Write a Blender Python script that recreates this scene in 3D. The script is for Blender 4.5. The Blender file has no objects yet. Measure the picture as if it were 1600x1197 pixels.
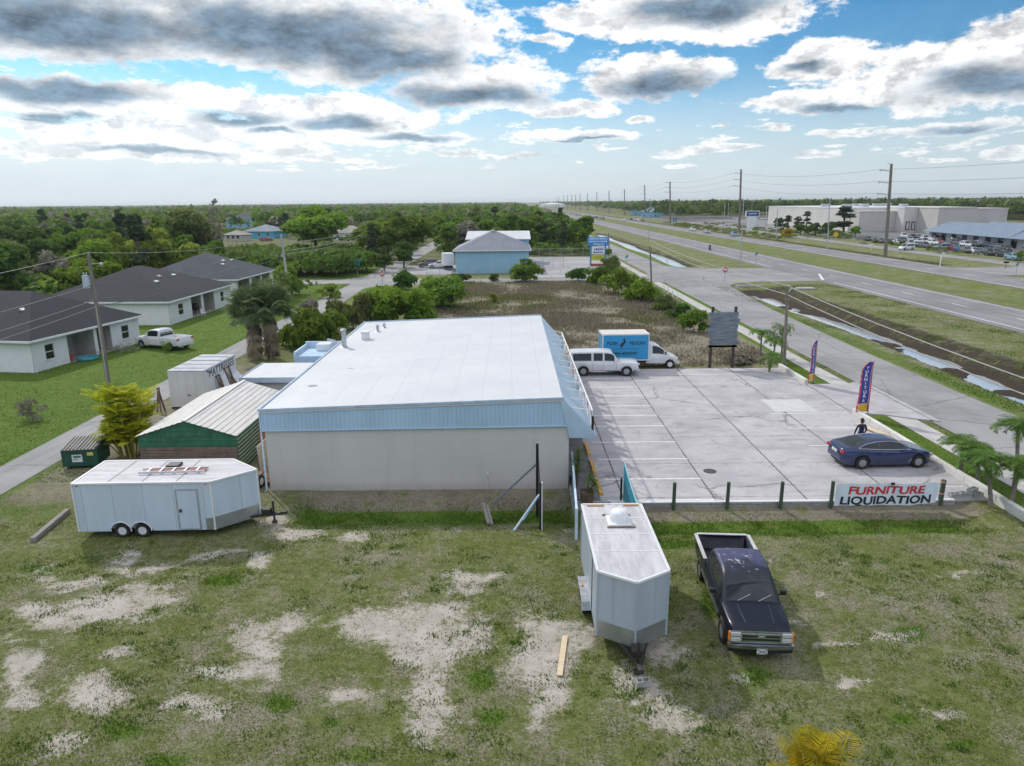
import bpy, bmesh, math, random, time
import numpy as np
from mathutils import Vector, Matrix, Euler
T0 = time.time()
R = random.Random(7)
NP = np.random.default_rng(11)
S = bpy.context.scene
COL = S.collection
PI = math.pi
rad = math.radians

# ------------------------------------------------------------------ camera
CAM_H, PITCH, ROLL, FPX, CX, CY = 13.3, rad(14.3), rad(0.5), 1111.0, 800.0, 598.5
def ray(px, py):
    a, b = px - CX, py - CY
    a, b = a*math.cos(ROLL) - b*math.sin(ROLL), a*math.sin(ROLL) + b*math.cos(ROLL)
    return (a, FPX*math.cos(PITCH) - b*math.sin(PITCH), -FPX*math.sin(PITCH) - b*math.cos(PITCH))
def at(px, py, z=0.0):
    d = ray(px, py); t = (z - CAM_H)/d[2]
    return Vector((d[0]*t, d[1]*t, z))
def proj(x, y, z):
    z = z - CAM_H
    a = x; f = y*math.cos(PITCH) - z*math.sin(PITCH); b = -(y*math.sin(PITCH) + z*math.cos(PITCH))
    a, b = FPX*a/f, FPX*b/f
    c, s = math.cos(ROLL), math.sin(ROLL)
    return CX + a*c + b*s, CY - a*s + b*c
def up_to(px_top, y):      # height of a point seen at pixel height px_top, standing at distance y
    d = ray(*px_top); return CAM_H + d[2]/d[1]*y
cam_d = bpy.data.cameras.new('camera'); cam = bpy.data.objects.new('camera', cam_d); COL.objects.link(cam)
cam_d.sensor_width = 36.0; cam_d.lens = 36.0*FPX/1600.0; cam_d.clip_start = 0.5; cam_d.clip_end = 20000
r0, u0, b0 = Vector((1, 0, 0)), Vector((0, math.sin(PITCH), math.cos(PITCH))), Vector((0, -math.cos(PITCH), math.sin(PITCH)))
rt = r0*math.cos(ROLL) - u0*math.sin(ROLL); upv = r0*math.sin(ROLL) + u0*math.cos(ROLL)
m3 = Matrix((rt, upv, b0)).transposed(); m4 = m3.to_4x4(); m4.translation = (0, 0, CAM_H)
cam.matrix_world = m4; S.camera = cam

# ------------------------------------------------------------------ tagging
def tag(o, label=None, cat=None, group=None, kind=None):
    if label: o['label'] = label
    if cat: o['category'] = cat
    if group: o['group'] = group
    if kind: o['kind'] = kind
    return o
def thing(name, label, cat, loc=(0, 0, 0), rz=0.0, group=None):
    o = bpy.data.objects.new(name, None); COL.objects.link(o)
    o.empty_display_size = 0.2
    o.location = loc; o.rotation_euler = (0, 0, rz)
    return tag(o, label, cat, group)
def link(name, me, parent=None, loc=None):
    o = bpy.data.objects.new(name, me); COL.objects.link(o)
    if parent: o.parent = parent
    if loc is not None: o.location = loc
    return o
def dup(root, loc, rz=None, label=None, group=None, scale=None):
    r = root.copy(); COL.objects.link(r); r.location = loc
    if rz is not None: r.rotation_euler = (0, 0, rz)
    if scale: r.scale = scale if isinstance(scale, tuple) else (scale,)*3
    if label: r['label'] = label
    if group: r['group'] = group
    for ch in KIDS.get(root.name, root.children):
        c = ch.copy(); COL.objects.link(c); c.parent = r
        for g in ch.children:
            d = g.copy(); COL.objects.link(d); d.parent = c
    return r
KIDS = {}

# ------------------------------------------------------------------ mesh builder
class MB:
    def __init__(s): s.v = []; s.f = []; s.m = []; s.s = []
    def add(s, vs, fs, mi=0, smooth=False):
        n = len(s.v); s.v.extend([tuple(v) for v in vs])
        for f in fs:
            s.f.append([i+n for i in f]); s.m.append(mi); s.s.append(smooth)
        return s
    def quad(s, a, b, c, d, mi=0): return s.add([a, b, c, d], [(0, 1, 2, 3)], mi)
    def poly(s, pts, mi=0): return s.add(pts, [tuple(range(len(pts)))], mi)
    def box(s, c, d, rz=0.0, mi=0, M=None, bev=0.0):
        x, y, z = d[0]/2, d[1]/2, d[2]/2
        if bev > 0:
            bm = bmesh.new(); bmesh.ops.create_cube(bm, size=1.0)
            for v in bm.verts: v.co = (v.co.x*d[0], v.co.y*d[1], v.co.z*d[2])
            bmesh.ops.bevel(bm, geom=list(bm.edges), offset=bev, segments=2, affect='EDGES', profile=0.5)
            bm.verts.index_update(); vs = [tuple(v.co) for v in bm.verts]; fs = [[v.index for v in f.verts] for f in bm.faces]; bm.free()
        else:
            vs = [(-x, -y, -z), (x, -y, -z), (x, y, -z), (-x, y, -z), (-x, -y, z), (x, -y, z), (x, y, z), (-x, y, z)]
            fs = [(0, 3, 2, 1), (4, 5, 6, 7), (0, 1, 5, 4), (1, 2, 6, 5), (2, 3, 7, 6), (3, 0, 4, 7)]
        if M is None: M = Matrix.Rotation(rz, 3, 'Z')
        c = Vector(c)
        return s.add([M @ Vector(v) + c for v in vs], fs, mi)
    def b2(s, lo, hi, mi=0, bev=0.0):
        return s.box([(a+b)/2 for a, b in zip(lo, hi)], [abs(b-a) for a, b in zip(lo, hi)], mi=mi, bev=bev)
    def beam(s, p0, p1, w, h, mi=0, up=(0, 0, 1)):
        p0, p1 = Vector(p0), Vector(p1); d = p1-p0; L = d.length; d.normalize(); u = Vector(up)
        if abs(d.dot(u)) > .98: u = Vector((1, 0, 0))
        sd = d.cross(u).normalized(); u = sd.cross(d)
        M = Matrix((d, sd, u)).transposed()
        return s.box((p0+p1)/2, (L, w, h), M=M, mi=mi)
    def ring(s, c, d, r, n, ph=0):
        d = Vector(d).normalized(); u = Vector((0, 0, 1)) if abs(d.z) < .95 else Vector((1, 0, 0))
        a = d.cross(u).normalized(); b = d.cross(a)
        return [Vector(c) + a*math.cos(2*PI*i/n+ph)*r + b*math.sin(2*PI*i/n+ph)*r for i in range(n)]
    def cyl(s, p0, p1, r0, r1=None, n=12, mi=0, caps=True, smooth=True):
        r1 = r0 if r1 is None else r1; d = Vector(p1)-Vector(p0)
        A, B = s.ring(p0, d, r0, n), s.ring(p1, d, r1, n)
        s.add(A+B, [(i, i+n, (i+1) % n+n, (i+1) % n) for i in range(n)], mi, smooth)
        if caps: s.add(A, [tuple(range(n))], mi); s.add(B, [tuple(reversed(range(n)))], mi)
        return s
    def tube(s, pts, r, n=6, mi=0, smooth=True):
        pts = [Vector(p) for p in pts]; rs = r if isinstance(r, (list, tuple)) else [r]*len(pts)
        rings = []
        for i, p in enumerate(pts):
            d = pts[min(i+1, len(pts)-1)]-pts[max(i-1, 0)]
            rings.append(s.ring(p, d, rs[i], n))
        vs = [v for q in rings for v in q]
        fs = [(k*n+i, (k+1)*n+i, (k+1)*n+(i+1) % n, k*n+(i+1) % n) for k in range(len(pts)-1) for i in range(n)]
        s.add(vs, fs, mi, smooth)
        s.add(rings[0], [tuple(range(n))], mi); s.add(rings[-1], [tuple(reversed(range(n)))], mi)
        return s
    def loft(s, rings, closed=True, caps=True, mi=0, smooth=True):
        n = len(rings[0]); vs = [v for q in rings for v in q]; m = n if closed else n-1
        s.add(vs, [(k*n+i, k*n+(i+1) % n, (k+1)*n+(i+1) % n, (k+1)*n+i) for k in range(len(rings)-1) for i in range(m)], mi, smooth)
        if caps: s.add(rings[0], [tuple(reversed(range(n)))], mi); s.add(rings[-1], [tuple(range(n))], mi)
        return s
    def lathe(s, prof, n=16, M=None, mi=0, smooth=True):
        M = M or Matrix.Identity(4); rings = []
        for r, z in prof: rings.append([M @ Vector((r*math.cos(2*PI*i/n), r*math.sin(2*PI*i/n), z)) for i in range(n)])
        return s.loft(rings, True, True, mi, smooth)
    def prism(s, poly, f, t, mi=0):
        """poly: 2D outline; f(u, v, w) -> 3D; extruded w from 0 to t"""
        n = len(poly); A = [f(u, v, 0) for u, v in poly]; B = [f(u, v, t) for u, v in poly]
        s.add(A+B, [(i, (i+1) % n, (i+1) % n+n, i+n) for i in range(n)]+[tuple(reversed(range(n))), tuple(range(n, 2*n))], mi)
        return s
    def sphere(s, c, r, n=12, m=8, mi=0, M=None):
        r = r if isinstance(r, (tuple, list)) else (r, r, r); M = M or Matrix.Identity(3); rings = []
        for k in range(m+1):
            t = PI*k/m*0.998+0.001*PI
            rings.append([Vector(c)+M @ Vector((r[0]*math.sin(t)*math.cos(2*PI*i/n), r[1]*math.sin(t)*math.sin(2*PI*i/n), r[2]*math.cos(t))) for i in range(n)])
        return s.loft(rings, True, True, mi, True)
    def mesh(s, name, mats):
        me = bpy.data.meshes.new(name); me.from_pydata(s.v, [], s.f)
        mats = mats if isinstance(mats, (list, tuple)) else [mats]
        for m in mats: me.materials.append(m)
        me.polygons.foreach_set('material_index', s.m); me.polygons.foreach_set('use_smooth', s.s)
        me.update(); return me
    def build(s, name, mats, parent=None, label=None, fix=True):
        me = s.mesh(name, mats)
        if fix:
            bm = bmesh.new(); bm.from_mesh(me); bmesh.ops.recalc_face_normals(bm, faces=bm.faces); bm.to_mesh(me); bm.free()
        o = link(name, me, parent)
        if label: o['label'] = label
        return o

def quads(name, P, mat, tone=None, smooth=False):
    """P (n,k,3) array of n polygons of k corners -> one mesh, with a per-corner 'tone' value"""
    n, k = P.shape[:2]; me = bpy.data.meshes.new(name)
    me.vertices.add(n*k); me.vertices.foreach_set('co', P.reshape(-1).astype(np.float32))
    me.loops.add(n*k); me.loops.foreach_set('vertex_index', np.arange(n*k, dtype=np.int32))
    me.polygons.add(n); me.polygons.foreach_set('loop_start', np.arange(0, n*k, k, dtype=np.int32))
    if tone is not None:
        a = me.attributes.new('tone', 'FLOAT', 'POINT'); a.data.foreach_set('value', np.repeat(np.asarray(tone, np.float32), k))
    for m in (mat if isinstance(mat, list) else [mat]): me.materials.append(m)
    me.update(calc_edges=True); me.validate(); return me

# ------------------------------------------------------------------ materials
class NT:
    def __init__(s, tree): s.t = tree; s.n = tree.nodes; s.l = tree.links
    def new(s, typ, **kw):
        n = s.n.new(typ)
        for k, v in kw.items():
            if k.startswith('i_'): n.inputs[int(k[2:])].default_value = v
            else: setattr(n, k, v)
        return n
    def put(s, sock, v):
        if isinstance(v, bpy.types.NodeSocket): s.l.new(v, sock)
        elif isinstance(v, (tuple, list)) and len(v) == 3 and sock.type == 'RGBA': sock.default_value = (*v, 1)
        else: sock.default_value = v
    def math(s, op, a, b=None, c=None, clamp=False):
        n = s.new('ShaderNodeMath', operation=op, use_clamp=clamp)
        for i, v in enumerate((a, b, c)):
            if v is not None: s.put(n.inputs[i], v)
        return n.outputs[0]
    def vmath(s, op, a, b=None, scale=None):
        n = s.new('ShaderNodeVectorMath', operation=op); s.put(n.inputs[0], a)
        if b is not None: s.put(n.inputs[1], b)
        if scale is not None: s.put(n.inputs['Scale'], scale)
        return n.outputs['Value'] if op in ('LENGTH', 'DOT_PRODUCT', 'DISTANCE') else n.outputs[0]
    def noise(s, vec, scale, detail=4, rough=.55, dist=0.0):
        n = s.new('ShaderNodeTexNoise'); s.put(n.inputs['Vector'], vec)
        n.inputs['Scale'].default_value = scale; n.inputs['Detail'].default_value = detail
        n.inputs['Roughness'].default_value = rough; n.inputs['Distortion'].default_value = dist
        return n.outputs['Fac']
    def mix(s, f, a, b, blend='MIX'):
        n = s.new('ShaderNodeMix', data_type='RGBA', blend_type=blend); n.clamp_factor = True
        s.put(n.inputs['Factor'], f); s.put(n.inputs[6], a); s.put(n.inputs[7], b); return n.outputs[2]
    def sstep(s, v, lo, hi):
        n = s.new('ShaderNodeMapRange', interpolation_type='SMOOTHSTEP'); s.put(n.inputs[0], v)
        n.inputs[1].default_value = lo; n.inputs[2].default_value = hi; return n.outputs[0]
    def sep(s, v):
        n = s.new('ShaderNodeSeparateXYZ'); s.put(n.inputs[0], v); return n.outputs
    def xyz(s, x, y, z):
        n = s.new('ShaderNodeCombineXYZ')
        for i, v in enumerate((x, y, z)): s.put(n.inputs[i], v)
        return n.outputs[0]
    def geo(s): return s.new('ShaderNodeNewGeometry').outputs['Position']
    def obj(s): return s.new('ShaderNodeTexCoord').outputs['Object']
    def attr(s, name, what='Fac'):
        n = s.new('ShaderNodeAttribute', attribute_name=name); return n.outputs[what]
    def bump(s, h, strength=.3, dist=.02):
        n = s.new('ShaderNodeBump'); s.put(n.inputs['Height'], h); n.inputs['Strength'].default_value = strength
        n.inputs['Distance'].default_value = dist; return n.outputs[0]
def newmat(name):
    m = bpy.data.materials.new(name); m.use_nodes = True; t = NT(m.node_tree)
    p = m.node_tree.nodes['Principled BSDF']; return m, t, p
def M(name, c, rough=.6, metal=0.0, var=.12, scale=2.0, bump=0.0, bscale=30.0, c2=None, dirt=0.0, dirtc=(.1, .085, .065), coat=0.0, spec=.5, ribs=None, aniso=None):
    """plain weathered surface: base colour with large-scale tone variation, optional dirt blotches, bump and ribs (axis, pitch, depth)"""
    m, t, p = newmat(name); pos = t.obj()
    if aniso: pos = t.vmath('MULTIPLY', pos, aniso)
    n1 = t.noise(pos, scale, 6, .6)
    lo = tuple(x*(1-var) for x in c); hi = c2 or tuple(min(1, x*(1+var)) for x in c)
    col = t.mix(t.sstep(n1, .3, .7), lo, hi)
    if dirt > 0:
        n2 = t.noise(pos, scale*2.7, 8, .68)
        col = t.mix(t.math('MULTIPLY', t.sstep(n2, .5, .78), dirt), col, dirtc)
    t.put(p.inputs['Base Color'], col); p.inputs['Metallic'].default_value = metal
    p.inputs['Coat Weight'].default_value = coat; p.inputs['Coat Roughness'].default_value = .06
    p.inputs['Specular IOR Level'].default_value = spec
    t.put(p.inputs['Roughness'], t.math('MULTIPLY_ADD', n1, .18, rough-.09))
    h = None
    if bump > 0: h = t.math('MULTIPLY', t.noise(pos, bscale, 6, .65), bump)
    if ribs:
        ax, pitch, dep = ribs; q = t.sep(t.obj())[ax]
        w = t.math('ABSOLUTE', t.math('SUBTRACT', t.math('FRACT', t.math('DIVIDE', q, pitch)), .5))
        ln_ = t.sstep(w, .47, .495); col = t.mix(t.math('MULTIPLY', ln_, .35), col, tuple(q_*.45 for q_ in c)); t.put(p.inputs['Base Color'], col)
        rb = t.math('MULTIPLY', t.sstep(w, .36, .46), dep)
        h = rb if h is None else t.math('ADD', h, rb)
    if h is not None: t.put(p.inputs['Normal'], t.bump(h, 1.0, .02 if not ribs else 1.0))
    return m
def paint(name, c, rough=.28, metal=.0, coat=.6, fade=0.0, fadec=(.5, .5, .55), dust=.28):
    m, t, p = newmat(name); pos = t.obj()
    n = t.noise(pos, 1.6, 6, .6)
    col = t.mix(t.sstep(n, .3, .75), tuple(x*.88 for x in c), c)
    lowdust = t.sstep(t.sep(pos)[2], .75, .15)
    col = t.mix(t.math('MULTIPLY', lowdust, t.math('MULTIPLY', t.noise(pos, 5, 5), dust)), col, (.3, .27, .22))
    if fade: col = t.mix(t.math('MULTIPLY', t.sstep(t.noise(pos, 2.2, 6, .7), .5, .62), fade), col, fadec)
    t.put(p.inputs['Base Color'], col); p.inputs['Metallic'].default_value = metal
    t.put(p.inputs['Roughness'], t.math('MULTIPLY_ADD', n, .15, rough-.07)); p.inputs['Coat Weight'].default_value = coat; p.inputs['Coat Roughness'].default_value = .05
    return m
def foliage(name, dark, light, trans=.35, hue=.03):
    m, t, p = newmat(name); out = t.n['Material Output']
    tone = t.attr('tone'); oi = t.new('ShaderNodeObjectInfo')
    col = t.mix(tone, dark, light)
    hs = t.new('ShaderNodeHueSaturation'); t.put(hs.inputs['Color'], col)
    t.put(hs.inputs['Hue'], t.math('MULTIPLY_ADD', oi.outputs['Random'], hue, .508-hue/2))
    t.put(hs.inputs['Value'], t.math('MULTIPLY_ADD', oi.outputs['Random'], .35, .85)); col = hs.outputs[0]
    t.put(p.inputs['Base Color'], col); p.inputs['Roughness'].default_value = .75; p.inputs['Specular IOR Level'].default_value = .12
    tr = t.new('ShaderNodeBsdfTranslucent'); warm = t.mix(.35, col, (light[0]*1.3, light[1]*1.25, light[2]*.6), 'MIX'); t.put(tr.inputs[0], warm)
    mx = t.new('ShaderNodeMixShader'); mx.inputs[0].default_value = trans
    t.l.new(p.outputs[0], mx.inputs[1]); t.l.new(tr.outputs[0], mx.inputs[2]); t.l.new(mx.outputs[0], out.inputs[0]); return m

def text_mesh(txt, size, mat, bold=0.0, ext=.004, shear=0.0, sx=1.0, spacing=1.0):
    cu = bpy.data.curves.new('lettering', 'FONT'); cu.body = txt; cu.size = size; cu.extrude = ext; cu.offset = bold
    cu.shear = shear; cu.space_character = spacing; cu.align_x = 'CENTER'; cu.align_y = 'CENTER'; cu.resolution_u = 3
    o = bpy.data.objects.new('lettering', cu); COL.objects.link(o)
    dg = bpy.context.evaluated_depsgraph_get(); me = bpy.data.meshes.new_from_object(o.evaluated_get(dg))
    bpy.data.objects.remove(o); bpy.data.curves.remove(cu)
    if sx != 1.0:
        for v in me.vertices: v.co.x *= sx
    me.materials.clear(); me.materials.append(mat); me.name = 'lettering'; return me
def put_text(txt, size, mat, parent, loc, rot, **kw):
    me = text_mesh(txt, size, mat, **kw); o = link('lettering', me, parent, loc); o.rotation_euler = rot; return o
# ------------------------------------------------------------------ sun and sky
SUN_EL, SUN_AZ = rad(40), rad(-36)       # azimuth measured from +Y towards +X (negative: left of the view)
sd = Vector((math.sin(SUN_AZ)*math.cos(SUN_EL), math.cos(SUN_AZ)*math.cos(SUN_EL), math.sin(SUN_EL)))
sun_d = bpy.data.lights.new('sun', 'SUN'); sun_d.energy = 1.9; sun_d.angle = rad(1.4); sun_d.color = (1.0, .955, .89)
sun = bpy.data.objects.new('sun', sun_d); COL.objects.link(sun); sun.rotation_euler = sd.to_track_quat('Z', 'Y').to_euler()
sun.location = (0, 0, 60)
W = bpy.data.worlds.new('World'); S.world = W; W.use_nodes = True
t = NT(W.node_tree); bg = W.node_tree.nodes['Background']
sky = t.new('ShaderNodeTexSky', sky_type='NISHITA'); sky.sun_disc = False; sky.sun_elevation = SUN_EL; sky.sun_rotation = SUN_AZ
sky.altitude = 10; sky.air_density = 1.0; sky.dust_density = 1.2; sky.ozone_density = 2.5
D = t.new('ShaderNodeTexCoord').outputs['Generated']
x, y, z = t.sep(D)
U = t.math('ARCTAN2', x, y); V = t.math('ARCSINE', z)
def azel(px, py):
    d = Vector(ray(px, py)).normalized(); return math.atan2(d.x, d.y), math.asin(d.z)
# domain warp: billows whose size shrinks towards the horizon
vs = t.math('DIVIDE', 1.0, t.math('ADD', t.math('MAXIMUM', V, 0.0), .10))
pl = t.xyz(t.math('MULTIPLY', x, vs), t.math('MULTIPLY', y, vs), t.math('MULTIPLY', V, 9.0))
uv0 = t.xyz(U, V, 0.0)
nz = t.new('ShaderNodeTexNoise'); t.put(nz.inputs['Vector'], t.xyz(t.math('MULTIPLY', U, 9.0), t.math('MULTIPLY', V, 20.0), 0.0)); nz.inputs['Scale'].default_value = 1.0
nz.inputs['Detail'].default_value = 9; nz.inputs['Roughness'].default_value = .58
wv = t.vmath('MULTIPLY', t.vmath('SUBTRACT', nz.outputs['Color'], (.5, .5, .5)), (.11, .045, 0))
uv = t.vmath('ADD', uv0, wv)
fb = t.noise(t.xyz(t.math('MULTIPLY', U, 26.0), t.math('MULTIPLY', V, 48.0), 2.7), 1.0, 11, .67)
fb2 = t.noise(t.xyz(t.math('MULTIPLY_ADD', U, 26.0, .35), t.math('MULTIPLY_ADD', V, 48.0, -.75), 2.7), 1.0, 11, .67)
def field(shapes, k=3.2):
    """union of soft ellipses given in picture-derived azimuth/elevation; lower halves are flattened"""
    acc = None
    for (px, py, rx, ru, rl) in shapes:
        u, v = azel(px, py); a = rx/FPX; bu = ru/FPX; bl = rl/FPX
        q = t.vmath('MULTIPLY', t.vmath('SUBTRACT', uv, (u, v, 0)), (1/a, 1/bu, 1))
        q = t.vmath('MAXIMUM', q, t.vmath('MULTIPLY', q, (-1, -bu/bl, 0)))
        d = t.math('SUBTRACT', 1.0, t.vmath('LENGTH', q))
        acc = d if acc is None else t.math('SMOOTH_MAX', acc, d, .25)
    return acc
WHITE = [(100, 40, 300, 60, 40), (500, 62, 320, 78, 58), (110, 150, 170, 30, 26), (300, 205, 170, 28, 22), (540, 185, 160, 34, 28),
         (100, 228, 200, 15, 11), (340, 240, 230, 14, 10), (600, 220, 150, 16, 10), (745, 140, 130, 44, 34), (890, 170, 90, 16, 12), (1015, 118, 118, 36, 30), (905, 212, 108, 10, 9), (1100, 22, 190, 44, 36),
         (940, 22, 110, 26, 26), (1290, 95, 88, 24, 26), (1270, 165, 100, 18, 16), (1490, 118, 160, 46, 40), (1610, 80, 90, 50, 50),
         (1120, 234, 62, 8, 8), (1000, 185, 26, 7, 6), (1320, 212, 48, 7, 6), (1280, 245, 32, 7, 5), (1500, 198, 95, 13, 11), (1590, 240, 40, 9, 8),
         (680, 30, 70, 24, 20), (850, 66, 32, 10, 10), (480, 252, 110, 5, 4), (1475, 253, 38, 4, 4), (1060, 258, 32, 4, 4), (700, 242, 55, 5, 4), (230, 150, 90, 22, 16), (400, 160, 90, 18, 14)]
DARK = [(90, 34, 240, 50, 44), (440, 56, 300, 56, 50), (610, 88, 130, 28, 34), (90, 140, 130, 20, 18), (370, 182, 80, 15, 13), (545, 192, 75, 15, 12), (738, 150, 125, 30, 20), (1030, 134, 105, 24, 17),
        (1100, 10, 150, 26, 22), (1560, 128, 120, 24, 16), (1500, 202, 70, 8, 7), (240, 233, 130, 6, 6), (90, 178, 60, 10, 8), (640, 218, 70, 8, 7), (1310, 172, 60, 7, 7), (900, 216, 60, 4, 4), (440, 205, 50, 8, 6), (1270, 100, 50, 8, 8)]
fw = field(WHITE); fd = field(DARK)
fl = t.noise(t.xyz(t.math('MULTIPLY', U, 9.0), t.math('MULTIPLY', V, 26.0), 7.1), 1.0, 8, .6)
rest = t.math('MULTIPLY', t.sstep(V, .29, .42), t.math('SUBTRACT', t.noise(pl, 1.1, 7, .6), .38))   # unseen broken cloud added outside the frame, kept bright as fill light
sm = t.noise(t.xyz(t.math('MULTIPLY', U, 15.0), t.math('MULTIPLY', V, 62.0), 11.3), 1.0, 9, .6)
thr = t.math('ADD', t.math('MULTIPLY_ADD', t.sstep(U, -.35, .45), .10, .495), t.math('ADD', t.math('MULTIPLY', t.sstep(V, .12, .20), .3), t.math('MULTIPLY', t.sstep(V, .055, .02), .3)))
small = t.math('MULTIPLY', t.math('SUBTRACT', sm, thr), 4.5)
den = t.math('MAXIMUM', t.math('MAXIMUM', small, t.math('MULTIPLY', rest, 6.0)), t.math('ADD', fw, t.math('MULTIPLY', t.math('SUBTRACT', fb, .5), 1.35)))
alpha = t.sstep(den, -.05, .26)
thick = t.sstep(t.math('ADD', fd, t.math('ADD', t.math('MULTIPLY', t.math('SUBTRACT', fb, .5), 1.0), t.math('MULTIPLY', t.math('SUBTRACT', fl, .5), .9))), -.26, .72)
lump = t.math('MULTIPLY', t.sstep(t.math('ADD', den, t.math('MULTIPLY', t.math('SUBTRACT', fb2, fb), 3.0)), .28, .9), .34)
thick = t.math('MAXIMUM', thick, lump)
relief = t.math('MULTIPLY', t.math('SUBTRACT', fb, fb2), 1.6)
sund = t.vmath('DOT_PRODUCT', D, tuple(sd)); glow = t.sstep(sund, .35, .95)
hz = t.sstep(V, .16, .0)
white = t.math('ADD', t.math('MULTIPLY', t.math('MULTIPLY_ADD', glow, 1.6, 7.6), t.math('SUBTRACT', t.math('MULTIPLY_ADD', t.sstep(y, .2, -.6), .40, 1.0), t.math('MULTIPLY', t.math('MULTIPLY', t.sstep(V, .27, .36), t.sstep(V, 1.2, .8)), t.math('MULTIPLY', t.sstep(y, .0, .5), .50)))), t.math('MULTIPLY', relief, 4.5))  # added unseen cloud: brighter behind the camera for fill, dimmer ahead for darker reflections
lit = t.vmath('SCALE', t.mix(t.sstep(V, .26, .36), (1.0, 1.0, 1.0), (.93, .96, 1.06)), scale=white)
dk = t.math('ADD', t.math('MULTIPLY_ADD', hz, 1.6, 2.35), t.math('ADD', t.math('MULTIPLY', t.math('SUBTRACT', fl, .5), 1.6), t.math('MULTIPLY', relief, 2.8)))
shade = t.vmath('SCALE', (.66, .94, 1.24), scale=dk)
cl = t.mix(thick, lit, shade)
skc = t.mix(1.0, sky.outputs[0], t.mix(t.sstep(V, .03, .24), (.72, .90, 1.0), (.09, .52, .76)), 'MULTIPLY')
pale = t.mix(t.math('MULTIPLY', t.sstep(V, .17, .01), t.math('MULTIPLY_ADD', t.sstep(U, .5, -.5), .25, .68)), skc, (5.2, 5.95, 6.75))
full = t.mix(t.math('MULTIPLY', alpha, t.math('MULTIPLY_ADD', hz, -.35, 1.0)), pale, cl)
t.put(bg.inputs[0], full); bg.inputs[1].default_value = .10
S.view_settings.view_transform = 'Standard'; S.view_settings.look = 'None'; S.view_settings.exposure = 0.40; S.view_settings.gamma = 1
S.cycles.max_bounces = 6; S.cycles.diffuse_bounces = 3; S.cycles.glossy_bounces = 3; S.cycles.transparent_max_bounces = 8; S.cycles.transmission_bounces = 4
S.cycles.use_denoising = True
W.cycles.sampling_method = 'MANUAL'; W.cycles.sample_map_resolution = 512
# ------------------------------------------------------------------ terrain: one sheet
def axis(spans):
    out = []
    for a, b, d in spans: n = max(1, round((b-a)/d)); out += [a+(b-a)*i/n for i in range(n)]
    return np.array(out+[spans[-1][1]])
gx = axis([(-9000, -2000, 1000), (-2000, -400, 200), (-400, -120, 20), (-120, -46, 4), (-46, -26, .7), (-26, 25, .3), (25, 33, .5), (33, 43, .3), (43, 44, .5), (44, 110, 1.5), (110, 300, 10), (300, 2000, 170), (2000, 9000, 1000)])
gy = axis([(-600, -40, 80), (-40, 10, 5), (10, 36, .25), (36, 62, .5), (62, 150, 1.0), (150, 330, 4), (330, 1000, 40), (1000, 12000, 1000)])
GX, GY = np.meshgrid(gx, gy)
def ss(v, a, b):
    q = np.clip((v-a)/(b-a), 0, 1); return q*q*(3-2*q)
def vnoise(x, y, s, seed=0):
    """smooth value noise, vectorised"""
    x = x/s; y = y/s; ix = np.floor(x); iy = np.floor(y); fx = x-ix; fy = y-iy; fx = fx*fx*(3-2*fx); fy = fy*fy*(3-2*fy)
    def h(a, b): q = np.sin(a*127.1+b*311.7+seed*17.3)*43758.5453; return q-np.floor(q)
    return (h(ix, iy)*(1-fx)+h(ix+1, iy)*fx)*(1-fy)+(h(ix, iy+1)*(1-fx)+h(ix+1, iy+1)*fx)*fy
def fbm(x, y, s, o=4, seed=0):
    a = 0; w = .5; tot = 0
    for k in range(o): a = a+w*vnoise(x, y, s/2**k, seed+k); tot += w; w *= .55
    return a/tot
def ditch1(x, y):   # open drain between frontage road and highway, broken by the connecting road
    c = 37.6 + .5*np.sin(y/9.0); d = np.abs(x-c)
    prof = 1-ss(d, .9, 3.6)
    return prof*np.maximum(1-ss(y, 109, 114), ss(y, 147, 153)*(1-ss(y, 310, 325)))
def ditch2(x, y): return (1-ss(np.abs(x-91.5), .9, 3.6))*(1-ss(np.abs(y-133), -1, 1)*0)*np.where(y > 146, 1.0, 0.0)
def height(x, y):
    h = .05*(fbm(x, y, 2.2, 3)-.5)*(1-ss(y, 60, 90))*(1-ss(x, 21, 22))
    left = 1-ss(x, 2.2, 4.0)
    sw = left*np.exp(-((y-29.6)/1.25)**2)*.55*ss(x, -10.5, -8) + (1-left)*(1-ss(x, 19, 21))*np.exp(-((y-27.9)/.95)**2)*.42
    h = h - sw - (1.25-1.25*(fbm(x, y*.55, 1.9, 4, 77)-.40))*ditch1(x, y) - 1.0*ditch2(x, y)
    h = h - .28*(1-ss(np.abs(y-29.1), .2, .9))*ss(x, 3.2, 4.2)*(1-ss(x, 20, 21))*.6
    med = (1-ss(np.abs(x-69.2), 2, 6.5)); h = h - .45*med*(y > 20)
    return h
GZ = height(GX, GY)
ny, nx = GX.shape
V3 = np.stack([GX, GY, GZ], -1).reshape(-1, 3)
idx = np.arange(nx*ny).reshape(ny, nx)
F4 = np.stack([idx[:-1, :-1], idx[:-1, 1:], idx[1:, 1:], idx[1:, :-1]], -1).reshape(-1, 4)
me = bpy.data.meshes.new('ground'); me.vertices.add(len(V3)); me.vertices.foreach_set('co', V3.reshape(-1).astype(np.float32))
me.loops.add(F4.size); me.loops.foreach_set('vertex_index', F4.reshape(-1).astype(np.int32))
me.polygons.add(len(F4)); me.polygons.foreach_set('loop_start', np.arange(0, F4.size, 4, dtype=np.int32)); me.polygons.foreach_set('use_smooth', np.ones(len(F4), bool))
me.update(calc_edges=True)
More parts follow.
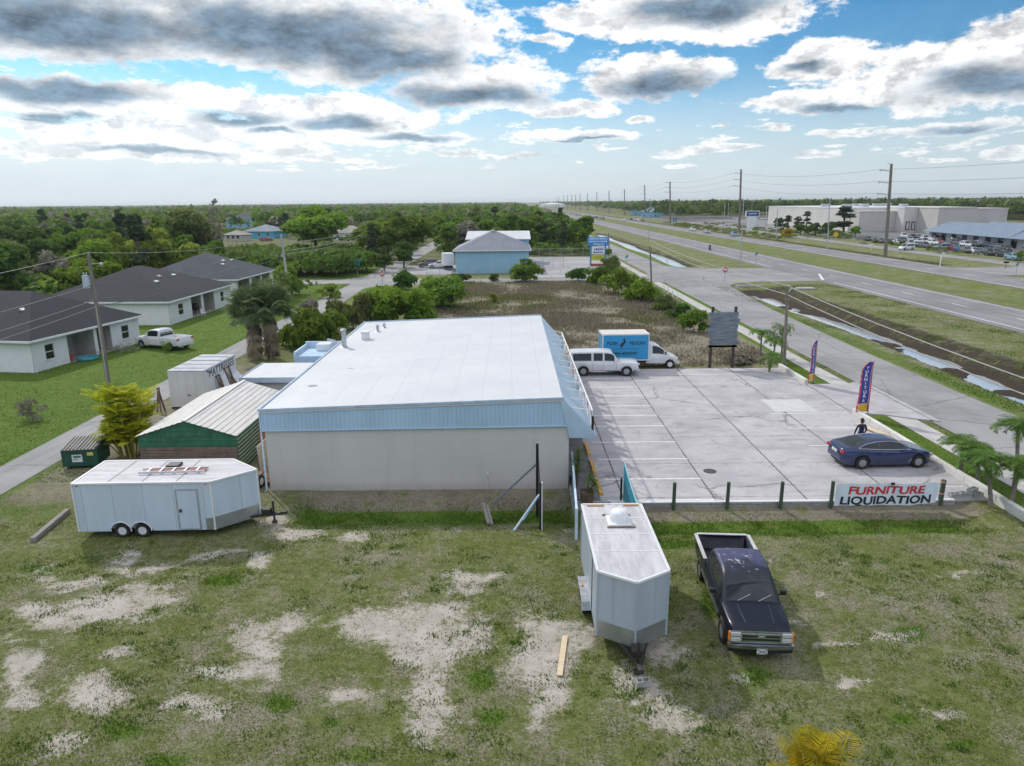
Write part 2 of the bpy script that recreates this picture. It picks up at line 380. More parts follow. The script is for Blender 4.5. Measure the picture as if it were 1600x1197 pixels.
# zones: sand, lush grass, dry brush floor, mud
def band(v, a, b, s): return ss(v, a-s, a+s)*(1-ss(v, b-s, b+s))
SANDP = [(690, 1070, 40, 100), (640, 1000, 95, 26), (845, 1010, 60, 60), (140, 960, 130, 18), (110, 905, 70, 14), (215, 880, 60, 10), (60, 960, 75, 26), (170, 950, 90, 26), (240, 925, 60, 18), (30, 1045, 40, 40), (195, 1030, 50, 18), (130, 1085, 60, 26), (15, 1100, 30, 20), (90, 1165, 30, 25),
         (565, 850, 42, 13), (405, 880, 35, 10), (600, 985, 62, 32), (665, 980, 45, 42), (650, 1030, 40, 22), (680, 1085, 48, 50), (680, 1150, 35, 36), (700, 960, 60, 28), (720, 1010, 40, 22), (420, 1010, 45, 40), (470, 975, 50, 18), (400, 1060, 60, 22),
         (850, 985, 60, 26), (840, 1040, 55, 32), (860, 1080, 40, 30), (905, 1010, 40, 24), (830, 1110, 30, 26), (1030, 1025, 40, 20), (1010, 1080, 50, 26), (1060, 1120, 50, 36), (1250, 965, 28, 8), (1310, 888, 14, 5), (1180, 870, 18, 8), (1340, 1070, 30, 12), (1300, 940, 14, 6), (1470, 1120, 26, 9), (1380, 985, 30, 8), (330, 1045, 40, 12), (330, 870, 34, 9),
         (300, 1100, 60, 18), (540, 1090, 50, 16), (760, 905, 50, 10), (960, 850, 20, 8), (700, 832, 40, 5), (470, 830, 60, 10), (430, 810, 30, 12), (880, 840, 30, 8), (1300, 1000, 24, 8), (1150, 1060, 30, 10), (1530, 905, 40, 6)]
LUSHP = [(520, 1130, 22, 12), (755, 1060, 40, 30), (770, 1120, 40, 25), (345, 908, 60, 14), (1110, 945, 25, 50), (1180, 1060, 40, 30), (440, 1100, 45, 25), (560, 1180, 60, 20), (60, 890, 50, 10), (1410, 1125, 40, 16), (1500, 1165, 50, 12), (1060, 850, 90, 14), (1250, 830, 120, 10), (260, 1190, 60, 20), (1420, 990, 50, 20), (190, 1140, 60, 26)]
x, y = GX.reshape(-1), GY.reshape(-1)
near = (y > 10) & (y < 40) & (x > -32) & (x < 36)
pxs, pys = proj(x, np.maximum(y, 5), np.zeros_like(x))
sandv = np.zeros_like(x); lush = np.zeros_like(x)
wx, wy = (fbm(x, y, 1.8, 4, 5)-.5), (fbm(x, y, 1.5, 4, 15)-.5)
qx, qy = pxs+wx*130, pys+wy*70
for (cx_, cy_, a, b) in SANDP:
    d = np.sqrt(((qx-cx_)/a)**2+((qy-cy_)/b)**2); sandv = np.maximum(sandv, (1.5-d)*.98)
for (cx_, cy_, a, b) in LUSHP:
    d = np.sqrt(((pxs-cx_)/a)**2+((pys-cy_)/b)**2); lush = np.maximum(lush, (1-d)*1.1)
sandv = np.clip(sandv, 0, 1)*near; lush = np.clip(lush, 0, 1)*near
left = 1-ss(x, 2.2, 3.6)
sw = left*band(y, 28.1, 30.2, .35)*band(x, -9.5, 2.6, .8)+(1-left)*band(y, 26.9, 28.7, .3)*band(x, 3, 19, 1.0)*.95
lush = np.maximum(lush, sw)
lush = np.maximum(lush, band(y, 33, 120, 2)*band(x, -60, -26.9, .7)*.9)
lush = np.maximum(lush, band(y, 28, 36, 2)*band(x, -40, -18.5, 1.2)*.5)
lush = np.maximum(lush, band(x, 21.8, 23.5, .1)*band(y, 18, 43.2, .4)); lush = np.maximum(lush, band(x, 21.8, 24, .2)*band(y, 50.6, 62, .4)*.95)
lush = np.maximum(lush, band(x, 31.6, 33.6, .5)*.55); lush = np.maximum(lush, band(x, 22, 26, .5)*band(y, 62, 112, 3)*.7)
lush = np.maximum(lush, band(x, 62, 76, 1)*.38); lush = np.maximum(lush, band(y, 100, 116, 2)*band(x, -26, -10, 2)*.9)
lush = np.maximum(lush, band(y, 112, 170, 3)*band(x, -40, -22, 3)*.8); lush = np.maximum(lush, band(x, 44, 51, 2)*fbm(x, y, 9, 3, 3)*.5)
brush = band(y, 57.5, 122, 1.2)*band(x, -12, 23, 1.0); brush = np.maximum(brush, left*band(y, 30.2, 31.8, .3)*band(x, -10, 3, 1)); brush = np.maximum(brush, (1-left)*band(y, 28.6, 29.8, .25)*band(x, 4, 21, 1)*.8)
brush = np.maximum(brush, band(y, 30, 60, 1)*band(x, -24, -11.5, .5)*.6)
mud = np.clip(ditch1(x, y)*1.4, 0, 1)*.95; mud = np.maximum(mud, band(x, 38.5, 43, 1.2)*(y < 112)*(y > 10)*.75); mud = np.maximum(mud, band(x, 38.5, 41.5, 1.0)*(y > 150)*(y < 300)*.6)
mud = np.maximum(mud, np.clip(ditch2(x, y)*1.3, 0, 1)*.9); mud = np.maximum(mud, ((y > 150)*(x < 22)+(x < -62)+(y > 400)*(x > 105))*.55)
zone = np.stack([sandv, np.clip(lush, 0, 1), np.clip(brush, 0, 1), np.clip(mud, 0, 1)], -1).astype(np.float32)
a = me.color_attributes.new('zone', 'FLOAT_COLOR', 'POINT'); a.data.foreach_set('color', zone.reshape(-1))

gm, t, p = newmat('ground')
P = t.geo(); za = t.new('ShaderNodeAttribute', attribute_name='zone'); zr, zg, zb = t.sep(za.outputs['Vector']); zd = za.outputs['Alpha']
n0 = t.noise(P, .22, 3, .5); n1 = t.noise(P, .9, 6, .62); n2 = t.noise(P, 3.2, 8, .68); n3 = t.noise(P, 13.0, 6, .7); n4 = t.noise(P, 55.0, 4, .7)
olive = t.mix(t.sstep(n2, .35, .68), (.115, .145, .036), (.19, .21, .066))
dryg = t.mix(t.sstep(n3, .3, .7), (.20, .18, .125), (.35, .315, .25))
dm = t.math('ADD', t.math('MULTIPLY', n1, .7), t.math('ADD', t.math('MULTIPLY', n2, .45), t.math('MULTIPLY', n0, .5)))
dm = t.math('ADD', dm, t.math('MULTIPLY', t.math('SUBTRACT', n3, .5), .8))
c = t.mix(t.sstep(dm, .75, 1.03), olive, dryg)
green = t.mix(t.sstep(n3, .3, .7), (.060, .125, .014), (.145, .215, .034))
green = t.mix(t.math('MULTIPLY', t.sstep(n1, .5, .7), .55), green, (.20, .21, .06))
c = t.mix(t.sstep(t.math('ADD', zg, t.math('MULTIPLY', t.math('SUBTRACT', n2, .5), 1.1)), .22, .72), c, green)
c = t.mix(t.sstep(t.math('ADD', t.math('MULTIPLY', n2, .6), t.math('MULTIPLY', n3, .5)), .64, .74), c, (.085, .12, .028))
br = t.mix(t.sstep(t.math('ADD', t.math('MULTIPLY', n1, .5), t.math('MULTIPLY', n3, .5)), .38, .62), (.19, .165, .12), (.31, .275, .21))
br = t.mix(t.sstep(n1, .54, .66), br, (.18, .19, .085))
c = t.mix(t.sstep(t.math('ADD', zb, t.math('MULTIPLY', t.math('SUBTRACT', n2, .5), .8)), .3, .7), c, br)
md = t.mix(t.sstep(n3, .3, .7), (.030, .024, .018), (.085, .068, .05))
c = t.mix(t.sstep(t.math('ADD', zd, t.math('MULTIPLY', t.math('SUBTRACT', t.math('ADD', t.math('MULTIPLY', n2, .5), t.math('MULTIPLY', n1, .5)), .5), 2.2)), .45, .8), c, md)
sandc = t.mix(t.sstep(n1, .35, .65), (.50, .44, .385), (.60, .545, .49)); sandc = t.mix(t.math('MULTIPLY', t.sstep(n3, .5, .75), .35), sandc, (.36, .30, .235))
edge = t.math('ADD', zr, t.math('ADD', t.math('MULTIPLY', t.math('SUBTRACT', n2, .5), 1.8), t.math('MULTIPLY', t.math('SUBTRACT', n3, .5), 1.25)))
c = t.mix(t.math('MULTIPLY', t.math('MULTIPLY', t.sstep(edge, .38, 1.05), .92), t.sstep(zr, .03, .25)), c, sandc)
scat = t.math('MULTIPLY', t.sstep(t.math('ADD', t.math('MULTIPLY', n2, .5), t.math('MULTIPLY', n3, .5)), .60, .70), t.math('SUBTRACT', 1.0, t.sstep(t.math('ADD', zg, t.math('ADD', zb, zd)), .1, .4)))
c = t.mix(t.math('MULTIPLY', scat, .7), c, (.43, .39, .335))
c = t.mix(.22, c, t.mix(n4, (.0, .0, .0), (1, 1, 1)), 'OVERLAY')
t.put(p.inputs['Base Color'], c); p.inputs['Roughness'].default_value = .95; p.inputs['Specular IOR Level'].default_value = .15
t.put(p.inputs['Normal'], t.bump(t.math('ADD', t.math('MULTIPLY', n3, .05), t.math('ADD', t.math('MULTIPLY', n4, .03), t.math('MULTIPLY', n2, .06))), .9, 1.0))
me.materials.append(gm); tag(link('ground', me), kind='structure')

# ------------------------------------------------------------------ paved surfaces
def flat(name, polys, z, mat, kind='structure', sub=None):
    b = MB()
    for q in polys: b.poly([(u, v, z) for u, v in q])
    o = b.build(name, mat); return tag(o, kind=kind)
def rect(x0, y0, x1, y1): return [(x0, y0), (x1, y0), (x1, y1), (x0, y1)]
def arc(cx_, cy_, r, a0, a1, n=10): return [(cx_+r*math.cos(rad(a0+(a1-a0)*i/n)), cy_+r*math.sin(rad(a0+(a1-a0)*i/n))) for i in range(n+1)]
def asphalt(name, base, tint=(1, 1, .98), crack=.5, trk=None):
    m, t, p = newmat(name); P = t.geo()
    n0, n1, n2, n3 = t.noise(P, .12, 4), t.noise(P, .7, 6, .6), t.noise(P, 6, 6, .7), t.noise(P, 60, 3, .7)
    b = base; c = t.mix(t.sstep(n1, .3, .7), tuple(b*.88*k for k in tint), tuple(b*1.1*k for k in tint))
    c = t.mix(t.sstep(n0, .4, .62), c, tuple(b*1.22*k for k in tint)); c = t.mix(.25, c, t.mix(n3, (0, 0, 0), (1, 1, 1)), 'OVERLAY')
    st = t.noise(t.vmath('MULTIPLY', P, (1.6, .05, 1)), 1.0, 5, .6); c = t.mix(t.math('MULTIPLY', t.sstep(st, .5, .72), .35), c, tuple(b*.66*k for k in tint))
    if trk:
        lw_ = t.math('ABSOLUTE', t.math('SUBTRACT', t.math('FRACT', t.math('DIVIDE', t.math('SUBTRACT', t.sep(P)[0], trk), 1.9)), .5)); c = t.mix(t.math('MULTIPLY', t.sstep(lw_, .30, .05), t.math('MULTIPLY', n1, .5)), c, tuple(b*.6*k for k in tint))
    vo = t.new('ShaderNodeTexVoronoi', feature='DISTANCE_TO_EDGE'); t.put(vo.inputs['Vector'], t.vmath('ADD', P, t.vmath('SCALE', t.xyz(n2, n1, 0), scale=.8))); vo.inputs['Scale'].default_value = .16
    c = t.mix(t.math('MULTIPLY', t.sstep(vo.outputs['Distance'], .012, .003), crack), c, (b*.4, b*.38, b*.36))
    t.put(p.inputs['Base Color'], c); p.inputs['Roughness'].default_value = .88; p.inputs['Specular IOR Level'].default_value = .3
    t.put(p.inputs['Normal'], t.bump(n3, .25, .01)); return m
A_FR = asphalt('pale worn asphalt', .265, (1, .975, .96)); A_HW = asphalt('highway asphalt', .225, (1, .98, 1.0), .25, 53.2); A_AL = asphalt('alley asphalt', .28, (1, .985, .97))
Y0, Y1 = -60, 2600
# frontage road, with flares where the connecting road and cross street join
fr = [(25.7, Y0), (31.4, Y0), (31.5, 60), (32.6, 90)] + [(34.5, 110)] + arc(42.5, 111, 8.0, 175, 95, 8) + [(52.0, 119.2), (52.0, 143.0)] + arc(41, 152, 8.6, 278, 182, 8) + [(32.0, 175), (32.0, 330), (33.5, 420), (36, Y1), (31.0, Y1), (28.5, 420), (26.0, 330), (25.7, 136)] + [(25.7, 134)] + [(22.6, 130.5), (22.6, 122.0), (25.7, 118)]
flat('frontage_road', [fr], .03, A_FR)
flat('highway', [[(52.0, Y0), (62.2, Y0), (62.4, 500), (64, Y1), (50, Y1), (50, 510)]], .036, A_HW)
flat('highway_southbound', [[(76.4, Y0), (86.4, Y0), (86.4, 160), (84.5, 260), (84, 520), (84, Y1), (72, Y1), (75, 520), (76.4, 230)]], .034, A_HW)
flat('east_frontage_road', [[(100.5, Y0), (106.5, Y0), (106, 200), (108, 300), (116, 420), (112, 420), (103, 300), (100.5, 200)], [(86.4, 126), (100.5, 124), (100.5, 142), (86.4, 140)]], .03, A_FR)
flat('side_street', [[(-70, 121), (-27.2, 121.2), (-27.2, 100), (-26.9, 20), (-24.3, 20), (-24.4, 66), (-23.2, 96)] + arc(-17.2, 112.5, 6.5, 170, 95, 6) + [(-6, 121), (22.7, 121.6), (22.7, 127.2), (-10, 127.2), (-20.5, 129)] + [(-22.6, 134), (-22.6, 330), (-27.2, 330), (-27.2, 134), (-30, 128.2), (-70, 128)]], .028, A_AL)
flat('blue_building_yard', [rect(4.0, 128.5, 21.5, 178), rect(-22.4, 136, -11.5, 156)], .026, asphalt('yard asphalt', .33, (1, .99, .98)))
flat('car_lot_pavement', [[(112, 138), (240, 120), (260, 300), (118, 300)]], .02, asphalt('lot asphalt', .16))
flat('store_lot_pavement', [[(108, 335), (142, 303), (160, 405), (260, 410), (300, 640), (104, 640)]], .021, asphalt('store lot asphalt', .22))
mark = M('road marking paint', (.72, .72, .70), .7, var=.2, scale=3, dirt=.35, dirtc=(.3, .29, .28))
mk = MB()
for (xx, y0, y1) in ((52.9, 20, 117), (52.9, 145, 480), (61.5, 20, 480), (77.2, 20, 480), (85.6, 20, 120), (85.6, 146, 240)): mk.poly([(q[0], q[1], .046) for q in rect(xx-.09, y0, xx+.09, y1)])
for k in range(40):
    y0 = 40+k*12.2; mk.poly([(q[0], q[1], .046) for q in rect(57.1, y0, 57.27, y0+3)]); mk.poly([(q[0], q[1], .046) for q in rect(81.3, y0, 81.47, y0+3)])
mk.poly([(52.6, 121, .046), (53.1, 121, .046), (56.6, 131, .046), (56.2, 131, .046)])
tag(mk.build('road_markings', mark), kind='structure')

# sidewalk with joints
sm, t, p = newmat('sidewalk concrete'); P = t.geo(); q = t.sep(P)
n1, n2, n3 = t.noise(P, .8, 6), t.noise(P, 8, 6, .7), t.noise(P, 70, 3, .7)
c = t.mix(t.sstep(n1, .3, .7), (.40, .385, .36), (.52, .50, .475)); c = t.mix(t.math('MULTIPLY', t.sstep(n2, .5, .75), .4), c, (.30, .285, .26))
jt = t.math('ABSOLUTE', t.math('SUBTRACT', t.math('FRACT', t.math('DIVIDE', q[1], 1.5)), .5)); c = t.mix(t.math('MULTIPLY', t.sstep(jt, .482, .492), .75), c, (.14, .13, .11))
t.put(p.inputs['Base Color'], c); p.inputs['Roughness'].default_value = .9; t.put(p.inputs['Normal'], t.bump(n3, .2, .01))
flat('sidewalk', [rect(23.6, -40, 25.0, 119.5), rect(23.4, 129.5, 24.8, 300)], .032, sm)

# parking lot slab
LZ = .10
lm, t, p = newmat('parking lot concrete'); P = t.geo(); q = t.sep(P)
n0, n1, n2, n3, n4 = t.noise(P, .18, 4), t.noise(P, .6, 7, .65), t.noise(P, 2.4, 8, .7), t.noise(P, 40, 3, .7), t.noise(t.vmath('MULTIPLY', P, (.35, 1.4, 1)), .8, 6, .65)
c = t.mix(t.sstep(n1, .32, .68), (.385, .365, .378), (.485, .465, .475)); c = t.mix(t.math('MULTIPLY', t.sstep(n0, .45, .62), .6), c, (.51, .495, .495))
c = t.mix(t.math('MULTIPLY', t.sstep(n2, .50, .70), .62), c, (.25, .235, .225)); c = t.mix(t.math('MULTIPLY', t.sstep(n4, .5, .7), .55), c, (.27, .255, .245))
wb = t.math('MULTIPLY', t.math('SUBTRACT', n2, .5), .10)
def joint(sock, spacing, off, w):
    return t.math('LESS_THAN', t.math('ABSOLUTE', t.math('SUBTRACT', t.math('FRACT', t.math('ADD', t.math('DIVIDE', t.math('ADD', sock, wb), spacing), off)), .5)), w/spacing/2)
jx = joint(q[0], 4.15, .283, .07); jy = joint(q[1], 4.3, .45, .05)
c = t.mix(t.math('MULTIPLY', jx, t.sstep(n1, .25, .5)), c, (.10, .092, .075)); c = t.mix(t.math('MULTIPLY', jy, t.math('MULTIPLY', t.sstep(n2, .3, .6), .85)), c, (.13, .12, .10))
vo = t.new('ShaderNodeTexVoronoi', feature='DISTANCE_TO_EDGE'); t.put(vo.inputs['Vector'], t.vmath('ADD', P, t.vmath('SCALE', t.xyz(n2, n1, 0), scale=1.8))); vo.inputs['Scale'].default_value = .11
c = t.mix(t.math('MULTIPLY', t.sstep(vo.outputs['Distance'], .009, .002), t.math('MULTIPLY', t.sstep(n0, .42, .55), .75)), c, (.15, .14, .12))
oil = t.new('ShaderNodeTexVoronoi'); t.put(oil.inputs['Vector'], P); oil.inputs['Scale'].default_value = .28
c = t.mix(t.math('MULTIPLY', t.sstep(t.math('ADD', oil.outputs['Distance'], t.math('MULTIPLY', n2, .3)), .34, .18), .5), c, (.15, .14, .13))
t.put(p.inputs['Base Color'], c); p.inputs['Roughness'].default_value = .82; p.inputs['Specular IOR Level'].default_value = .35; t.put(p.inputs['Normal'], t.bump(n3, .2, .01))
b = MB(); b.prism([(2.7, 29.85), (21.65, 29.85), (21.65, 43.4), (23.4, 43.0), (25.0, 42.0), (26.2, 41.5), (26.2, 51.8), (25.0, 50.9), (22.0, 50.6), (21.9, 56.0), (2.7, 56.0)], lambda u, v, w: (u, v, w-.35), LZ+.35)
tag(b.build('parking_lot', lm), kind='structure')
wp = M('stall line paint', (.74, .74, .73), .7, var=.15, dirt=.55, dirtc=(.42, .41, .40), scale=4)
b = MB()
for yy in (30.0, 32.55, 35.32, 38.05, 41.0, 43.2, 45.4, 47.9, 50.3, 52.9): b.poly([(q[0], q[1], LZ+.004) for q in rect(4.5 if yy > 30.1 else 4.3, yy-.06, 9.2, yy+.06)])
for yy in (31.3, 34.2, 37.2, 40.3, 43.3): b.poly([(q[0], q[1], LZ+.004) for q in rect(16.4, yy-.05, 21.3, yy+.05)])
for yy in (54.0,): b.poly([(q[0], q[1], LZ+.004) for q in rect(12.4, yy-.05, 20.6, yy+.05)])
tag(b.build('parking_lines', wp), kind='structure')
b = MB(); b.poly([(q[0], q[1], LZ+.006) for q in rect(16.9, 43.7, 19.6, 46.6)]); tag(b.build('pavement_patch', M('new concrete patch', (.55, .545, .54), .85, var=.06, bump=.01)), kind='structure')
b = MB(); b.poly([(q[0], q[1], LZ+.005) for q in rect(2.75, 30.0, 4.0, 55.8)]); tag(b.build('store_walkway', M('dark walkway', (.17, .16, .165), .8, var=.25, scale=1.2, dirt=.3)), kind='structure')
b = MB(); b.cyl((9.9, 33.5, LZ+.001), (9.9, 33.5, LZ+.012), .33, n=14); tag(b.build('drain_cover', M('drain iron', (.07, .06, .055), .7, var=.3, scale=12)), 'round iron drain cover set in the parking lot concrete', 'drain cover')

# water in the drains
wm, t, p = newmat('ditch water'); P = t.geo(); n = t.noise(t.vmath('MULTIPLY', P, (1, .45, 1)), 2.6, 6, .65)
p.inputs['Base Color'].default_value = (.62, .64, .66, 1); p.inputs['Metallic'].default_value = .45; p.inputs['Roughness'].default_value = .12; p.inputs['IOR'].default_value = 1.6; p.inputs['Specular IOR Level'].default_value = 1.0
t.put(p.inputs['Normal'], t.bump(n, .18, .05))
def strip(y0, y1, z, w0, step=.5, seed=0, cx_=None, breaks=0.0):
    b = MB(); L, Rr = [], []; yy = y0
    while yy <= y1:
        c = (37.6+.5*math.sin(yy/9.0)) if cx_ is None else cx_
        w = w0*(.9+.1*float(fbm(np.array([yy]), np.array([seed*7.0]), 5, 3, seed)[0])); s = .1*float(fbm(np.array([yy]), np.array([9.0+seed]), 3.5, 3, seed)[0]-.5)
        e = 1
        L.append((c-w*e+s, yy, z)); Rr.append((c+w*e*.9+s, yy, z)); yy += step
    for i in range(len(L)-1): b.quad(L[i], Rr[i], Rr[i+1], L[i+1])
    return b
tag(strip(20, 112.4, -1.02, 3.0, seed=1).build('ditch_water', wm), kind='structure')
tag(strip(149, 316, -.86, 3.2, step=3, seed=2).build('ditch_water.001', wm), kind='structure')
tag(strip(147, 230, -.80, 1.2, step=3, seed=3, cx_=91.5).build('ditch_water.002', wm), kind='structure')
# ------------------------------------------------------------------ shared materials
def ptop(px, py, y):
    d = ray(px, py); k = y/d[1]; return Vector((d[0]*k, y, CAM_H+d[2]*k))
m_white = M('white painted metal', (.72, .72, .72), .45, var=.06, dirt=.22, dirtc=(.45, .42, .38))
m_blackm = M('black metal', (.016, .016, .018), .45, var=.2)
m_rubber = M('tyre rubber', (.022, .021, .02), .85, var=.3, scale=6, dirt=.4, dirtc=(.09, .08, .07))
m_steel = M('bare steel', (.42, .43, .44), .35, .85, var=.2, dirt=.3)
m_alu = M('diamond plate aluminium', (.42, .44, .46), .38, .75, var=.12, bump=.06, bscale=60)
m_wood = M('weathered wood', (.26, .235, .21), .9, var=.25, scale=3, aniso=(1, 8, 8), bump=.15, bscale=12, dirt=.4)
m_newwood = M('fresh pine', (.66, .52, .34), .75, var=.1, scale=3, aniso=(8, 1, 8))
m_brownwood = M('brown wood', (.17, .105, .07), .85, var=.3, scale=4, dirt=.4)
m_glass, t, p = newmat('dark window glass'); p.inputs['Base Color'].default_value = (.018, .024, .028, 1); p.inputs['Roughness'].default_value = .05; p.inputs['Specular IOR Level'].default_value = .5
m_amber = M('amber lens', (.75, .22, .03), .3); m_red = M('red lens', (.45, .012, .014), .22, coat=.6)
m_clear, t, p = newmat('headlamp lens'); p.inputs['Base Color'].default_value = (.62, .64, .62, 1); p.inputs['Roughness'].default_value = .12; p.inputs['Metallic'].default_value = .35
m_chrome = M('chrome', (.68, .69, .70), .14, 1.0, var=.06)
m_conc = M('grey concrete', (.40, .39, .37), .9, var=.14, dirt=.45, bump=.05, bscale=25)
m_block = M('concrete block', (.36, .355, .34), .92, var=.18, scale=5, dirt=.5, bump=.06)
m_whitewall = M('white painted block', (.74, .735, .72), .8, var=.05, scale=.8, dirt=.16, dirtc=(.48, .44, .38), bump=.02, bscale=14)
m_galv = M('galvanised steel', (.46, .48, .50), .45, .6, var=.2, scale=3)

# ------------------------------------------------------------------ the furniture store
X0, X1, YA, YB = -11.6, 2.65, 31.75, 56.3
store = thing('store_building', 'long beige store with white flat roof and pale blue fascia beside the parking lot', 'building', (0, YA, 0))
m_stucco, t, p = newmat('beige stucco'); P = t.obj(); q = t.sep(P); n1, n2, n3 = t.noise(P, .35, 6, .6), t.noise(P, 2.2, 8, .7), t.noise(t.vmath('MULTIPLY', P, (1.6, 1.6, .12)), 1.0, 6, .65)
c = t.mix(t.sstep(n1, .3, .7), (.55, .525, .485), (.60, .575, .535)); c = t.mix(t.math('MULTIPLY', t.sstep(n3, .5, .72), .28), c, (.44, .415, .38)); c = t.mix(t.math('MULTIPLY', t.sstep(q[2], .55, .0), t.math('MULTIPLY', n2, .8)), c, (.30, .26, .215))
mo = t.new('ShaderNodeTexBrick'); t.put(mo.inputs['Vector'], t.xyz(t.math('ADD', q[0], q[1]), q[2], 0)); mo.inputs['Scale'].default_value = 1; mo.inputs['Brick Width'].default_value = .405; mo.inputs['Row Height'].default_value = .203; mo.inputs['Mortar Size'].default_value = .008; mo.inputs['Mortar Smooth'].default_value = .4
c = t.mix(t.math('MULTIPLY', mo.outputs['Fac'], .035), c, (.36, .34, .31)); t.put(p.inputs['Base Color'], c); p.inputs['Roughness'].default_value = .92; t.put(p.inputs['Normal'], t.bump(t.math('ADD', t.math('MULTIPLY', n2, .01), t.math('MULTIPLY', mo.outputs['Fac'], -.0015)), .8, 1.0))
m_fascia = M('pale blue ribbed siding', (.40, .555, .70), .6, var=.09, scale=.5, dirt=.2, dirtc=(.20, .38, .54), ribs=(0, .2, .012), aniso=(1, 1, .3))
m_mans = M('pale blue mansard metal', (.44, .57, .68), .5, var=.12, scale=.6, dirt=.3, dirtc=(.36, .45, .52), ribs=(1, .24, .012))
rm, t, p = newmat('white membrane roof'); P = t.obj(); q = t.sep(P)
n1, n2, n3 = t.noise(P, .25, 6, .65), t.noise(P, 1.6, 8, .7), t.noise(t.vmath('MULTIPLY', P, (2.2, .12, 1)), 1.0, 5)
c = t.mix(t.sstep(n1, .3, .7), (.56, .57, .59), (.63, .635, .645)); c = t.mix(t.math('MULTIPLY', t.sstep(n2, .52, .72), .4), c, (.47, .455, .44)); c = t.mix(t.math('MULTIPLY', t.sstep(n3, .55, .75), .2), c, (.58, .58, .59))
sj = t.math('ABSOLUTE', t.math('SUBTRACT', t.math('FRACT', t.math('DIVIDE', q[0], 1.42)), .5)); c = t.mix(t.math('MULTIPLY', t.sstep(sj, .470, .490), .42), c, (.47, .475, .49))
sj2 = t.math('ABSOLUTE', t.math('SUBTRACT', t.math('FRACT', t.math('DIVIDE', q[1], 8.1)), .5)); c = t.mix(t.math('MULTIPLY', t.sstep(sj2, .490, .4985), .5), c, (.48, .48, .49))
t.put(p.inputs['Base Color'], c); p.inputs['Roughness'].default_value = .6; t.put(p.inputs['Normal'], t.bump(t.math('ADD', n2, t.math('MULTIPLY', n1, 2)), .25, .03))
LY = YB-YA; ZL, ZR = 4.05, 4.5; XR = 2.35
b = MB(); b.b2((X0, 0, -.3), (X1, .2, 3.14)); b.b2((X0, .2, -.3), (X0+.2, LY, 3.0)); b.b2((X1-.2, .2, -.3), (X1, LY, 3.0)); b.b2((X0+.2, LY-.2, -.3), (X1-.2, LY, 3.0))
b.build('wall', m_stucco, store)
b = MB(); f = lambda u, v, w: (u, v, w)
b.loft([[(X0-.14, yy, ZL-.02), (XR, yy, ZR-.02), (XR, yy, ZR-.16), (X0-.14, yy, ZL-.16)] for yy in (-.14, LY+.14)], True, True, 0, False)
roof = b.build('roof', rm, store)
b = MB()
for yy in (-.18, LY+.10): b.loft([[(X0-.18, yy, ZL-.06), (X0-.18, yy, ZL+.05), (X0-.18, yy+.09, ZL+.05), (X0-.18, yy+.09, ZL-.06)], [(XR+.05, yy, ZR-.06), (XR+.05, yy, ZR+.05), (XR+.05, yy+.09, ZR+.05), (XR+.05, yy+.09, ZR-.06)]], True, True, 0, False)
b.b2((X0-.2, -.09, ZL-.06), (X0-.11, LY+.1, ZL+.05))
b.build('edge_trim', M('blue grey drip edge', (.40, .50, .60), .5), roof)
# front fascia: a ribbed band that becomes the end of the mansard on the right
b = MB(); b.prism([(X0-.1, 3.02), (X1+.02, 3.14), (X1+.02, 2.62), (3.95, 2.62), (XR, ZR-.17), (X0-.1, ZL-.17)], lambda u, v, w: (u, -.10+w, v), .095); fa = b.build('fascia', m_fascia, store)
b = MB(); b.prism([(X0-.1, 3.0), (X1+.02, 3.12), (X1+.02, 3.17), (X0-.1, 3.05)], lambda u, v, w: (u, -.125+w, v), .03); b.prism([(X1, 2.58), (3.98, 2.58), (3.98, 2.64), (X1, 2.64)], lambda u, v, w: (u, -.125+w, v), .03)
b.build('trim', M('light blue trim', (.44, .62, .78), .5, var=.05), fa)
b = MB(); b.b2((X0-.1, .0, 3.0), (X0-.02, LY, ZL-.17)); b.build('side_fascia', m_fascia, store)
b = MB(); b.loft([[(XR, yy, ZR-.03), (3.97, yy, 2.62), (3.93, yy, 2.56), (X1+.02, yy, 2.56), (XR-.1, yy, ZR-.2)] for yy in (-.13, LY+.13)], True, True, 0, False); b.build('mansard_roof', m_mans, store)
b = MB(); b.tube([(X0-.16, -.05, 3.9), (X0-.16, -.05, .05), (X0-.2, -.25, .0)], .045, 8); b.build('downspout', M('blue downspout', (.50, .62, .72), .5), store)
b = MB(); b.tube([(-1.2, -.05, .0), (-1.2, -.05, .75), (-1.2, -.12, .82)], .02, 6); b.cyl((-1.2, -.14, .78), (-1.2, -.14, .9), .05, n=8); b.build('hose_bib', m_white, store)
b = MB(); b.b2((X1+.003, .3, -.2), (X1+.02, .5, 2.5)); b.build('corner_board', M('cream corner board', (.62, .57, .44), .7), store)
# shop front under the mansard
b = MB()
for k in range(6): b.b2((X1+.003, 2.2+k*3.6, .35), (X1+.03, 4.9+k*3.6, 2.35))
b.build('shop_window', m_glass, store)
for (xx, yy, r, h, kind) in ((-9.9, 20.2, .11, .4, 0), (-10.2, 17.2, .2, .5, 1), (-11.1, 14.6, .16, 1.15, 2), (-9.7, 21.8, .10, .25, 0)):
    z0 = ZL+(xx-X0)/(XR-X0)*(ZR-ZL)-.03; b = MB()
    if kind == 1: b.box((xx, yy, z0+h/2), (.5, .5, h), bev=.04); b.box((xx, yy, z0+h+.04), (.62, .62, .07), bev=.02)
    else:
        b.cyl((xx, yy, z0), (xx, yy, z0+h), r, n=12); b.cyl((xx, yy, z0-.0), (xx, yy, z0+.06), r*2, r*1.1, n=12)
        b.cyl((xx, yy, z0+h), (xx, yy, z0+h+.12), r*1.5, r*.6, n=12)
    b.build('roof_vent', m_white if kind == 1 else m_galv, store)
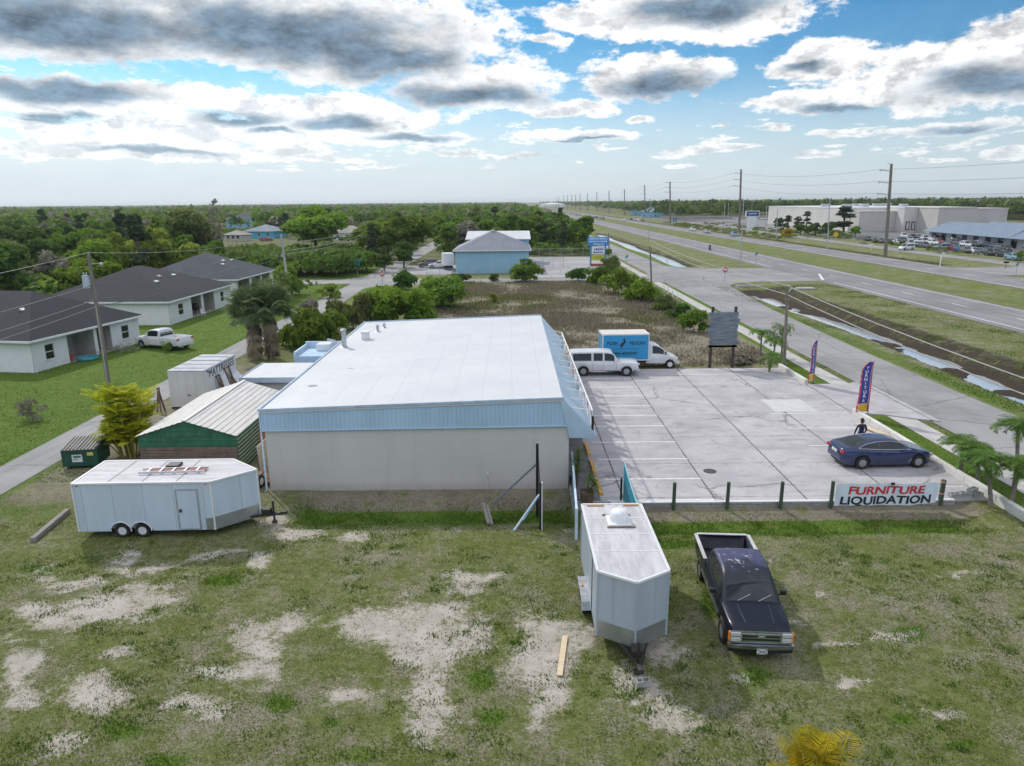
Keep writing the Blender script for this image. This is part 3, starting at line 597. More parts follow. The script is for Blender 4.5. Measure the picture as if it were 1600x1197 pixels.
for (xx, yy) in ((-10.4, 4.2), (-9.2, 8.0)):
    b = MB(); b.sphere((xx, yy, ZL+.02), (.28, .2, .06), 10, 5)
    b.build('drain_patch', M('grey roof patch', (.44, .43, .42), .8), roof)
# sign framework standing on the mansard
fr_ = MB(); xo = 3.78; zb, zt = 2.78, 3.74
for z_ in (zb, zt): fr_.tube([(xo, .35, z_), (xo, 21, z_)], .045, 6)
k = 0
while .35+k*1.72 <= 21.0:
    yy = .35+k*1.72
    fr_.tube([(xo, yy, zb), (xo, yy, zt)], .035, 6); fr_.tube([(xo, yy, zt), (2.85, yy, 3.9)], .028, 5)
    if k < 12: fr_.tube([(xo, yy, zb), (xo, yy+1.72, zt)], .022, 5); fr_.tube([(3.1, yy+.8, 3.6), (xo, yy+.8, zb)], .022, 5)
    k += 1
sf = fr_.build('sign_framework', M('white tube frame', (.74, .73, .71), .5, var=.08, dirt=.35, dirtc=(.42, .25, .14)), store)
def logo(yy, sh, mat, s=1.0):
    b = MB(); b.prism([(a*s, c*s) for a, c in sh], lambda u, v, w: (xo-.09+w, yy+u, 3.25+v), .06); b.build('sign_letter', mat, sf)
rnd = [(.42*math.cos(a*PI/8), .45*math.sin(a*PI/8)) for a in range(16)]
ear = [(-.4, -.42), (.38, -.45), (.46, .1), (.2, .25), (.28, .5), (.0, .58), (-.12, .3), (-.45, .2)]
m_faded = M('faded orange sign face', (.62, .40, .28), .6, var=.25, dirt=.4, dirtc=(.7, .66, .6))
for yy, sh, mt in ((5.6, ear, m_white), (7.3, rnd, m_galv), (8.2, ear, m_white), (10.6, rnd, m_faded), (12.0, ear, m_white), (13.4, rnd, m_galv), (15.4, ear, m_faded), (17.1, rnd, m_white), (19.3, ear, m_galv)): logo(yy, sh, mt, .85)
b = MB(); b.b2((xo-.05, .16, zb-.1), (xo+.05, .33, 3.5)); b.build('end_post', m_blackm, sf)

# annex on the far left side
annex = thing('annex_building', 'small beige annex with flat white roof against the left side of the store', 'building', (-14.3, 43, 0))
b = MB(); b.b2((-2.45, .1, -.1), (2.55, 4.1, 2.6)); b.build('wall', m_stucco, annex)
b = MB(); b.b2((-2.6, -.1, 2.62), (2.55, 4.3, 2.8)); b.build('roof', rm, annex)
b = MB(); b.b2((-2.62, -.13, 2.52), (2.55, -.1, 2.86)); b.b2((-2.66, -.13, 2.52), (-2.62, 4.3, 2.86)); b.build('fascia', M('grey blue fascia', (.46, .54, .62), .6), annex)
bay = thing('rear_service_bay', 'pale blue parapet service bay behind the annex with rooftop pipes', 'building', (-13.6, 48.2, 0))
b = MB(); b.b2((-1.5, 0, 0), (1.8, 3.2, 3.05)); b.build('wall', m_fascia, bay)
b = MB(); b.b2((-1.5, 3.0, 3.05), (1.8, 3.2, 3.5)); b.b2((-1.5, .0, 3.05), (-1.35, 3.0, 3.35)); b.build('parapet', M('pale blue parapet', (.46, .58, .68), .6), bay)
b = MB(); b.tube([(1.1, 1.2, 3.05), (1.1, 1.2, 3.9), (.6, 1.2, 4.0)], .09, 8); b.build('flue_pipe', m_galv, bay)
b = MB(); b.box((.1, 2.2, 3.3), (1.0, .9, .5), bev=.05); b.build('air_conditioner', m_white, bay)

# vinyl fence pieces behind the box
def board_fence(name, label, p0, p1, h, mat, cat='fence', capm=None, slat=.16):
    p0, p1 = Vector(p0), Vector(p1); d = p1-p0; L = d.length; th = thing(name, label, cat, p0, math.atan2(d.y, d.x)); n = max(2, round(L/slat)); w = L/n
    b = MB()
    for k in range(n): b.b2((k*w+.006, -.012, .05), ((k+1)*w-.006, .012, h-.02+R.uniform(-.012, .012)))
    b.build('board_panel', mat, th); b = MB(); b.b2((0, -.045, h-.03), (L, .045, h+.04)); b.b2((0, .012, .25), (L, .05, .34)); b.build('rail', capm or mat, th)
    for s_ in (0.0, L): b = MB(); b.b2((s_-.055, -.055, -.1), (s_+.055, .055, h+.09)); b.build('post', capm or mat, th)
    return th
m_vinyl = M('white vinyl', (.70, .72, .75), .5, var=.05, dirt=.2)
board_fence('vinyl_fence', 'short white vinyl fence between the mattress box and the annex', (-17.6, 45.2, 0), (-18.0, 48.9, 0), 1.9, m_vinyl)

# ------------------------------------------------------------------ green metal shed
shed = thing('metal_shed', 'green metal shed with white ribbed gable roof behind the left cargo trailer', 'shed', (-16.35, 33.95, 0))
W2, L2, ze, za = 2.45, 8.1, 2.05, 2.86
b = MB()
def ribbed(b, pA, pB, pC, pD, n, hgt=.028):
    """ribbed sheet from edge AB (eave) to DC (ridge); ribs run from eave to ridge"""
    pA, pB, pC, pD = map(Vector, (pA, pB, pC, pD)); nm = (pB-pA).cross(pD-pA).normalized(); prof = []
    for k in range(n):
        for u, hh in ((0, 0), (.70, 0), (.76, 1), (.90, 1), (.96, 0)): prof.append(((k+u)/n, hh*hgt))
    prof.append((1.0, 0)); lo = [pA.lerp(pB, u)+nm*hh for u, hh in prof]; hi = [pD.lerp(pC, u)+nm*hh for u, hh in prof]
    m = len(prof); b.add(lo+hi, [(i, i+1, m+i+1, m+i) for i in range(m-1)])
ribbed(b, (0, -.12, za), (W2+.12, -.12, ze), (W2+.12, L2+.1, ze), (0, L2+.1, za), 9)
ribbed(b, (-W2-.12, -.12, ze), (0, -.12, za), (0, L2+.1, za), (-W2-.12, L2+.1, ze), 9)
m_shroof = M('chalky white steel roofing', (.68, .655, .61), .55, var=.07, scale=.8, dirt=.5, dirtc=(.27, .24, .21), aniso=(3.2, .5, 1))
o = b.build('roof', m_shroof, shed, fix=False)
b = MB(); b.b2((-.09, -.13, za+.0), (.09, L2+.11, za+.045)); b.build('ridge_cap', m_shroof, o)
gm1 = M('green steel sheet', (.022, .13, .065), .5, var=.25, scale=1.5, dirt=.35, dirtc=(.30, .42, .33), ribs=(2, .26, .01))
b = MB(); b.prism([(-W2, 1.45), (W2, 1.45), (W2, ze-.02), (0, za-.03), (-W2, ze-.02)], lambda u, v, w: (u, v*0+w, v), .05); b.build('gable', gm1, shed)
b = MB()
for k in range(9): b.b2((-W2, .0, .02+k*.16), (W2, .05, .165+k*.16))
b.build('front_wall', M('brown slatted wall', (.17, .125, .10), .8, var=.25, scale=2, dirt=.5, dirtc=(.34, .20, .15), bump=.05), shed)
b = MB(); b.b2((W2-.04, .05, 0), (W2+.005, 5.2, ze-.02)); b.build('side_wall', gm1, shed); b = MB(); b.b2((-W2, .05, 0), (-W2+.05, L2, ze-.02)); b.build('side_wall', gm1, shed); b = MB(); b.b2((-W2+.05, L2-.05, 0), (W2-.04, L2, ze)); b.build('back_wall', gm1, shed)
b = MB()
for k in range(9): b.beam((W2+.03, .1, .2+k*.2), (W2+.03, 5.1, .2+k*.2), .02, .045)
b.build('girt', M('pale lap strip', (.52, .52, .40), .6), shed)
b = MB()
for k in range(8): b.b2((W2-.04, 5.2, .05+k*.245), (W2+.03, 8.0, .26+k*.245))
b.build('lap_siding', M('cream lap siding', (.62, .56, .46), .7, var=.06, dirt=.2), shed)
b = MB(); b.b2((W2+.012, 3.0, .15), (W2+.05, 4.5, 1.1)); b.build('access_door', M('orange panel', (.50, .17, .07), .6, var=.2, dirt=.3), shed)
# cream siding panel beyond it (leaning against the store)
o = thing('siding_stack', 'cream lap siding sheets leaning between the green shed and the store', 'siding', (-12.6, 33.2, 0)); b = MB()
for k in range(9): b.beam((.12-.015*k, 0, .1+k*.19), (.12-.015*k, 3.2, .1+k*.19), .03, .17)
b.build('sheet', M('cream sheet siding', (.60, .53, .43), .7, var=.08, dirt=.3), o)

# ------------------------------------------------------------------ mattress box
box = thing('storage_box', 'white truck box lettered for mattresses standing between the alley and the shed', 'storage box', (-22.9, 46.0, 0), rad(-1.5))
m_box = M('dirty white box panel', (.66, .64, .60), .6, var=.06, scale=.7, dirt=.35, dirtc=(.44, .38, .32), ribs=(0, .6, .008))
m_boxs = M('white box side', (.66, .68, .70), .55, var=.05, dirt=.2, ribs=(1, .6, .008))
b = MB(); b.b2((0, 0, .12), (2.45, .05, 2.55)); b.build('end_panel', m_box, box)
b = MB(); b.b2((2.4, .05, .12), (2.45, 5.2, 2.55)); b.b2((0, .05, .12), (.05, 5.2, 2.55)); b.b2((.05, 5.15, .12), (2.4, 5.2, 2.55)); b.build('side_panel', m_boxs, box)
b = MB(); b.b2((-.02, -.02, 2.55), (2.47, 5.22, 2.62)); b.build('roof', M('weathered grey roof sheet', (.40, .42, .46), .6, var=.2, scale=1.2, dirt=.6, dirtc=(.20, .20, .21)), box)
b = MB()
for k in range(4): b.b2((.1, .7+k*1.2, 2.62), (2.35, .74+k*1.2, 2.65))
b.build('roof_bow', M('roof seam', (.24, .24, .25), .7), box)
b = MB(); b.b2((0, 0, 0), (2.45, 5.2, .12)); b.build('floor_frame', m_blackm, box)
m_blk = M('black lettering', (.012, .012, .014), .6)
put_text('"MATTRESSES', .74, m_blk, box, (2.462, 2.62, 2.2), (PI/2, 0, PI/2), bold=.0, sx=.95, spacing=1.05)
b = MB(); b.tube([(1.25, -.05, .9), (1.35, -.3, 1.05), (1.55, -.32, 1.0)], .03, 6); b.build('bracket', m_blackm, box)
# bed frames and headboards leaning on its side
def leaning_frame(label, yy, w, h, mat, solid=False, lean=.55, rot=0):
    th = thing('bed_frame', label, 'bed frame', (-22.9+2.5+lean+.05, 46+yy, 0)); b = MB(); a = Vector((0, 0, 0)); bb = Vector((-lean, 0, h))
    for s_ in (0, w): b.beam(a+Vector((0, s_, 0)), bb+Vector((0, s_, 0)), .1, .05)
    for q_ in (0.02, .5, .97): b.beam(a.lerp(bb, q_)+Vector((0, 0, 0)), a.lerp(bb, q_)+Vector((0, w, 0)), .1, .05)
    b.build('frame', mat, th)
    b = MB(); u = a.lerp(bb, .06); v = a.lerp(bb, .94)
    if solid: b.add([u+Vector((0, .05, 0)), u+Vector((0, w-.05, 0)), v+Vector((0, w-.05, 0)), v+Vector((0, .05, 0)), u+Vector((.03, .05, 0)), u+Vector((.03, w-.05, 0)), v+Vector((.03, w-.05, 0)), v+Vector((.03, .05, 0))], [(0, 1, 2, 3), (7, 6, 5, 4), (0, 4, 5, 1), (1, 5, 6, 2), (2, 6, 7, 3), (3, 7, 4, 0)]); b.build('panel', m_vinyl, th)
    else:
        b.beam(u, v+Vector((0, w, 0)), .05, .04); b.beam(u+Vector((0, w, 0)), v, .05, .04); b.build('brace', mat, th)
leaning_frame('brown slatted bed frame leaning nearest the end of the mattress box', 1.5, .5, 1.9, m_brownwood)
leaning_frame('white headboard panel leaning on the mattress box', 2.2, .7, 1.85, m_vinyl, True)
leaning_frame('brown crossed bed frame leaning in the middle of the mattress box', 3.0, .8, 2.1, m_brownwood)
leaning_frame('wide pale panel leaning at the far end of the mattress box', 3.95, 1.1, 1.5, m_vinyl, True, 1.1)
o = thing('timber_tripod', 'dark brown timber tripod standing at the corner of the mattress box', 'timber', (-23.3, 45.3, 0)); b = MB()
for dx, dy in ((-.25, 0), (.2, .15), (.12, -.25)): b.beam((dx, dy, 0), (0, 0, 1.55), .09, .09)
b.b2((-.08, -.08, 1.45), (.08, .08, 1.65)); b.build('leg_frame', m_brownwood, o)
o = thing('scrap_heap', 'low heap of grey boards and scrap between the alley and the green shed', 'scrap heap', (-20.6, 42.6, 0)); b = MB()
for k in range(16): a = R.uniform(0, PI); x_, y_ = R.uniform(-.9, .9), R.uniform(-.7, .7); b.beam((x_, y_, .05+k*.012), (x_+1.2*math.cos(a), y_+1.2*math.sin(a), .08+k*.014+R.uniform(0, .15)), R.uniform(.08, .3), .03)
b.build('board_heap', m_wood, o)['kind'] = 'stuff'

# ------------------------------------------------------------------ wheels
def wheel(parent, x, y, r, w=.2, side=1, spokes=5, rimm=None, rimr=.62, name='wheel', sub=True):
    """axle along local Y; side = +1 outer face towards +Y"""
    Mx = Matrix.Translation((x, y, r)) @ Matrix.Rotation(-side*PI/2, 4, 'X')
    b = MB(); q = rimr*r
    b.lathe([(q*.98, -w/2), (r*.93, -w/2), (r, -w*.36), (r, w*.36), (r*.93, w/2), (q, w/2), (q*.97, w*.30), (q*.95, -w*.3)], 24, Mx); ty = b.build('tyre', m_rubber, None)
    wh = thing(name, None, None, (0, 0, 0)); wh.parent = parent; ty.parent = wh
    b = MB(); b.lathe([(0, w*.12), (q*.9, w*.05), (q*.9, w*.46), (q*.99, w*.47), (q*.99, -w*.2), (0, -w*.2)], 24, Mx, 1); b.lathe([(0, w*.42), (q*.22, w*.42), (q*.26, w*.2), (0, w*.2)], 12, Mx)
    for k in range(spokes):
        a = 2*PI*k/spokes; c_, s_ = math.cos(a), math.sin(a); wd = q*(.2 if spokes <= 6 else .085)
        pts = [(q*.15, -wd*.5), (q*.93, -wd*.32), (q*.93, wd*.32), (q*.15, wd*.5)]
        b.prism([(u*c_-v*s_, u*s_+v*c_) for u, v in pts], lambda u, v, h: tuple(Mx @ Vector((u, v, w*.22+h))), w*.2)
    b.lathe([(q*.84, w*.40), (q*.99, w*.475), (q*.99, w*.35), (q*.84, w*.33)], 24, Mx)
    ri = b.build('rim', [rimm or m_alu, m_blackm], wh); return wh

# ------------------------------------------------------------------ cargo trailers
m_tr1 = M('white blue trailer skin', (.52, .60, .68), .42, var=.05, scale=.6, dirt=.16, dirtc=(.40, .44, .48), ribs=(0, 1.22, .006), aniso=(3, 3, .35))
m_trroof = M('chalky trailer roof', (.53, .52, .53), .7, var=.16, scale=1.3, dirt=.6, dirtc=(.30, .265, .24), aniso=(.6, 2.5, 1))
m_hull = M('light trim', (.72, .72, .72), .4, var=.05, dirt=.2)
def trailer(name, label, loc, rz, L, Wd, z0, z1, nose, skin, roofm, axle, fenders, door=None, twins=.82, wr=.33):
    """x = towards the hitch; body from -L/2 to L/2, then a V nose"""
    th = thing(name, label, 'cargo trailer', loc, rz); h, w = L/2, Wd/2
    out = [(-h, -w), (h, -w), (h+nose, 0), (h, w), (-h, w)]
    b = MB()
    if fenders: b.prism(out, lambda u, v, q: (u, v, z0+q), z1-z0)
    else:   # wheel openings low in both sides
        n = 40
        for s_ in (-1, 1):
            top = [(-h+L*i/n, z1) for i in range(n+1)]; bot = []
            for i in range(n+1):
                u = -h+L*i/n; zz = z0
                for xw in (axle-twins/2, axle+twins/2):
                    dd = (wr*1.32)**2-(u-xw)**2
                    if dd > 0: zz = max(zz, wr+dd**.5)
                bot.append((u, zz))
            b.add([(u, s_*w, q) for u, q in bot+top], [(i, i+1, n+2+i, n+1+i) for i in range(n)])
        b.quad((-h, -w, z0), (-h, w, z0), (-h, w, z1), (-h, -w, z1)); b.quad((h, -w, z0), (h+nose, 0, z0), (h+nose, 0, z1), (h, -w, z1)); b.quad((h, w, z0), (h+nose, 0, z0), (h+nose, 0, z1), (h, w, z1))
        b.poly([(u, v, z1-.01) for u, v in out]); b.poly([(u, v, z0) for u, v in out if u > axle+1]+[(axle+1, w, z0), (axle+1, -w, z0)])
        for s_ in (-1, 1): b.b2((axle-1.1, s_*(w-.3)-.01, z0-.02), (axle+1.1, s_*(w-.3)+.01, 1.0), 0)
    body = b.build('body', skin, th)
    g = .035; b = MB(); b.prism([(u*.997, v*.985) for u, v in out], lambda u, v, q: (u, v, z1+q), .02); rf = b.build('roof', roofm, th)
    b = MB(); e = out+[out[0]]
    for i in range(5): b.beam((*e[i], z1+.005), (*e[i+1], z1+.005), .085, .07)
    b.build('roof_rail', m_hull, rf)
    b = MB(); n = int(L/1.15)
    ms_ = m_hull if fenders else M('dark roof seam', (.30, .28, .27), .7)
    for k in range(1, n): u = -h+L*k/n; b = MB(); b.b2((u-.02, -w+.05, z1+.02), (u+.02, w-.05, z1+.032)); b.build('roof_seam', ms_, rf)
    q = .03
    for (u, v) in out: b = MB(); b.b2((u-q, v-q, z0), (u+q, v+q, z1-.03)); b.build('corner_trim', skin if fenders else m_hull, th)
    b = MB(); hh = .55; s0 = .35 if not fenders else 0.0
    for s_ in (-1, 1):
        a0 = Vector((h-s0, s_*(w+.008), z0)); a1 = Vector((h, s_*(w+.008), z0)); a2 = Vector((h+nose+.008, 0, z0)); up_ = Vector((0, 0, hh))
        if s0: b.add([a0, a1, a1+up_, a0+up_*.9], [(0, 1, 2, 3)])
        b.add([a1+Vector((.006, 0, 0)), a2, a2+up_, a1+Vector((.006, 0, 0))+up_], [(0, 1, 2, 3)])
    b.build('stone_guard', m_alu, th)
    # tongue, coupler, jack
    b = MB(); tip = (h+nose+.95, 0, .42)
    for s_ in (-1, 1): b.beam((h-.1, s_*.55, .40), tip, .08, .1)
    b.box((h+nose+.98, 0, .45), (.28, .16, .14), bev=.02); b.cyl((h+nose+.55, 0, .12), (h+nose+.55, 0, 1.0), .045, n=8); b.cyl((h+nose+.55, 0, .02), (h+nose+.55, 0, .12), .12, .08, n=10); b.tube([(h+nose+.55, .0, .95), (h+nose+.55, .2, .95)], .015, 5); b.box((h+nose+.25, 0, .55), (.4, .3, .22), bev=.03)
    b.build('hitch', M('rusty black steel', (.028, .024, .022), .6, var=.3, dirt=.4, dirtc=(.13, .06, .03)), th)
    b = MB(); b.b2((-h+.1, -.6, .30), (h-.1, .6, z0)) ; b.build('chassis', m_blackm, th)
    for s_ in (-1, 1):
        for dx in (-twins/2, twins/2): wheel(th, axle+dx, s_*(w+.13 if fenders else w-.14), wr, .2, s_, 6, m_white)
        if fenders:
            b = MB(); prof = [(axle-.92, .36), (axle-.82, .62), (axle-.6, .74), (axle+.6, .74), (axle+.82, .62), (axle+.92, .36), (axle+.86, .36), (axle+.77, .58), (axle+.57, .69), (axle-.57, .69), (axle-.77, .58), (axle-.86, .36)]
            b.prism(prof, lambda u, v, q: (u, s_*(w+.005)+s_*q, v), .3); b.build('fender', m_galv, th)
            b = MB(); b.box((axle, s_*(w+.2), .77), (.14, .06, .05), bev=.01); b.build('marker_light', m_amber, th)
        else:
            b = MB()
            for dx in (-twins/2, twins/2): b.tube([(axle+dx+(wr*1.36)*math.cos(a), s_*(w+.012), wr+(wr*1.36)*math.sin(a)) for a in [PI*i/14*(.98 if dx > 0 else .98)+.03 for i in range(15)]], .022, 5)
            b.build('wheel_arch_trim', m_hull, th)
    if door:
        s_, u0, u1 = door; zz0, zz1 = z0+.06, z0+1.78; y_ = s_*(w+.012)
        b = MB(); b.b2((u0, y_-.01, zz0), (u1, y_+.012, zz1), bev=.0); d_ = b.build('side_door', skin, th)
        b = MB()
        for (a_, c_) in (((u0, zz0), (u1, zz0)), ((u1, zz0), (u1, zz1)), ((u1, zz1), (u0, zz1)), ((u0, zz1), (u0, zz0))): b.beam((a_[0], y_+.012*s_, a_[1]), (c_[0], y_+.012*s_, c_[1]), .05, .03, up=(0, 1, 0))
        b.build('frame', m_galv, d_)
        b = MB(); b.box((u0+.12, y_+.03*s_, (zz0+zz1)/2-.05), (.09, .05, .14), bev=.01); b.build('handle', m_blackm, d_)
    for (u, v) in ((-h, -w), (-h, w), (h, -w), (h, w)):
        b = MB(); b.box((u-(.2 if u > 0 else -.2), v*1.003, z1-.09), (.09, .035, .04)); b.build('marker_light', m_amber if u > 0 else m_red, th)
    return th
tl = trailer('cargo_trailer', 'long bluish white cargo trailer with a ladder on its roof left of the store', (-15.05, 28.15, 0), rad(1.0), 5.55, 2.6, .33, 2.42, 1.45, m_tr1, m_trroof, -.65, False, (-1, 1.35, 2.2), .82, .31)
b = MB(); b.box((.55, .55, 2.5), (.55, .5, .1), bev=.03); b.build('roof_hatch', M('black vent lid', (.02, .02, .022), .5), tl)
b = MB(); b.cyl((-.3, -1.31, 2.2), (-.3, -1.31, 2.2), .01); 
mt_c = M('silver blue trailer skin', (.40, .455, .51), .4, var=.05, scale=.7, dirt=.14, ribs=(1, .62, .004), aniso=(3, 3, .35))
tc = trailer('cargo_trailer', 'silver grey V-nosed cargo trailer with white dome vent parked in the middle of the lawn', (3.57, 21.55, 0), rad(-90), 4.8, 2.13, .45, 2.6, .68, mt_c, m_trroof, .0, True, None, .82, .34)
b = MB(); b.box((-.95, .05, 2.66), (.85, .8, .07), bev=.02); b.lathe([(.34, 0), (.33, .12), (.29, .3), (.22, .37), (.0, .39)], 18, Matrix.Translation((-.95, .05, 2.69))); b.build('dome_vent', M('white plastic', (.78, .79, .80), .4), tc)
b = MB(); b.b2((-1.48, -.45, 2.63), (-1.42, .52, 2.66)); b.b2((-.5, -.4, 2.63), (-.44, .55, 2.66)); b.build('roof_bracket', M('rust stained bracket', (.20, .13, .09), .7), tc)
b = MB(); b.b2((-2.3, -.9, 2.635), (-2.2, -.3, 2.65)); b.b2((-2.3, .4, 2.635), (-2.2, .95, 2.65)); b.build('rust_streak', M('rust', (.42, .22, .09), .8), tc)
b = MB(); b.b2((.4, -1.075-.02, .5), (1.15, -1.065-.02, 2.35)); d_ = b.build('side_door', mt_c, tc)
# ladder lying on the left trailer
lad = thing('ladder', 'red and white folding ladder lying on the left cargo trailer roof', 'ladder', (-14.2, 28.0, 2.475), rad(3)); b = MB()
b.beam((-1.35, -.22, .05), (1.35, -.22, .05), .04, .09); b.beam((-1.35, .2, .05), (1.35, .2, .05), .04, .09); b.build('side_rail', M('grey ladder rail', (.55, .54, .53), .5), lad)
for k in range(5): b = MB(); b.beam((-1.0+k*.5, -.2, .08), (-1.0+k*.5, .18, .08), .09, .03); b.build('rung', m_white, lad)
b = MB(); b.b2((-.95, -.05, .02), (1.3, .16, .05)); b.build('red_panel', M('dull red', (.30, .07, .06), .6), lad)

ut = thing('utility_trailer', 'small rusty open trailer with white wheels behind the nose of the left cargo trailer', 'trailer', (-13.0, 32.3, 0), rad(80)); b = MB()
for y_ in (-.6, .6): b.b2((-.8, y_-.04, .42), (.8, y_+.04, .52))
b.b2((-.8, -.56, .42), (-.7, .56, .5)); b.b2((.7, -.56, .42), (.8, .56, .5)); b.b2((-.7, -.56, .46), (.7, .56, .49)); b.build('frame', M('rusty frame', (.22, .12, .08), .8, var=.3), ut)
for s_ in (-1, 1): wheel(ut, 0, s_*.8, .32, .18, s_, 6, m_white)
jk = thing('junk_pile', 'pile of pale boxes and orange scrap at the left corner of the store wall', 'scrap heap', (-12.2, 32.0, 0)); b = MB()
for k in range(14): b.box((R.uniform(-.5, .35), R.uniform(-.5, .9), R.uniform(.08, .35)), (R.uniform(.15, .5), R.uniform(.15, .4), R.uniform(.08, .3)), rz=R.uniform(0, 3))
b.build('scrap', M('mixed pale scrap', (.50, .44, .40), .8, var=.4, scale=3, c2=(.55, .30, .18)), jk)['kind'] = 'stuff'
# ------------------------------------------------------------------ small things round the store
dm_ = M('dark green dumpster steel', (.012, .07, .045), .5, var=.2, dirt=.25)
du = thing('dumpster', 'dark green dumpster with ribbed grey lid beside the alley', 'dumpster', (-23.35, 34.75, 0), rad(8)); b = MB()
b.prism([(0, .15), (1.5, .15), (1.6, 1.25), (0, 1.0)], lambda u, v, w: (w, u, v), 1.75)
for s_ in (.25, 1.5): b.b2((s_-.06, .02, .0), (s_+.06, 1.4, .15))
b.b2((-.08, .3, .55), (0, 1.3, .75)); b.b2((1.75, .3, .55), (1.83, 1.3, .75)); b.build('bin', dm_, du)
m_lid = M('grey plastic lid', (.05, .052, .056), .6, var=.2)
for k in range(2):
    b = MB(); b.add([(k*.88+.01, -.06, 1.02), (k*.88+.86, -.06, 1.02), (k*.88+.86, 1.62, 1.27), (k*.88+.01, 1.62, 1.27), (k*.88+.01, -.06, 1.06), (k*.88+.86, -.06, 1.06), (k*.88+.86, 1.62, 1.31), (k*.88+.01, 1.62, 1.31)], [(0, 3, 2, 1), (4, 5, 6, 7), (0, 1, 5, 4), (1, 2, 6, 5), (2, 3, 7, 6), (3, 0, 4, 7)])
    for j in range(5): b.beam((k*.88+.1+j*.17, 0, 1.085), (k*.88+.1+j*.17, 1.55, 1.31), .05, .04)
    b.build('lid', m_lid, du)
b = MB(); b.b2((.5, -.012, .38), (1.0, -.002, .78)); lb = b.build('placard', M('white sticker', (.66, .68, .66), .5), du)
b = MB(); b.b2((.56, -.016, .62), (.94, -.013, .72)); b.b2((.56, -.016, .52), (.78, -.013, .56)); b.build('print', M('dark green print', (.03, .12, .08), .6), lb)
b = MB(); b.b2((1.25, -.012, .7), (1.55, -.002, .88)); b.build('warning_sticker', M('yellow sticker', (.62, .5, .12), .5), du)

o = thing('railroad_tie', 'long weathered grey timber tie lying in the grass left of the trailer', 'timber', (-19.75, 28.0, 0), rad(96)); b = MB(); b.box((0, 0, .1), (2.9, .22, .2), bev=.02); b.build('timber', m_wood, o)
o = thing('pine_plank', 'pale new pine plank lying on the sandy grass', 'plank', (1.45, 18.75, 0), rad(81)); b = MB(); b.box((0, 0, .045), (1.95, .17, .04), bev=.006); b.build('plank', m_newwood, o)
o = thing('broken_beam', 'broken wooden beam sloping into the green swale by the wall', 'timber', (-1.2, 28.9, 0)); b = MB(); b.beam((.15, -1.0, .02), (-.15, 1.0, .05), .14, .1); b.beam((.3, -1.05, -.02), (.05, .6, .1), .1, .08); b.build('beam', m_wood, o)
def cinder_block(label, loc, rz, group=None):
    th = thing('cinder_block', label, 'concrete block', loc, rz, group); b = MB(); l, w, h, tk = .2, .1, .2, .03
    b.b2((-l, -w, 0), (-l+tk, w, h)); b.b2((l-tk, -w, 0), (l, w, h)); b.b2((-tk/2, -w+tk, 0), (tk/2, w-tk, h)); b.b2((-l+tk, -w, 0), (l-tk, -w+tk, h)); b.b2((-l+tk, w-tk, 0), (l-tk, w, h)); b.b2((-l+tk, -w+tk, .0), (l-tk, w-tk, .05)); b.build('block', m_block, th); return th
cinder_block('grey concrete block lying under the hitch of the grey trailer', (3.62, 17.35, .02), rad(10))
g_ = 'concrete blocks by the right palms'
for k, (x_, y_, z_, a_, lb) in enumerate(((20.1, 30.05, .05, 5, 'concrete block lying nearest the last green fence post'), (20.65, 30.15, .05, -8, 'middle concrete block of the row by the white kerb'), (21.15, 30.1, .05, 12, 'concrete block lying against the white kerb wall'), (20.95, 30.15, .25, 30, 'concrete block stacked on top beside the leaning palms'))):
    cb = cinder_block(lb, (x_, y_, z_), rad(a_), g_); cb.rotation_euler = (0, 0, rad(a_)); cb.scale = (1.25,)*3

# low block wall and posts in front of the lot
lw = thing('block_wall', 'low concrete block wall edging the front of the parking lot', 'low wall', (4.4, 29.66, 0)); bwm, t, p = newmat('low block wall'); P = t.obj()
brk = t.new('ShaderNodeTexBrick'); t.put(brk.inputs['Vector'], t.xyz(t.sep(P)[0], t.sep(P)[2], 0)); brk.inputs['Scale'].default_value = 1; brk.inputs['Brick Width'].default_value = .6; brk.inputs['Row Height'].default_value = .2; brk.inputs['Mortar Size'].default_value = .012
brk.inputs['Color1'].default_value = (.30, .29, .28, 1); brk.inputs['Color2'].default_value = (.38, .37, .36, 1); brk.inputs['Mortar'].default_value = (.12, .115, .11, 1)
t.put(p.inputs['Base Color'], t.mix(t.math('MULTIPLY', t.sstep(t.noise(P, 2.5, 6, .7), .45, .7), .5), brk.outputs[0], (.16, .15, .13))); p.inputs['Roughness'].default_value = .92
b = MB(); b.b2((0, 0, -.5), (15.5, .17, .1)); b.build('block_course', bwm, lw); b = MB(); b.b2((0, .0, .103), (15.5, .19, .135)); b.build('coping', m_white, lw)
m_post = M('dark green treated post', (.055, .085, .052), .85, var=.35, scale=5, dirt=.4, dirtc=(.14, .13, .10), aniso=(4, 4, .6))
pl = ('first green post right of the blue panel', 'second green post along the low wall', 'third green post along the low wall left of the banner', 'green post at the left end of the banner')
for k, x_ in enumerate((7.2, 9.6, 12.0, 14.25)):
    th = thing('fence_post', pl[k].replace('first', 'nearest') if k else 'round dark green wooden post beside the teal panel', 'post', (x_, 29.53, -.15), 0, 'green posts along the low wall'); b = MB(); b.cyl((0, 0, -.2), (0.01*R.uniform(-1, 1), 0, 1.28), .085, .08, n=12); b.build('post', m_post, th); th['label'] = ['green post standing alone right of the teal panel', 'green post midway along the low lot wall', 'green post one short of the banner', 'green post holding the left end of the banner'][k]
th = thing('fence_post', 'greenish post wrapped with orange tape at the right end of the banner', 'post', (19.25, 29.7, -.1)); b = MB(); b.cyl((0, 0, -.2), (.03, 0, 1.18), .11, .105, n=12); b.build('post', m_post, th)
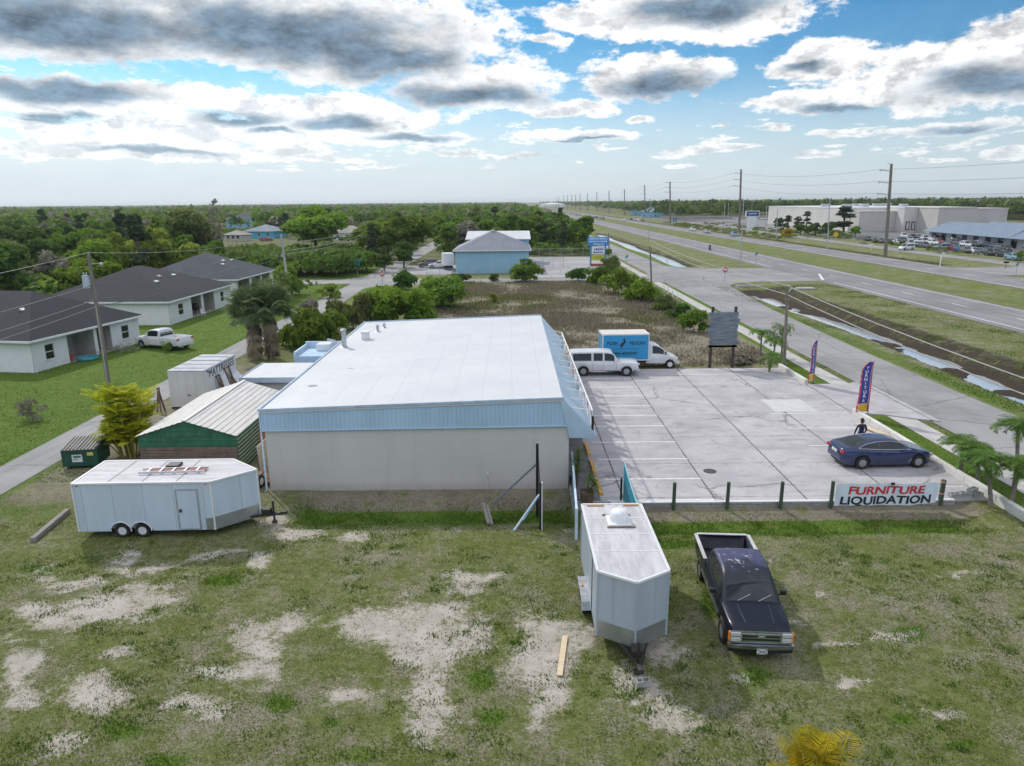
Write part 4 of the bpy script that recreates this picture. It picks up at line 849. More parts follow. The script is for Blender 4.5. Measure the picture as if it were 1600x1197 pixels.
for z_ in (.55, 1.1): b = MB(); b.lathe([(.112, z_-.03), (.12, z_), (.112, z_+.03)], 12); b.build('orange_tape', M('faded orange strap', (.55, .30, .20), .6), th)
# banner
m_ban = M('white banner vinyl', (.68, .74, .82), .45, var=.04, scale=1.0, bump=.02, bscale=3)
ban = thing('banner', 'white furniture liquidation banner hung between two posts in front of the car', 'banner', (14.36, 29.42, -.02))
bw, bh = 4.62, 1.06
def bany(u, v): return .035*math.sin(u*3.1+.5)+.02*math.sin(u*7+v*4)+.03*v*math.sin(u*1.7)
b = MB(); nx_, nz_ = 60, 14
pts = [(bw*i/nx_*(1-.02*(1-j/nz_)), bany(bw*i/nx_, j/nz_), .0+j/nz_*bh*(1-.08*(i/nx_))+.10*(i/nx_)**1.2+.03*math.sin(i/nx_*PI*2.2)*(1-j/nz_)) for j in range(nz_+1) for i in range(nx_+1)]
b.add(pts, [(j*(nx_+1)+i, j*(nx_+1)+i+1, (j+1)*(nx_+1)+i+1, (j+1)*(nx_+1)+i) for j in range(nz_) for i in range(nx_)], 0, True)
sheet = b.build('sheet', m_ban, ban)
def ban_text(txt, size, mat, cx_, cz_, w, shear=0, rot=0.0):
    me = text_mesh(txt, size, mat, bold=.016, ext=.002, shear=shear); xs = [v.co.x for v in me.vertices]; k = w/(max(xs)-min(xs))
    bm = bmesh.new(); bm.from_mesh(me); bmesh.ops.triangulate(bm, faces=bm.faces); 
    for _ in range(2): bmesh.ops.subdivide_edges(bm, edges=[e for e in bm.edges if e.calc_length() > .16], cuts=2); bmesh.ops.triangulate(bm, faces=[f for f in bm.faces if len(f.verts) > 3])
    for v in bm.verts:
        u = cx_+v.co.x*k; z_ = cz_+v.co.y+.03*(u/bw-.5)+v.co.x*rot; v.co = Vector((u, bany(u, z_/bh)-.012-v.co.z*.5, z_))
    bm.to_mesh(me); bm.free(); link('lettering', me, sheet)
ban_text('FURNITURE', .50, M('banner red', (.60, .035, .045), .5), 2.24, .74, 3.4, .12, .008); ban_text('LIQUIDATION', .52, M('banner black', (.02, .022, .03), .5), 2.26, .27, 4.05, .06, .012)
b = MB(); b.box((2.5, .0, 1.06), (.16, .06, .1), bev=.01); b.build('clip', m_blackm, ban)

# white kerb walls along the right of the lot
def kerb(label, y0, y1, x_=21.72, h=.42, gap=True):
    th = thing('kerb_wall', label, 'kerb wall', (x_, y0, 0)); b = MB(); n = round((y1-y0)/2.4); w = (y1-y0)/n
    for k in range(n): b.b2((-.13, k*w+.015, -.5), (.13, (k+1)*w-.015, h+R.uniform(-.012, .012)), bev=.02)
    b.build('kerb_block', M('whitewashed concrete', (.66, .645, .60), .85, var=.08, scale=1.2, dirt=.35, dirtc=(.36, .33, .29), bump=.06, bscale=14), th)
kerb('long white kerb wall beside the palms and the blue car', 18.0, 43.3); kerb('short white kerb wall past the driveway by the first flag', 50.8, 56.2)
th = thing('plank_beam', 'pale wooden plank lying on the lot behind the blue car', 'plank', (21.05, 39.6, LZ), rad(105)); b = MB(); b.box((0, 0, .1), (2.5, .34, .07), bev=.01); b.b2((-1.1, -.2, 0), (-.95, .2, .065)); b.b2((.9, -.2, 0), (1.05, .2, .065)); b.build('plank', m_newwood, th)
m_yel = M('yellow wheel stop', (.62, .36, .08), .75, var=.15, scale=3, dirt=.35, dirtc=(.38, .3, .2))
for k, (y_, lb) in enumerate(((36.75, 'yellow wheel stop farthest from the grey trailer'), (34.1, 'yellow wheel stop second from the lawn'), (31.5, 'yellow wheel stop nearest the lawn beside the potted plants'))):
    th = thing('wheel_stop', lb, 'wheel stop', (4.08, y_, LZ), PI/2, 'yellow wheel stops beside the store'); b = MB(); b.loft([[(s_, -.1, 0), (s_, .1, 0), (s_, .075, .14), (s_, -.075, .14)] for s_ in (-.95, .95)], True, True, 0, False); b.build('bar', m_yel, th)

# blue fences
m_bluef = M('pale blue painted board', (.33, .52, .66), .65, var=.1, dirt=.2)
board_fence('board_fence', 'long pale blue board fence running from the store corner to the grey trailer', (2.92, 33.0, 0), (2.55, 26.4, -.05), 1.28, m_bluef, capm=M('white blue cap', (.56, .68, .78), .6))
tf = thing('teal_panel', 'teal sheet panel with sloping top standing behind the grey trailer', 'fence panel', (5.0, 30.0, LZ)); b = MB()
prof = [(0, 0), (3.0, -.2), (3.0, .95), (2.4, 1.02), (1.6, 1.2), (.8, 1.45), (0, 1.78)]
b.prism(prof, lambda u, v, w: (w+u*.05, -u, v), .05); b.build('sheet', M('teal sheet', (.035, .27, .36), .5, var=.15, scale=1.5, dirt=.2, dirtc=(.2, .42, .48)), tf)
b = MB(); b.tube([(.03+u*.05, -u, v+.02) for u, v in prof[2:]], .03, 6); b.build('edge_trim', M('pale teal edge', (.33, .55, .62), .6), tf)
b = MB(); b.cyl((-.09, .05, -.1), (-.09, .05, 1.05), .05, n=10); b.build('post', m_blackm, tf)
# free-standing sign frame on the swale
sg = thing('leaning_signpost', 'tall black sign frame seen edge-on with pale blue braces in front of the store wall', 'sign frame', (1.15, 27.3, 0)); b = MB()
b.b2((-.06, -.05, -.2), (.02, .05, 2.1)); b.build('post', m_blackm, sg); b = MB(); b.b2((-.12, 2.35, -.6), (.0, 2.47, 2.95)); b.build('post', m_blackm, sg)
b = MB(); b.prism([(.0, .3), (2.35, .2), (2.35, 2.7), (1.3, 2.2), (0, 1.9)], lambda u, v, w: (-.03+w, u+.05, v), .03); b.build('board', m_blackm, sg)
b = MB(); b.b2((.022, -.06, -.2), (.07, .06, 2.12)); b.build('edge_trim', M('white edge', (.6, .62, .66), .5), sg)
b = MB(); b.beam((-.05, .3, 1.45), (-1.12, -.05, .0), .12, .05); b.build('brace', M('pale blue brace', (.36, .47, .60), .7), sg); b = MB(); b.beam((-.05, .5, 1.35), (-.75, .0, .45), .1, .04); b.build('brace', M('pale blue timber', (.36, .47, .60), .7), sg)
b = MB(); b.beam((-.1, 2.4, 2.0), (-2.0, 2.3, .2), .13, .05); b.build('brace', M('slate timber', (.14, .17, .20), .7), sg)
# ------------------------------------------------------------------ vehicles
def interp(tab, x):
    if x <= tab[0][0]: return tab[0][1]
    for (a, b), (c, d) in zip(tab, tab[1:]):
        if x <= c:
            q = (x-a)/(c-a) if c > a else 0; return b+(d-b)*q
    return tab[-1][1]
def smooth(tab, n=3):
    """round the corners of a profile a little"""
    for _ in range(n):
        out = [tab[0]]
        for (a, b), (c, d) in zip(tab, tab[1:]): out += [(a*.75+c*.25, b*.75+d*.25), (a*.25+c*.75, b*.25+d*.75)]
        tab = out+[tab[-1]]
    return tab
def frange(a, b, d):
    n = max(1, round((b-a)/d)); return [a+(b-a)*i/n for i in range(n+1)]
def car_parts(sp, step=.06):
    """mesh builders for a car heading +X, built from side profiles"""
    zb, zs, wt = smooth(sp['belt'], sp.get('sm', 2)), smooth(sp['sill'], 2), smooth(sp['width'], 2)
    x0, x1 = zb[0][0], zb[-1][0]; wr = sp['r']; arch = wr*1.16
    xs = sorted(set(round(v, 4) for v in frange(x0, x1, step)+[xw+s_*arch for xw in sp['axles'] for s_ in (-1, 1)]+[v for e in sp.get('bed', ()) for v in (e-.001, e+.001)]))
    bed = sp.get('bed')
    def half(x):
        w = interp(wt, x); z1 = interp(zb, x); z0 = interp(zs, x); zz = z0
        for xw in sp['axles']:
            d = arch**2-(x-xw)**2
            if d > 0: zz = max(zz, wr+d**.5)
        zz = min(zz, z1-.08); cr = sp.get('crown', .03)
        if bed and bed[0] < x < bed[1]:
            return [(w*.97, zz), (w, zz+(z1-zz)*.3), (w, zz+(z1-zz)*.62), (w*.985, z1-.04), (w*.97, z1), (w-.10, z1), (w-.12, sp['bedz']), (0, sp['bedz'])]
        return [(w*.955, zz), (w, zz+(z1-zz)*.32), (w*.995, zz+(z1-zz)*.66), (w*.965, z1-.045), (w*.91, z1), (w*.68, z1+cr*.7), (w*.35, z1+cr), (0, z1+cr)]
    car_parts.half = half; body = MB(); rings = []
    for x in xs:
        h = half(x); rings.append([(x, y, z) for y, z in h]+[(x, -y, z) for y, z in reversed(h[:-1])])
    n = len(rings[0]); body.loft(rings, False, False, 0, True)
    body.add(rings[0], [tuple(range(n))]); body.add(rings[-1], [tuple(reversed(range(n)))])
    # greenhouse
    rf = smooth(sp['roof'], sp.get('rsm', 2)); gx0, gx1 = rf[0][0], rf[-1][0]
    cuts = [v for a, b in sp['side'] for v in (a, b)]+list(sp['screen'])+list(sp['rear'])
    gxs = sorted(set(round(v, 4) for v in frange(gx0, gx1, step)+[c for c in cuts if gx0 < c < gx1]))
    top_w, wshield, wrear, wside, cab = sp['roofw'], MB(), MB(), MB(), MB()
    zmax = max(z for _, z in rf)
    def ghalf(x):
        z1 = interp(zb, x)-.012; zr = max(interp(rf, x), z1+.004); w = interp(wt, x)*.93; f = (zr-z1)/(zmax-interp(zb, 0)+.012)
        wr_ = w+(top_w-w)*max(0, min(1, f)); q = lambda s_: (w+(wr_-w)*s_, z1+(zr-z1)*s_)
        return [q(0), q(.12), q(.86), q(.97), (wr_*.86, zr+.012*f), (wr_*.45, zr+.03*f), (0, zr+.035*f)]
    G = [(x, ghalf(x)) for x in gxs]
    for (xa, A), (xb, B_) in zip(G, G[1:]):
        xm = (xa+xb)/2
        for k in range(6):
            tgt = cab
            if k == 1 and any(a <= xm <= b for a, b in sp['side']): tgt = wside
            elif k >= 4 and sp['screen'][0] <= xm <= sp['screen'][1]: tgt = wshield
            elif k >= 4 and sp['rear'][0] <= xm <= sp['rear'][1]: tgt = wrear
            for s_ in (1, -1):
                q = [(xa, s_*A[k][0], A[k][1]), (xb, s_*B_[k][0], B_[k][1]), (xb, s_*B_[k+1][0], B_[k+1][1]), (xa, s_*A[k+1][0], A[k+1][1])]
                tgt.add(q if s_ > 0 else q[::-1], [(0, 1, 2, 3)], 0, True)
    for x, h in (G[0], G[-1]):
        if h[-1][1]-h[0][1] > .1:
            tgt = cab
            pts = [(x, y, z) for y, z in h]+[(x, -y, z) for y, z in reversed(h[:-1])]; cab.add(pts, [tuple(range(len(pts)))])
            if sp.get('backglass') and x == G[0][0]:
                wrear.add([(x-.012, y*.82, h[1][1]+(h[3][1]-h[1][1])*q) for y, q in ((h[1][0], .05), (-h[1][0], .05), (-h[3][0], .92), (h[3][0], .92))], [(0, 1, 2, 3)])
    return body, cab, wside, wshield, wrear
def weld(o, d=.0008):
    bm = bmesh.new(); bm.from_mesh(o.data); bmesh.ops.remove_doubles(bm, verts=bm.verts, dist=d); bmesh.ops.recalc_face_normals(bm, faces=bm.faces); bm.to_mesh(o.data); bm.free()
def split_panes(ws, ranges, th, dx=0.0):
    for a, c in ranges:
        for s_ in (1, -1):
            b = MB()
            for f in ws.f:
                q = [ws.v[i] for i in f]; xm = sum(p[0] for p in q)/4
                if a+dx <= xm <= c+dx and q[0][1]*s_ > 0: b.add(q, [(0, 1, 2, 3)], 0, True)
            if b.f: weld(b.build('side_window', m_glass, th))
def build_car(name, label, cat, loc, rz, sp, pmat, lowres=False, group=None, rimm=None, spokes=5, lights=True):
    th = thing(name, label, cat, loc, rz, group); body, cab, ws, wf, wr_ = car_parts(sp, .16 if lowres else .06)
    bo = body.build('body', pmat, th); c = cab.build('roof', pmat, th); weld(bo); weld(c)
    for b_, nm in ((wf, 'windscreen'), (wr_, 'rear_window')):
        if b_.f: weld(b_.build(nm, m_glass, th))
    if ws.f:
        if lowres: weld(ws.build('side_window', m_glass, th))
        else: split_panes(ws, sp['side'], th)
    if not lowres:
        for xd in sp.get('seams', ()):
            for s_ in (1, -1): b = MB(); hh_ = car_parts.half(xd); b.tube([(xd, s_*(y_+.001), z_) for y_, z_ in hh_[:5]], .007, 4); b.build('door_seam', m_blackm, bo)
        for xd in sp.get('handles', ()):
            for s_ in (1, -1): hh_ = car_parts.half(xd); b = MB(); b.box((xd, s_*(hh_[3][0]+.012), hh_[3][1]-.08), (.2, .03, .035), bev=.01); b.build('door_handle', pmat, bo)
        for xd in sp.get('lids', ()):
            hh_ = car_parts.half(xd); b = MB(); b.tube([(xd, s_*y_, z_+.002) for s_, q_ in ((1, hh_[4:]), (-1, hh_[4:-1][::-1])) for y_, z_ in q_], .007, 4); b.build('lid_seam', m_blackm, bo)
    L0, L1 = sp['belt'][0][0], sp['belt'][-1][0]; w = max(q for _, q in sp['width']); b = MB()
    zlo = sp['sill'][len(sp['sill'])//2][1]
    b.b2((L0+.25, -w+.2, zlo-.05), (L1-.25, w-.2, zlo+.25))
    for xw in sp['axles']: b.b2((xw-sp['r']*1.2, -w+.16, zlo), (xw+sp['r']*1.2, w-.16, min(sp['r']*2.3, interp(sp['belt'], xw)-.08)))
    b.build('underbody', m_blackm, th)
    for xw in sp['axles']:
        for s_ in (1, -1):
            if lowres:
                b = MB(); b.cyl((xw, s_*(w-.22), sp['r']), (xw, s_*(w-.03), sp['r']), sp['r'], n=14, mi=0); b.cyl((xw, s_*(w-.03), sp['r']), (xw, s_*(w-.018), sp['r']), sp['r']*.62, n=12, mi=1); b.build('wheel', [m_rubber, m_alu], th)
            else: wheel(th, xw, s_*(w-.115), sp['r'], .22, s_, spokes, rimm)
    if lights:
        zl = interp(sp['belt'], L1-.12); wl = interp(sp['width'], L1-.15); zt_ = interp(sp['belt'], L0+.1); wt_ = interp(sp['width'], L0+.1)
        for s_ in (1, -1):
            b = MB(); b.box((L1-.10, s_*(wl-.22), zl-.10), (.2, .36, .15), rz=-s_*.35, bev=.03); b.build('headlight', m_clear, th)
            b = MB(); b.box((L0+.09, s_*(wt_-.16), zt_-.14), (.18, .34, .15), rz=s_*.35, bev=.03); b.build('tail_light', m_red, th)
            xm = sp['screen'][0]-.02 if 'mirx' not in sp else sp['mirx']
            b = MB(); b.sphere((xm, s_*(w+.09), interp(sp['belt'], xm)+.07), (.08, .11, .07), 10, 6); b.build('mirror', sp.get('mirm', pmat), th)
    return th
SEDAN = dict(belt=[(-2.47, .5), (-2.46, .86), (-2.40, 1.05), (-2.1, 1.10), (-1.5, 1.08), (-.4, 1.0), (.9, .97), (1.25, .985), (1.9, .88), (2.28, .78), (2.45, .66), (2.47, .45)], sill=[(-2.47, .42), (-2.25, .26), (-1.6, .22), (1.9, .2), (2.3, .22), (2.47, .3)],
    width=[(-2.47, .66), (-2.36, .82), (-1.9, .91), (-1, .935), (1.2, .93), (1.8, .92), (2.2, .83), (2.4, .66), (2.47, .5)], axles=(-1.36, 1.61), r=.345, roof=[(-2.15, 1.10), (-1.75, 1.2), (-1.0, 1.41), (-.2, 1.475), (.35, 1.45), (.75, 1.3), (1.5, .95)], roofw=.60, side=[(-1.45, -.52), (-.46, .78)], screen=(.42, 1.32), rear=(-2.0, -1.02), mirx=.75, seams=(.98, -.48, -1.12), handles=(-.28, -1.0), lids=(1.36, -2.2))
PICK = dict(belt=[(-2.92, .55), (-2.915, 1.2), (-2.88, 1.27), (-.9, 1.27), (-.7, 1.22), (1.3, 1.16), (1.65, 1.16), (2.6, 1.08), (2.82, 1.0), (2.88, .9), (2.9, .5)], sill=[(-2.92, .6), (-2.6, .5), (0, .42), (2.5, .4), (2.9, .42)], width=[(-2.92, .9), (-2.8, .96), (0, .97), (2.2, .96), (2.7, .91), (2.9, .84)], axles=(-1.85, 1.95), r=.38,
    roof=[(-.78, 1.5), (-.74, 1.80), (-.55, 1.86), (.3, 1.87), (.75, 1.82), (.95, 1.72), (1.62, 1.14)], rsm=1, roofw=.74, side=[(-.6, -.12), (-.02, 1.02)], screen=(.86, 1.56), rear=(-.79, -.77), bed=(-2.86, -.85), bedz=.72, backglass=True, mirx=1.12, crown=.04, seams=(1.12, -.06, -.68), handles=(.1,), lids=(1.62,))
BURB = dict(belt=[(-2.72, .5), (-2.715, 1.05), (-2.68, 1.14), (1.05, 1.14), (1.2, 1.14), (2.55, 1.09), (2.68, 1.0), (2.72, .55)], sill=[(-2.72, .5), (0, .45), (2.72, .5)], width=[(-2.72, .9), (-2.5, .97), (2.3, .97), (2.6, .93), (2.72, .88)], axles=(-1.55, 1.78), r=.40, roof=[(-2.66, 1.3), (-2.62, 1.75), (-2.5, 1.86), (0, 1.92), (.5, 1.88), (.72, 1.78), (1.3, 1.13)], rsm=1, roofw=.78,
    side=[(-2.35, -.95), (-.78, -.08), (.06, .82)], screen=(.68, 1.25), rear=(-2.75, -2.7), backglass=True, mirx=.85, handles=(.15, -.72), lids=(1.35,))
VAN = dict(belt=[(-1.3, .55), (-1.29, 1.2), (-.6, 1.25), (.4, 1.22), (.6, 1.2), (1.3, 1.02), (1.5, .88), (1.54, .55)], sill=[(-1.3, .5), (1.54, .45)], width=[(-1.3, .94), (.8, .96), (1.2, .93), (1.45, .82), (1.54, .7)], axles=(.78,), r=.38, roof=[(-1.29, 1.5), (-1.27, 2.05), (-1.0, 2.12), (-.5, 2.1), (-.1, 1.95), (.75, 1.2)], rsm=1, roofw=.76, side=[(-.75, .22)], screen=(-.12, .68), rear=(-1.4, -1.39), mirx=.3)

# blue sedan
bmw = build_car('parked_sedan', 'shiny dark blue sedan parked behind the banner beside the white kerb wall', 'car', (18.85, 34.5, LZ), rad(2.5), SEDAN, paint('metallic blue paint', (.006, .024, .10), .22, .2, .8), spokes=10)
bmw.scale = (.97,)*3
b = MB(); b.box((-2.44, 0, .82), (.06, .52, .14)); b.build('licence_plate', M('pale plate', (.6, .62, .6), .5), bmw)
b = MB()
for s_ in (1, -1):
    pts = [(-1.62, .80, 1.13), (-1.2, .72, 1.32), (-.6, .655, 1.415), (.1, .645, 1.435), (.6, .69, 1.34), (1.12, .80, 1.09)]
    b.tube([(x_, s_*(y_+.03), z_) for x_, y_, z_ in pts], .016, 5); b.tube([(-1.62, s_*.85, 1.12), (-.2, s_*.885, 1.035), (1.12, s_*.875, 1.03)], .016, 5)
b.build('window_trim', m_chrome, bmw)
b = MB()
for s_ in (1, -1): b.beam((1.02, s_*.945, .36), (1.2, s_*.94, .52), .035, .02)
b.build('side_gill', m_chrome, bmw)
b = MB(); b.box((2.43, 0, .6), (.08, .9, .2), bev=.03); b.build('grille', m_blackm, bmw)
# dark pickup in the foreground
pk_p = paint('faded black blue paint', (.003, .0065, .02), .3, .0, .12, 0, dust=.08)
for nd in pk_p.node_tree.nodes:
    if nd.type == 'BSDF_PRINCIPLED': nd.inputs['Specular IOR Level'].default_value = .35
pk = build_car('pickup_truck', 'old dark blue pickup with faded roof parked nose-forward on the lawn', 'pickup truck', (7.52, 21.35, -.02), rad(-94.5), PICK, pk_p, spokes=6, lights=False)
pkr, t, p = newmat('sun faded roof paint'); P = t.obj(); q = t.sep(P)
fa_ = t.math('ADD', t.math('MULTIPLY', t.noise(P, 2.4, 6, .65), .9), t.math('MULTIPLY', q[0], -.22))
c = t.mix(t.sstep(fa_, .28, .48), (.012, .016, .032), (.055, .055, .125)); c = t.mix(t.math('MULTIPLY', t.sstep(t.noise(P, 3.0, 7, .72), .57, .66), t.math('MULTIPLY', t.sstep(q[0], -.75, -.2), t.sstep(q[2], 1.78, 1.84))), c, (.42, .42, .48))
t.put(p.inputs['Base Color'], t.mix(t.sstep(q[2], 1.6, 1.75), (.007, .010, .02), c)); p.inputs['Roughness'].default_value = .42
for ch in pk.children:
    if ch.name.startswith('roof'): ch.data.materials[0] = pkr
m_pkchrome = M('dull chrome', (.42, .46, .48), .25, .95, var=.1)
b = MB()
for s_ in (1, -1): b.b2((-2.85, s_*.955-.06, 1.272), (-.92, s_*.955+.06, 1.30))
b.b2((-2.92, -.9, 1.272), (-2.80, .9, 1.30)); b.build('bed_rail_cap', M('aluminium rail', (.62, .61, .59), .45, .3, dirt=.3), pk)
b = MB(); b.b2((-2.78, -.84, .725), (-.9, .84, .745)); b.build('bed_liner', m_blackm, pk)
b = MB()
for k in range(3): b.b2((2.86, -.58, .66+k*.105), (2.925, .58, .70+k*.105))
b.b2((2.87, -.9, .60), (2.90, .9, .98)); b.build('grille', [m_pkchrome], pk)
b = MB(); b.b2((2.905, -.55, .71), (2.915, .55, .755)); b.b2((2.905, -.55, .815), (2.915, .55, .86)); b.build('grille_slot', m_blackm, pk)
b = MB(); b.box((2.935, 0, .835), (.02, .2, .05), bev=.008); b.build('emblem', m_chrome, pk)
for s_ in (1, -1):
    for z_ in (.72, .89): b = MB(); b.box((2.89, s_*.74, z_), (.1, .3, .12), bev=.02); b.build('headlight', m_clear, pk)
    b = MB(); b.box((2.86, s_*.915, .80), (.12, .05, .30), bev=.015); b.build('marker_light', m_amber, pk)
    b = MB(); b.box((-2.87, s_*.88, 1.0), (.08, .12, .36), bev=.02); b.build('tail_light', m_red, pk)
    b = MB(); b.box((1.12, s_*1.10, 1.27), (.11, .2, .17), bev=.04); b.beam((1.15, s_*.93, 1.18), (1.12, s_*1.05, 1.24), .03, .03); b.build('mirror', m_blackm, pk)
b = MB(); b.loft([[(2.83, y_, .44), (3.0-.10*abs(y_)**2, y_, .44), (3.02-.10*abs(y_)**2, y_, .56), (2.83, y_, .58)] for y_ in (-.96, -.8, -.4, 0, .4, .8, .96)], True, True, 0, False); b.build('bumper', m_pkchrome, pk)
b = MB(); b.loft([[(2.84, y_, .30), (2.97-.10*abs(y_)**2, y_, .30), (2.98-.10*abs(y_)**2, y_, .435), (2.84, y_, .435)] for y_ in (-.94, -.4, .4, .94)], True, True, 0, False); b.build('air_dam', m_blackm, pk)
b = MB(); b.box((3.02, .02, .40), (.015, .31, .16)); fp = b.build('licence_plate', M('white plate', (.62, .62, .60), .5), pk)
m_flagred = M('dull red print', (.25, .05, .05), .5)
b = MB(); b.beam((3.031, -.13, .33), (3.031, .17, .47), .018, .004, up=(1, 0, 0)); b.beam((3.031, -.13, .47), (3.031, .17, .33), .018, .004, up=(1, 0, 0)); b.build('cross_print', M('dark plate print', (.05, .03, .05), .5), fp)
b = MB()
for s_ in (.22, -.42): b.beam((1.60, s_, 1.215), (1.42, s_+.42, 1.345), .02, .012)
b.build('wiper', M('grey wiper', (.3, .31, .32), .5), pk)
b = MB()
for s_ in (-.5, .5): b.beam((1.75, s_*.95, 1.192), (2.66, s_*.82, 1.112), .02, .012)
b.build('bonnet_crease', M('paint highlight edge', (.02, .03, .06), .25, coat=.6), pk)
for s_ in (1, -1):
    b = MB(); b.b2((-1.35, s_*.985-.012, .62), (1.45, s_*.985+.012, .68)); b.build('side_moulding', m_chrome, pk)
b = MB(); b.tube([(1.02+.0*a, .38+.17*math.cos(a*PI/6), 1.30+.17*math.sin(a*PI/6)) for a in range(13)], .014, 5); b.build('steering_wheel', m_blackm, pk)
# white sport utility
wp_ = paint('white car paint', (.70, .71, .72), .3, 0, .6)
su = build_car('white_wagon', 'white square-bodied sport utility wagon parked beside the store', 'car', (7.15, 54.55, LZ), rad(-3), BURB, wp_, spokes=8)
b = MB(); b.b2((2.6, -.92, .45), (2.78, .92, .6)); b.build('bumper', m_chrome, su)
b = MB(); b.b2((2.69, -.6, .72), (2.735, .6, .98)); b.build('grille', m_blackm, su)
b = MB()
for s_ in (1, -1):
    for xw in BURB['axles']: b.tube([(xw+.47*math.cos(PI*i/12), s_*.975, .40+.47*math.sin(PI*i/12)) for i in range(13)], .03, 5)
b.build('wheel_arch_trim', wp_, su)
b = MB()
for x_ in (-.86, 0.0, .98): 
    for s_ in (1, -1): b.b2((x_-.006, s_*.972-.004, .5), (x_+.006, s_*.972+.004, 1.12))
b.build('door_seam', m_blackm, su)
# blue box truck
bt = thing('box_truck', 'bright blue lettered box truck with white cab parked on the grass behind the wagon', 'truck', at(984, 579, 0)+Vector((-.55, 1.3, 0)), rad(1.5)); bt.scale = (.95,)*3
body, cabm, ws, wf, wr_ = car_parts(VAN)
o_ = bt.location
sub = [(body, 'body', wp_), (cabm, 'cab_roof', wp_), (wf, 'windscreen', m_glass)]
cab_x = 3.3
for b_, nm, mt in sub:
    b_.v = [(x_+cab_x, y_, z_) for x_, y_, z_ in b_.v]; oo = b_.build(nm, mt, bt); weld(oo)
ws.v = [(x_+cab_x, y_, z_) for x_, y_, z_ in ws.v]; split_panes(ws, VAN['side'], bt, cab_x)
m_tblue = M('bright blue box paint', (.025, .30, .58), .4, var=.04, scale=.8, dirt=.1, dirtc=(.10, .36, .58))
b = MB(); b.b2((-1.75, -1.1, .85), (2.15, 1.1, 3.05)); bx = b.build('cargo_box', m_tblue, bt)
b = MB()
for s_ in (-1.1, 1.1): b.b2((-1.8, s_-.03, .80), (2.2, s_+.03, .88)); b.b2((-1.8, s_-.03, 3.0), (2.2, s_+.03, 3.08)); b.b2((-1.82, s_-.035, .88), (-1.73, s_+.035, 3.0)); b.b2((2.12, s_-.02, .88), (2.19, s_+.02, 3.0))
b.b2((-1.82, -1.07, 2.94), (-1.7, 1.07, 3.08)); b.build('frame', m_white, bx)
b = MB(); b.b2((-1.8, -1.12, 3.08), (2.2, 1.12, 3.10)); b.build('roof', M('cream box roof', (.66, .62, .56), .6, var=.05, dirt=.3), bx)
b = MB(); b.b2((-1.79, -.95, .95), (-1.755, .95, 2.9)); rd = b.build('roller_door', M('blue roller door', (.03, .25, .48), .5, ribs=(2, .3, .01)), bx)
b = MB(); b.b2((-2.2, -1.0, .75), (-2.12, 1.0, 1.45)); b.b2((-2.2, -.95, .5), (-1.75, .95, .62)); b.build('tail_lift', M('cream tail lift', (.62, .60, .54), .6, dirt=.3), bt)
b = MB(); b.b2((-1.7, -.45, .5), (4.3, .45, .84)); b.b2((.1, -1.0, .42), (1.3, -.6, .8)); b.build('chassis', m_blackm, bt)
b = MB(); b.b2((cab_x+1.42, -.85, .42), (cab_x+1.6, .85, .6)); b.build('bumper', m_chrome, bt)
for s_ in (-1, 1):
    wheel(bt, cab_x+.78, s_*.84, .38, .22, s_, 6, m_white); wheel(bt, -.35, s_*.84, .38, .34, s_, 6, m_white)
    b = MB(); b.box((cab_x+1.42, s_*.62, .86), (.16, .3, .17), bev=.03); b.build('headlight', m_clear, bt)
    b = MB(); b.box((cab_x+.33, s_*1.08, 1.4), (.1, .2, .26), bev=.03); b.build('mirror', m_blackm, bt)
m_dkb = M('dark truck lettering', (.012, .03, .05), .5)
put_text('POSH', .40, m_dkb, bx, (-.95, -1.104, 2.30), (PI/2, 0, 0), bold=.012, ext=.002, sx=.92); put_text('PELICAN', .40, m_dkb, bx, (1.2, -1.104, 2.30), (PI/2, 0, 0), bold=.012, ext=.002, sx=.86)
put_text('941-474-0797', .34, m_dkb, bx, (.25, -1.104, 1.42), (PI/2, 0, 0), bold=.01, ext=.002, sx=1.0)
b = MB()
pel = [(-.26, -.26), (-.2, -.06), (-.02, .06), (.1, .18), (.02, .34), (.05, .42), (.16, .43), (.22, .33), (.24, .0), (.28, -.02), (.26, .34), (.24, .22), (.2, .06), (.12, -.08), (.02, -.2), (.06, -.3), (-.06, -.28), (-.12, -.36), (-.2, -.3)]
pel = [(-.26, -.30), (-.22, -.05), (-.05, .08), (.06, .17), (.02, .30), (.06, .42), (.16, .42), (.19, .33), (.30, -.02), (.20, .02), (.17, .22), (.20, .02), (.10, -.16), (-.02, -.26), (-.12, -.38)]
pel = [(-.26, -.30), (-.22, -.05), (-.05, .08), (.06, .17), (.02, .30), (.06, .42), (.16, .43), (.21, .34), (.31, .0), (.22, .06), (.15, .27), (.2, .08), (.12, -.14), (-.02, -.26), (-.14, -.38)]
b.prism(pel, lambda u, v, w: (-.06+u*.9, -1.103-w, 2.30+v*1.0), .003); b.build('pelican_emblem', m_dkb, bx)
b = MB()
for (u0, u1, z_) in ((-.9, 1.3, 1.83), (-.7, -.1, 1.02), (.05, .55, 1.02), (.7, 1.2, 1.02)):
    x_ = u0
    while x_ < u1: q = R.uniform(.04, .10); b.b2((x_, -1.105, z_-.03), (min(u1, x_+q), -1.1005, z_+.03)); x_ += q+.03
b.build('small_print', M('pale blue small print', (.012, .13, .26), .5), bx)
b = MB()
for k in range(9): b.b2((-1.8, -.5+.12*(k % 3), 2.6-.2*k), (-1.792, .5-.1*(k % 2), 2.68-.2*k))
b.build('door_print', M('pale door print', (.25, .48, .62), .5), rd)
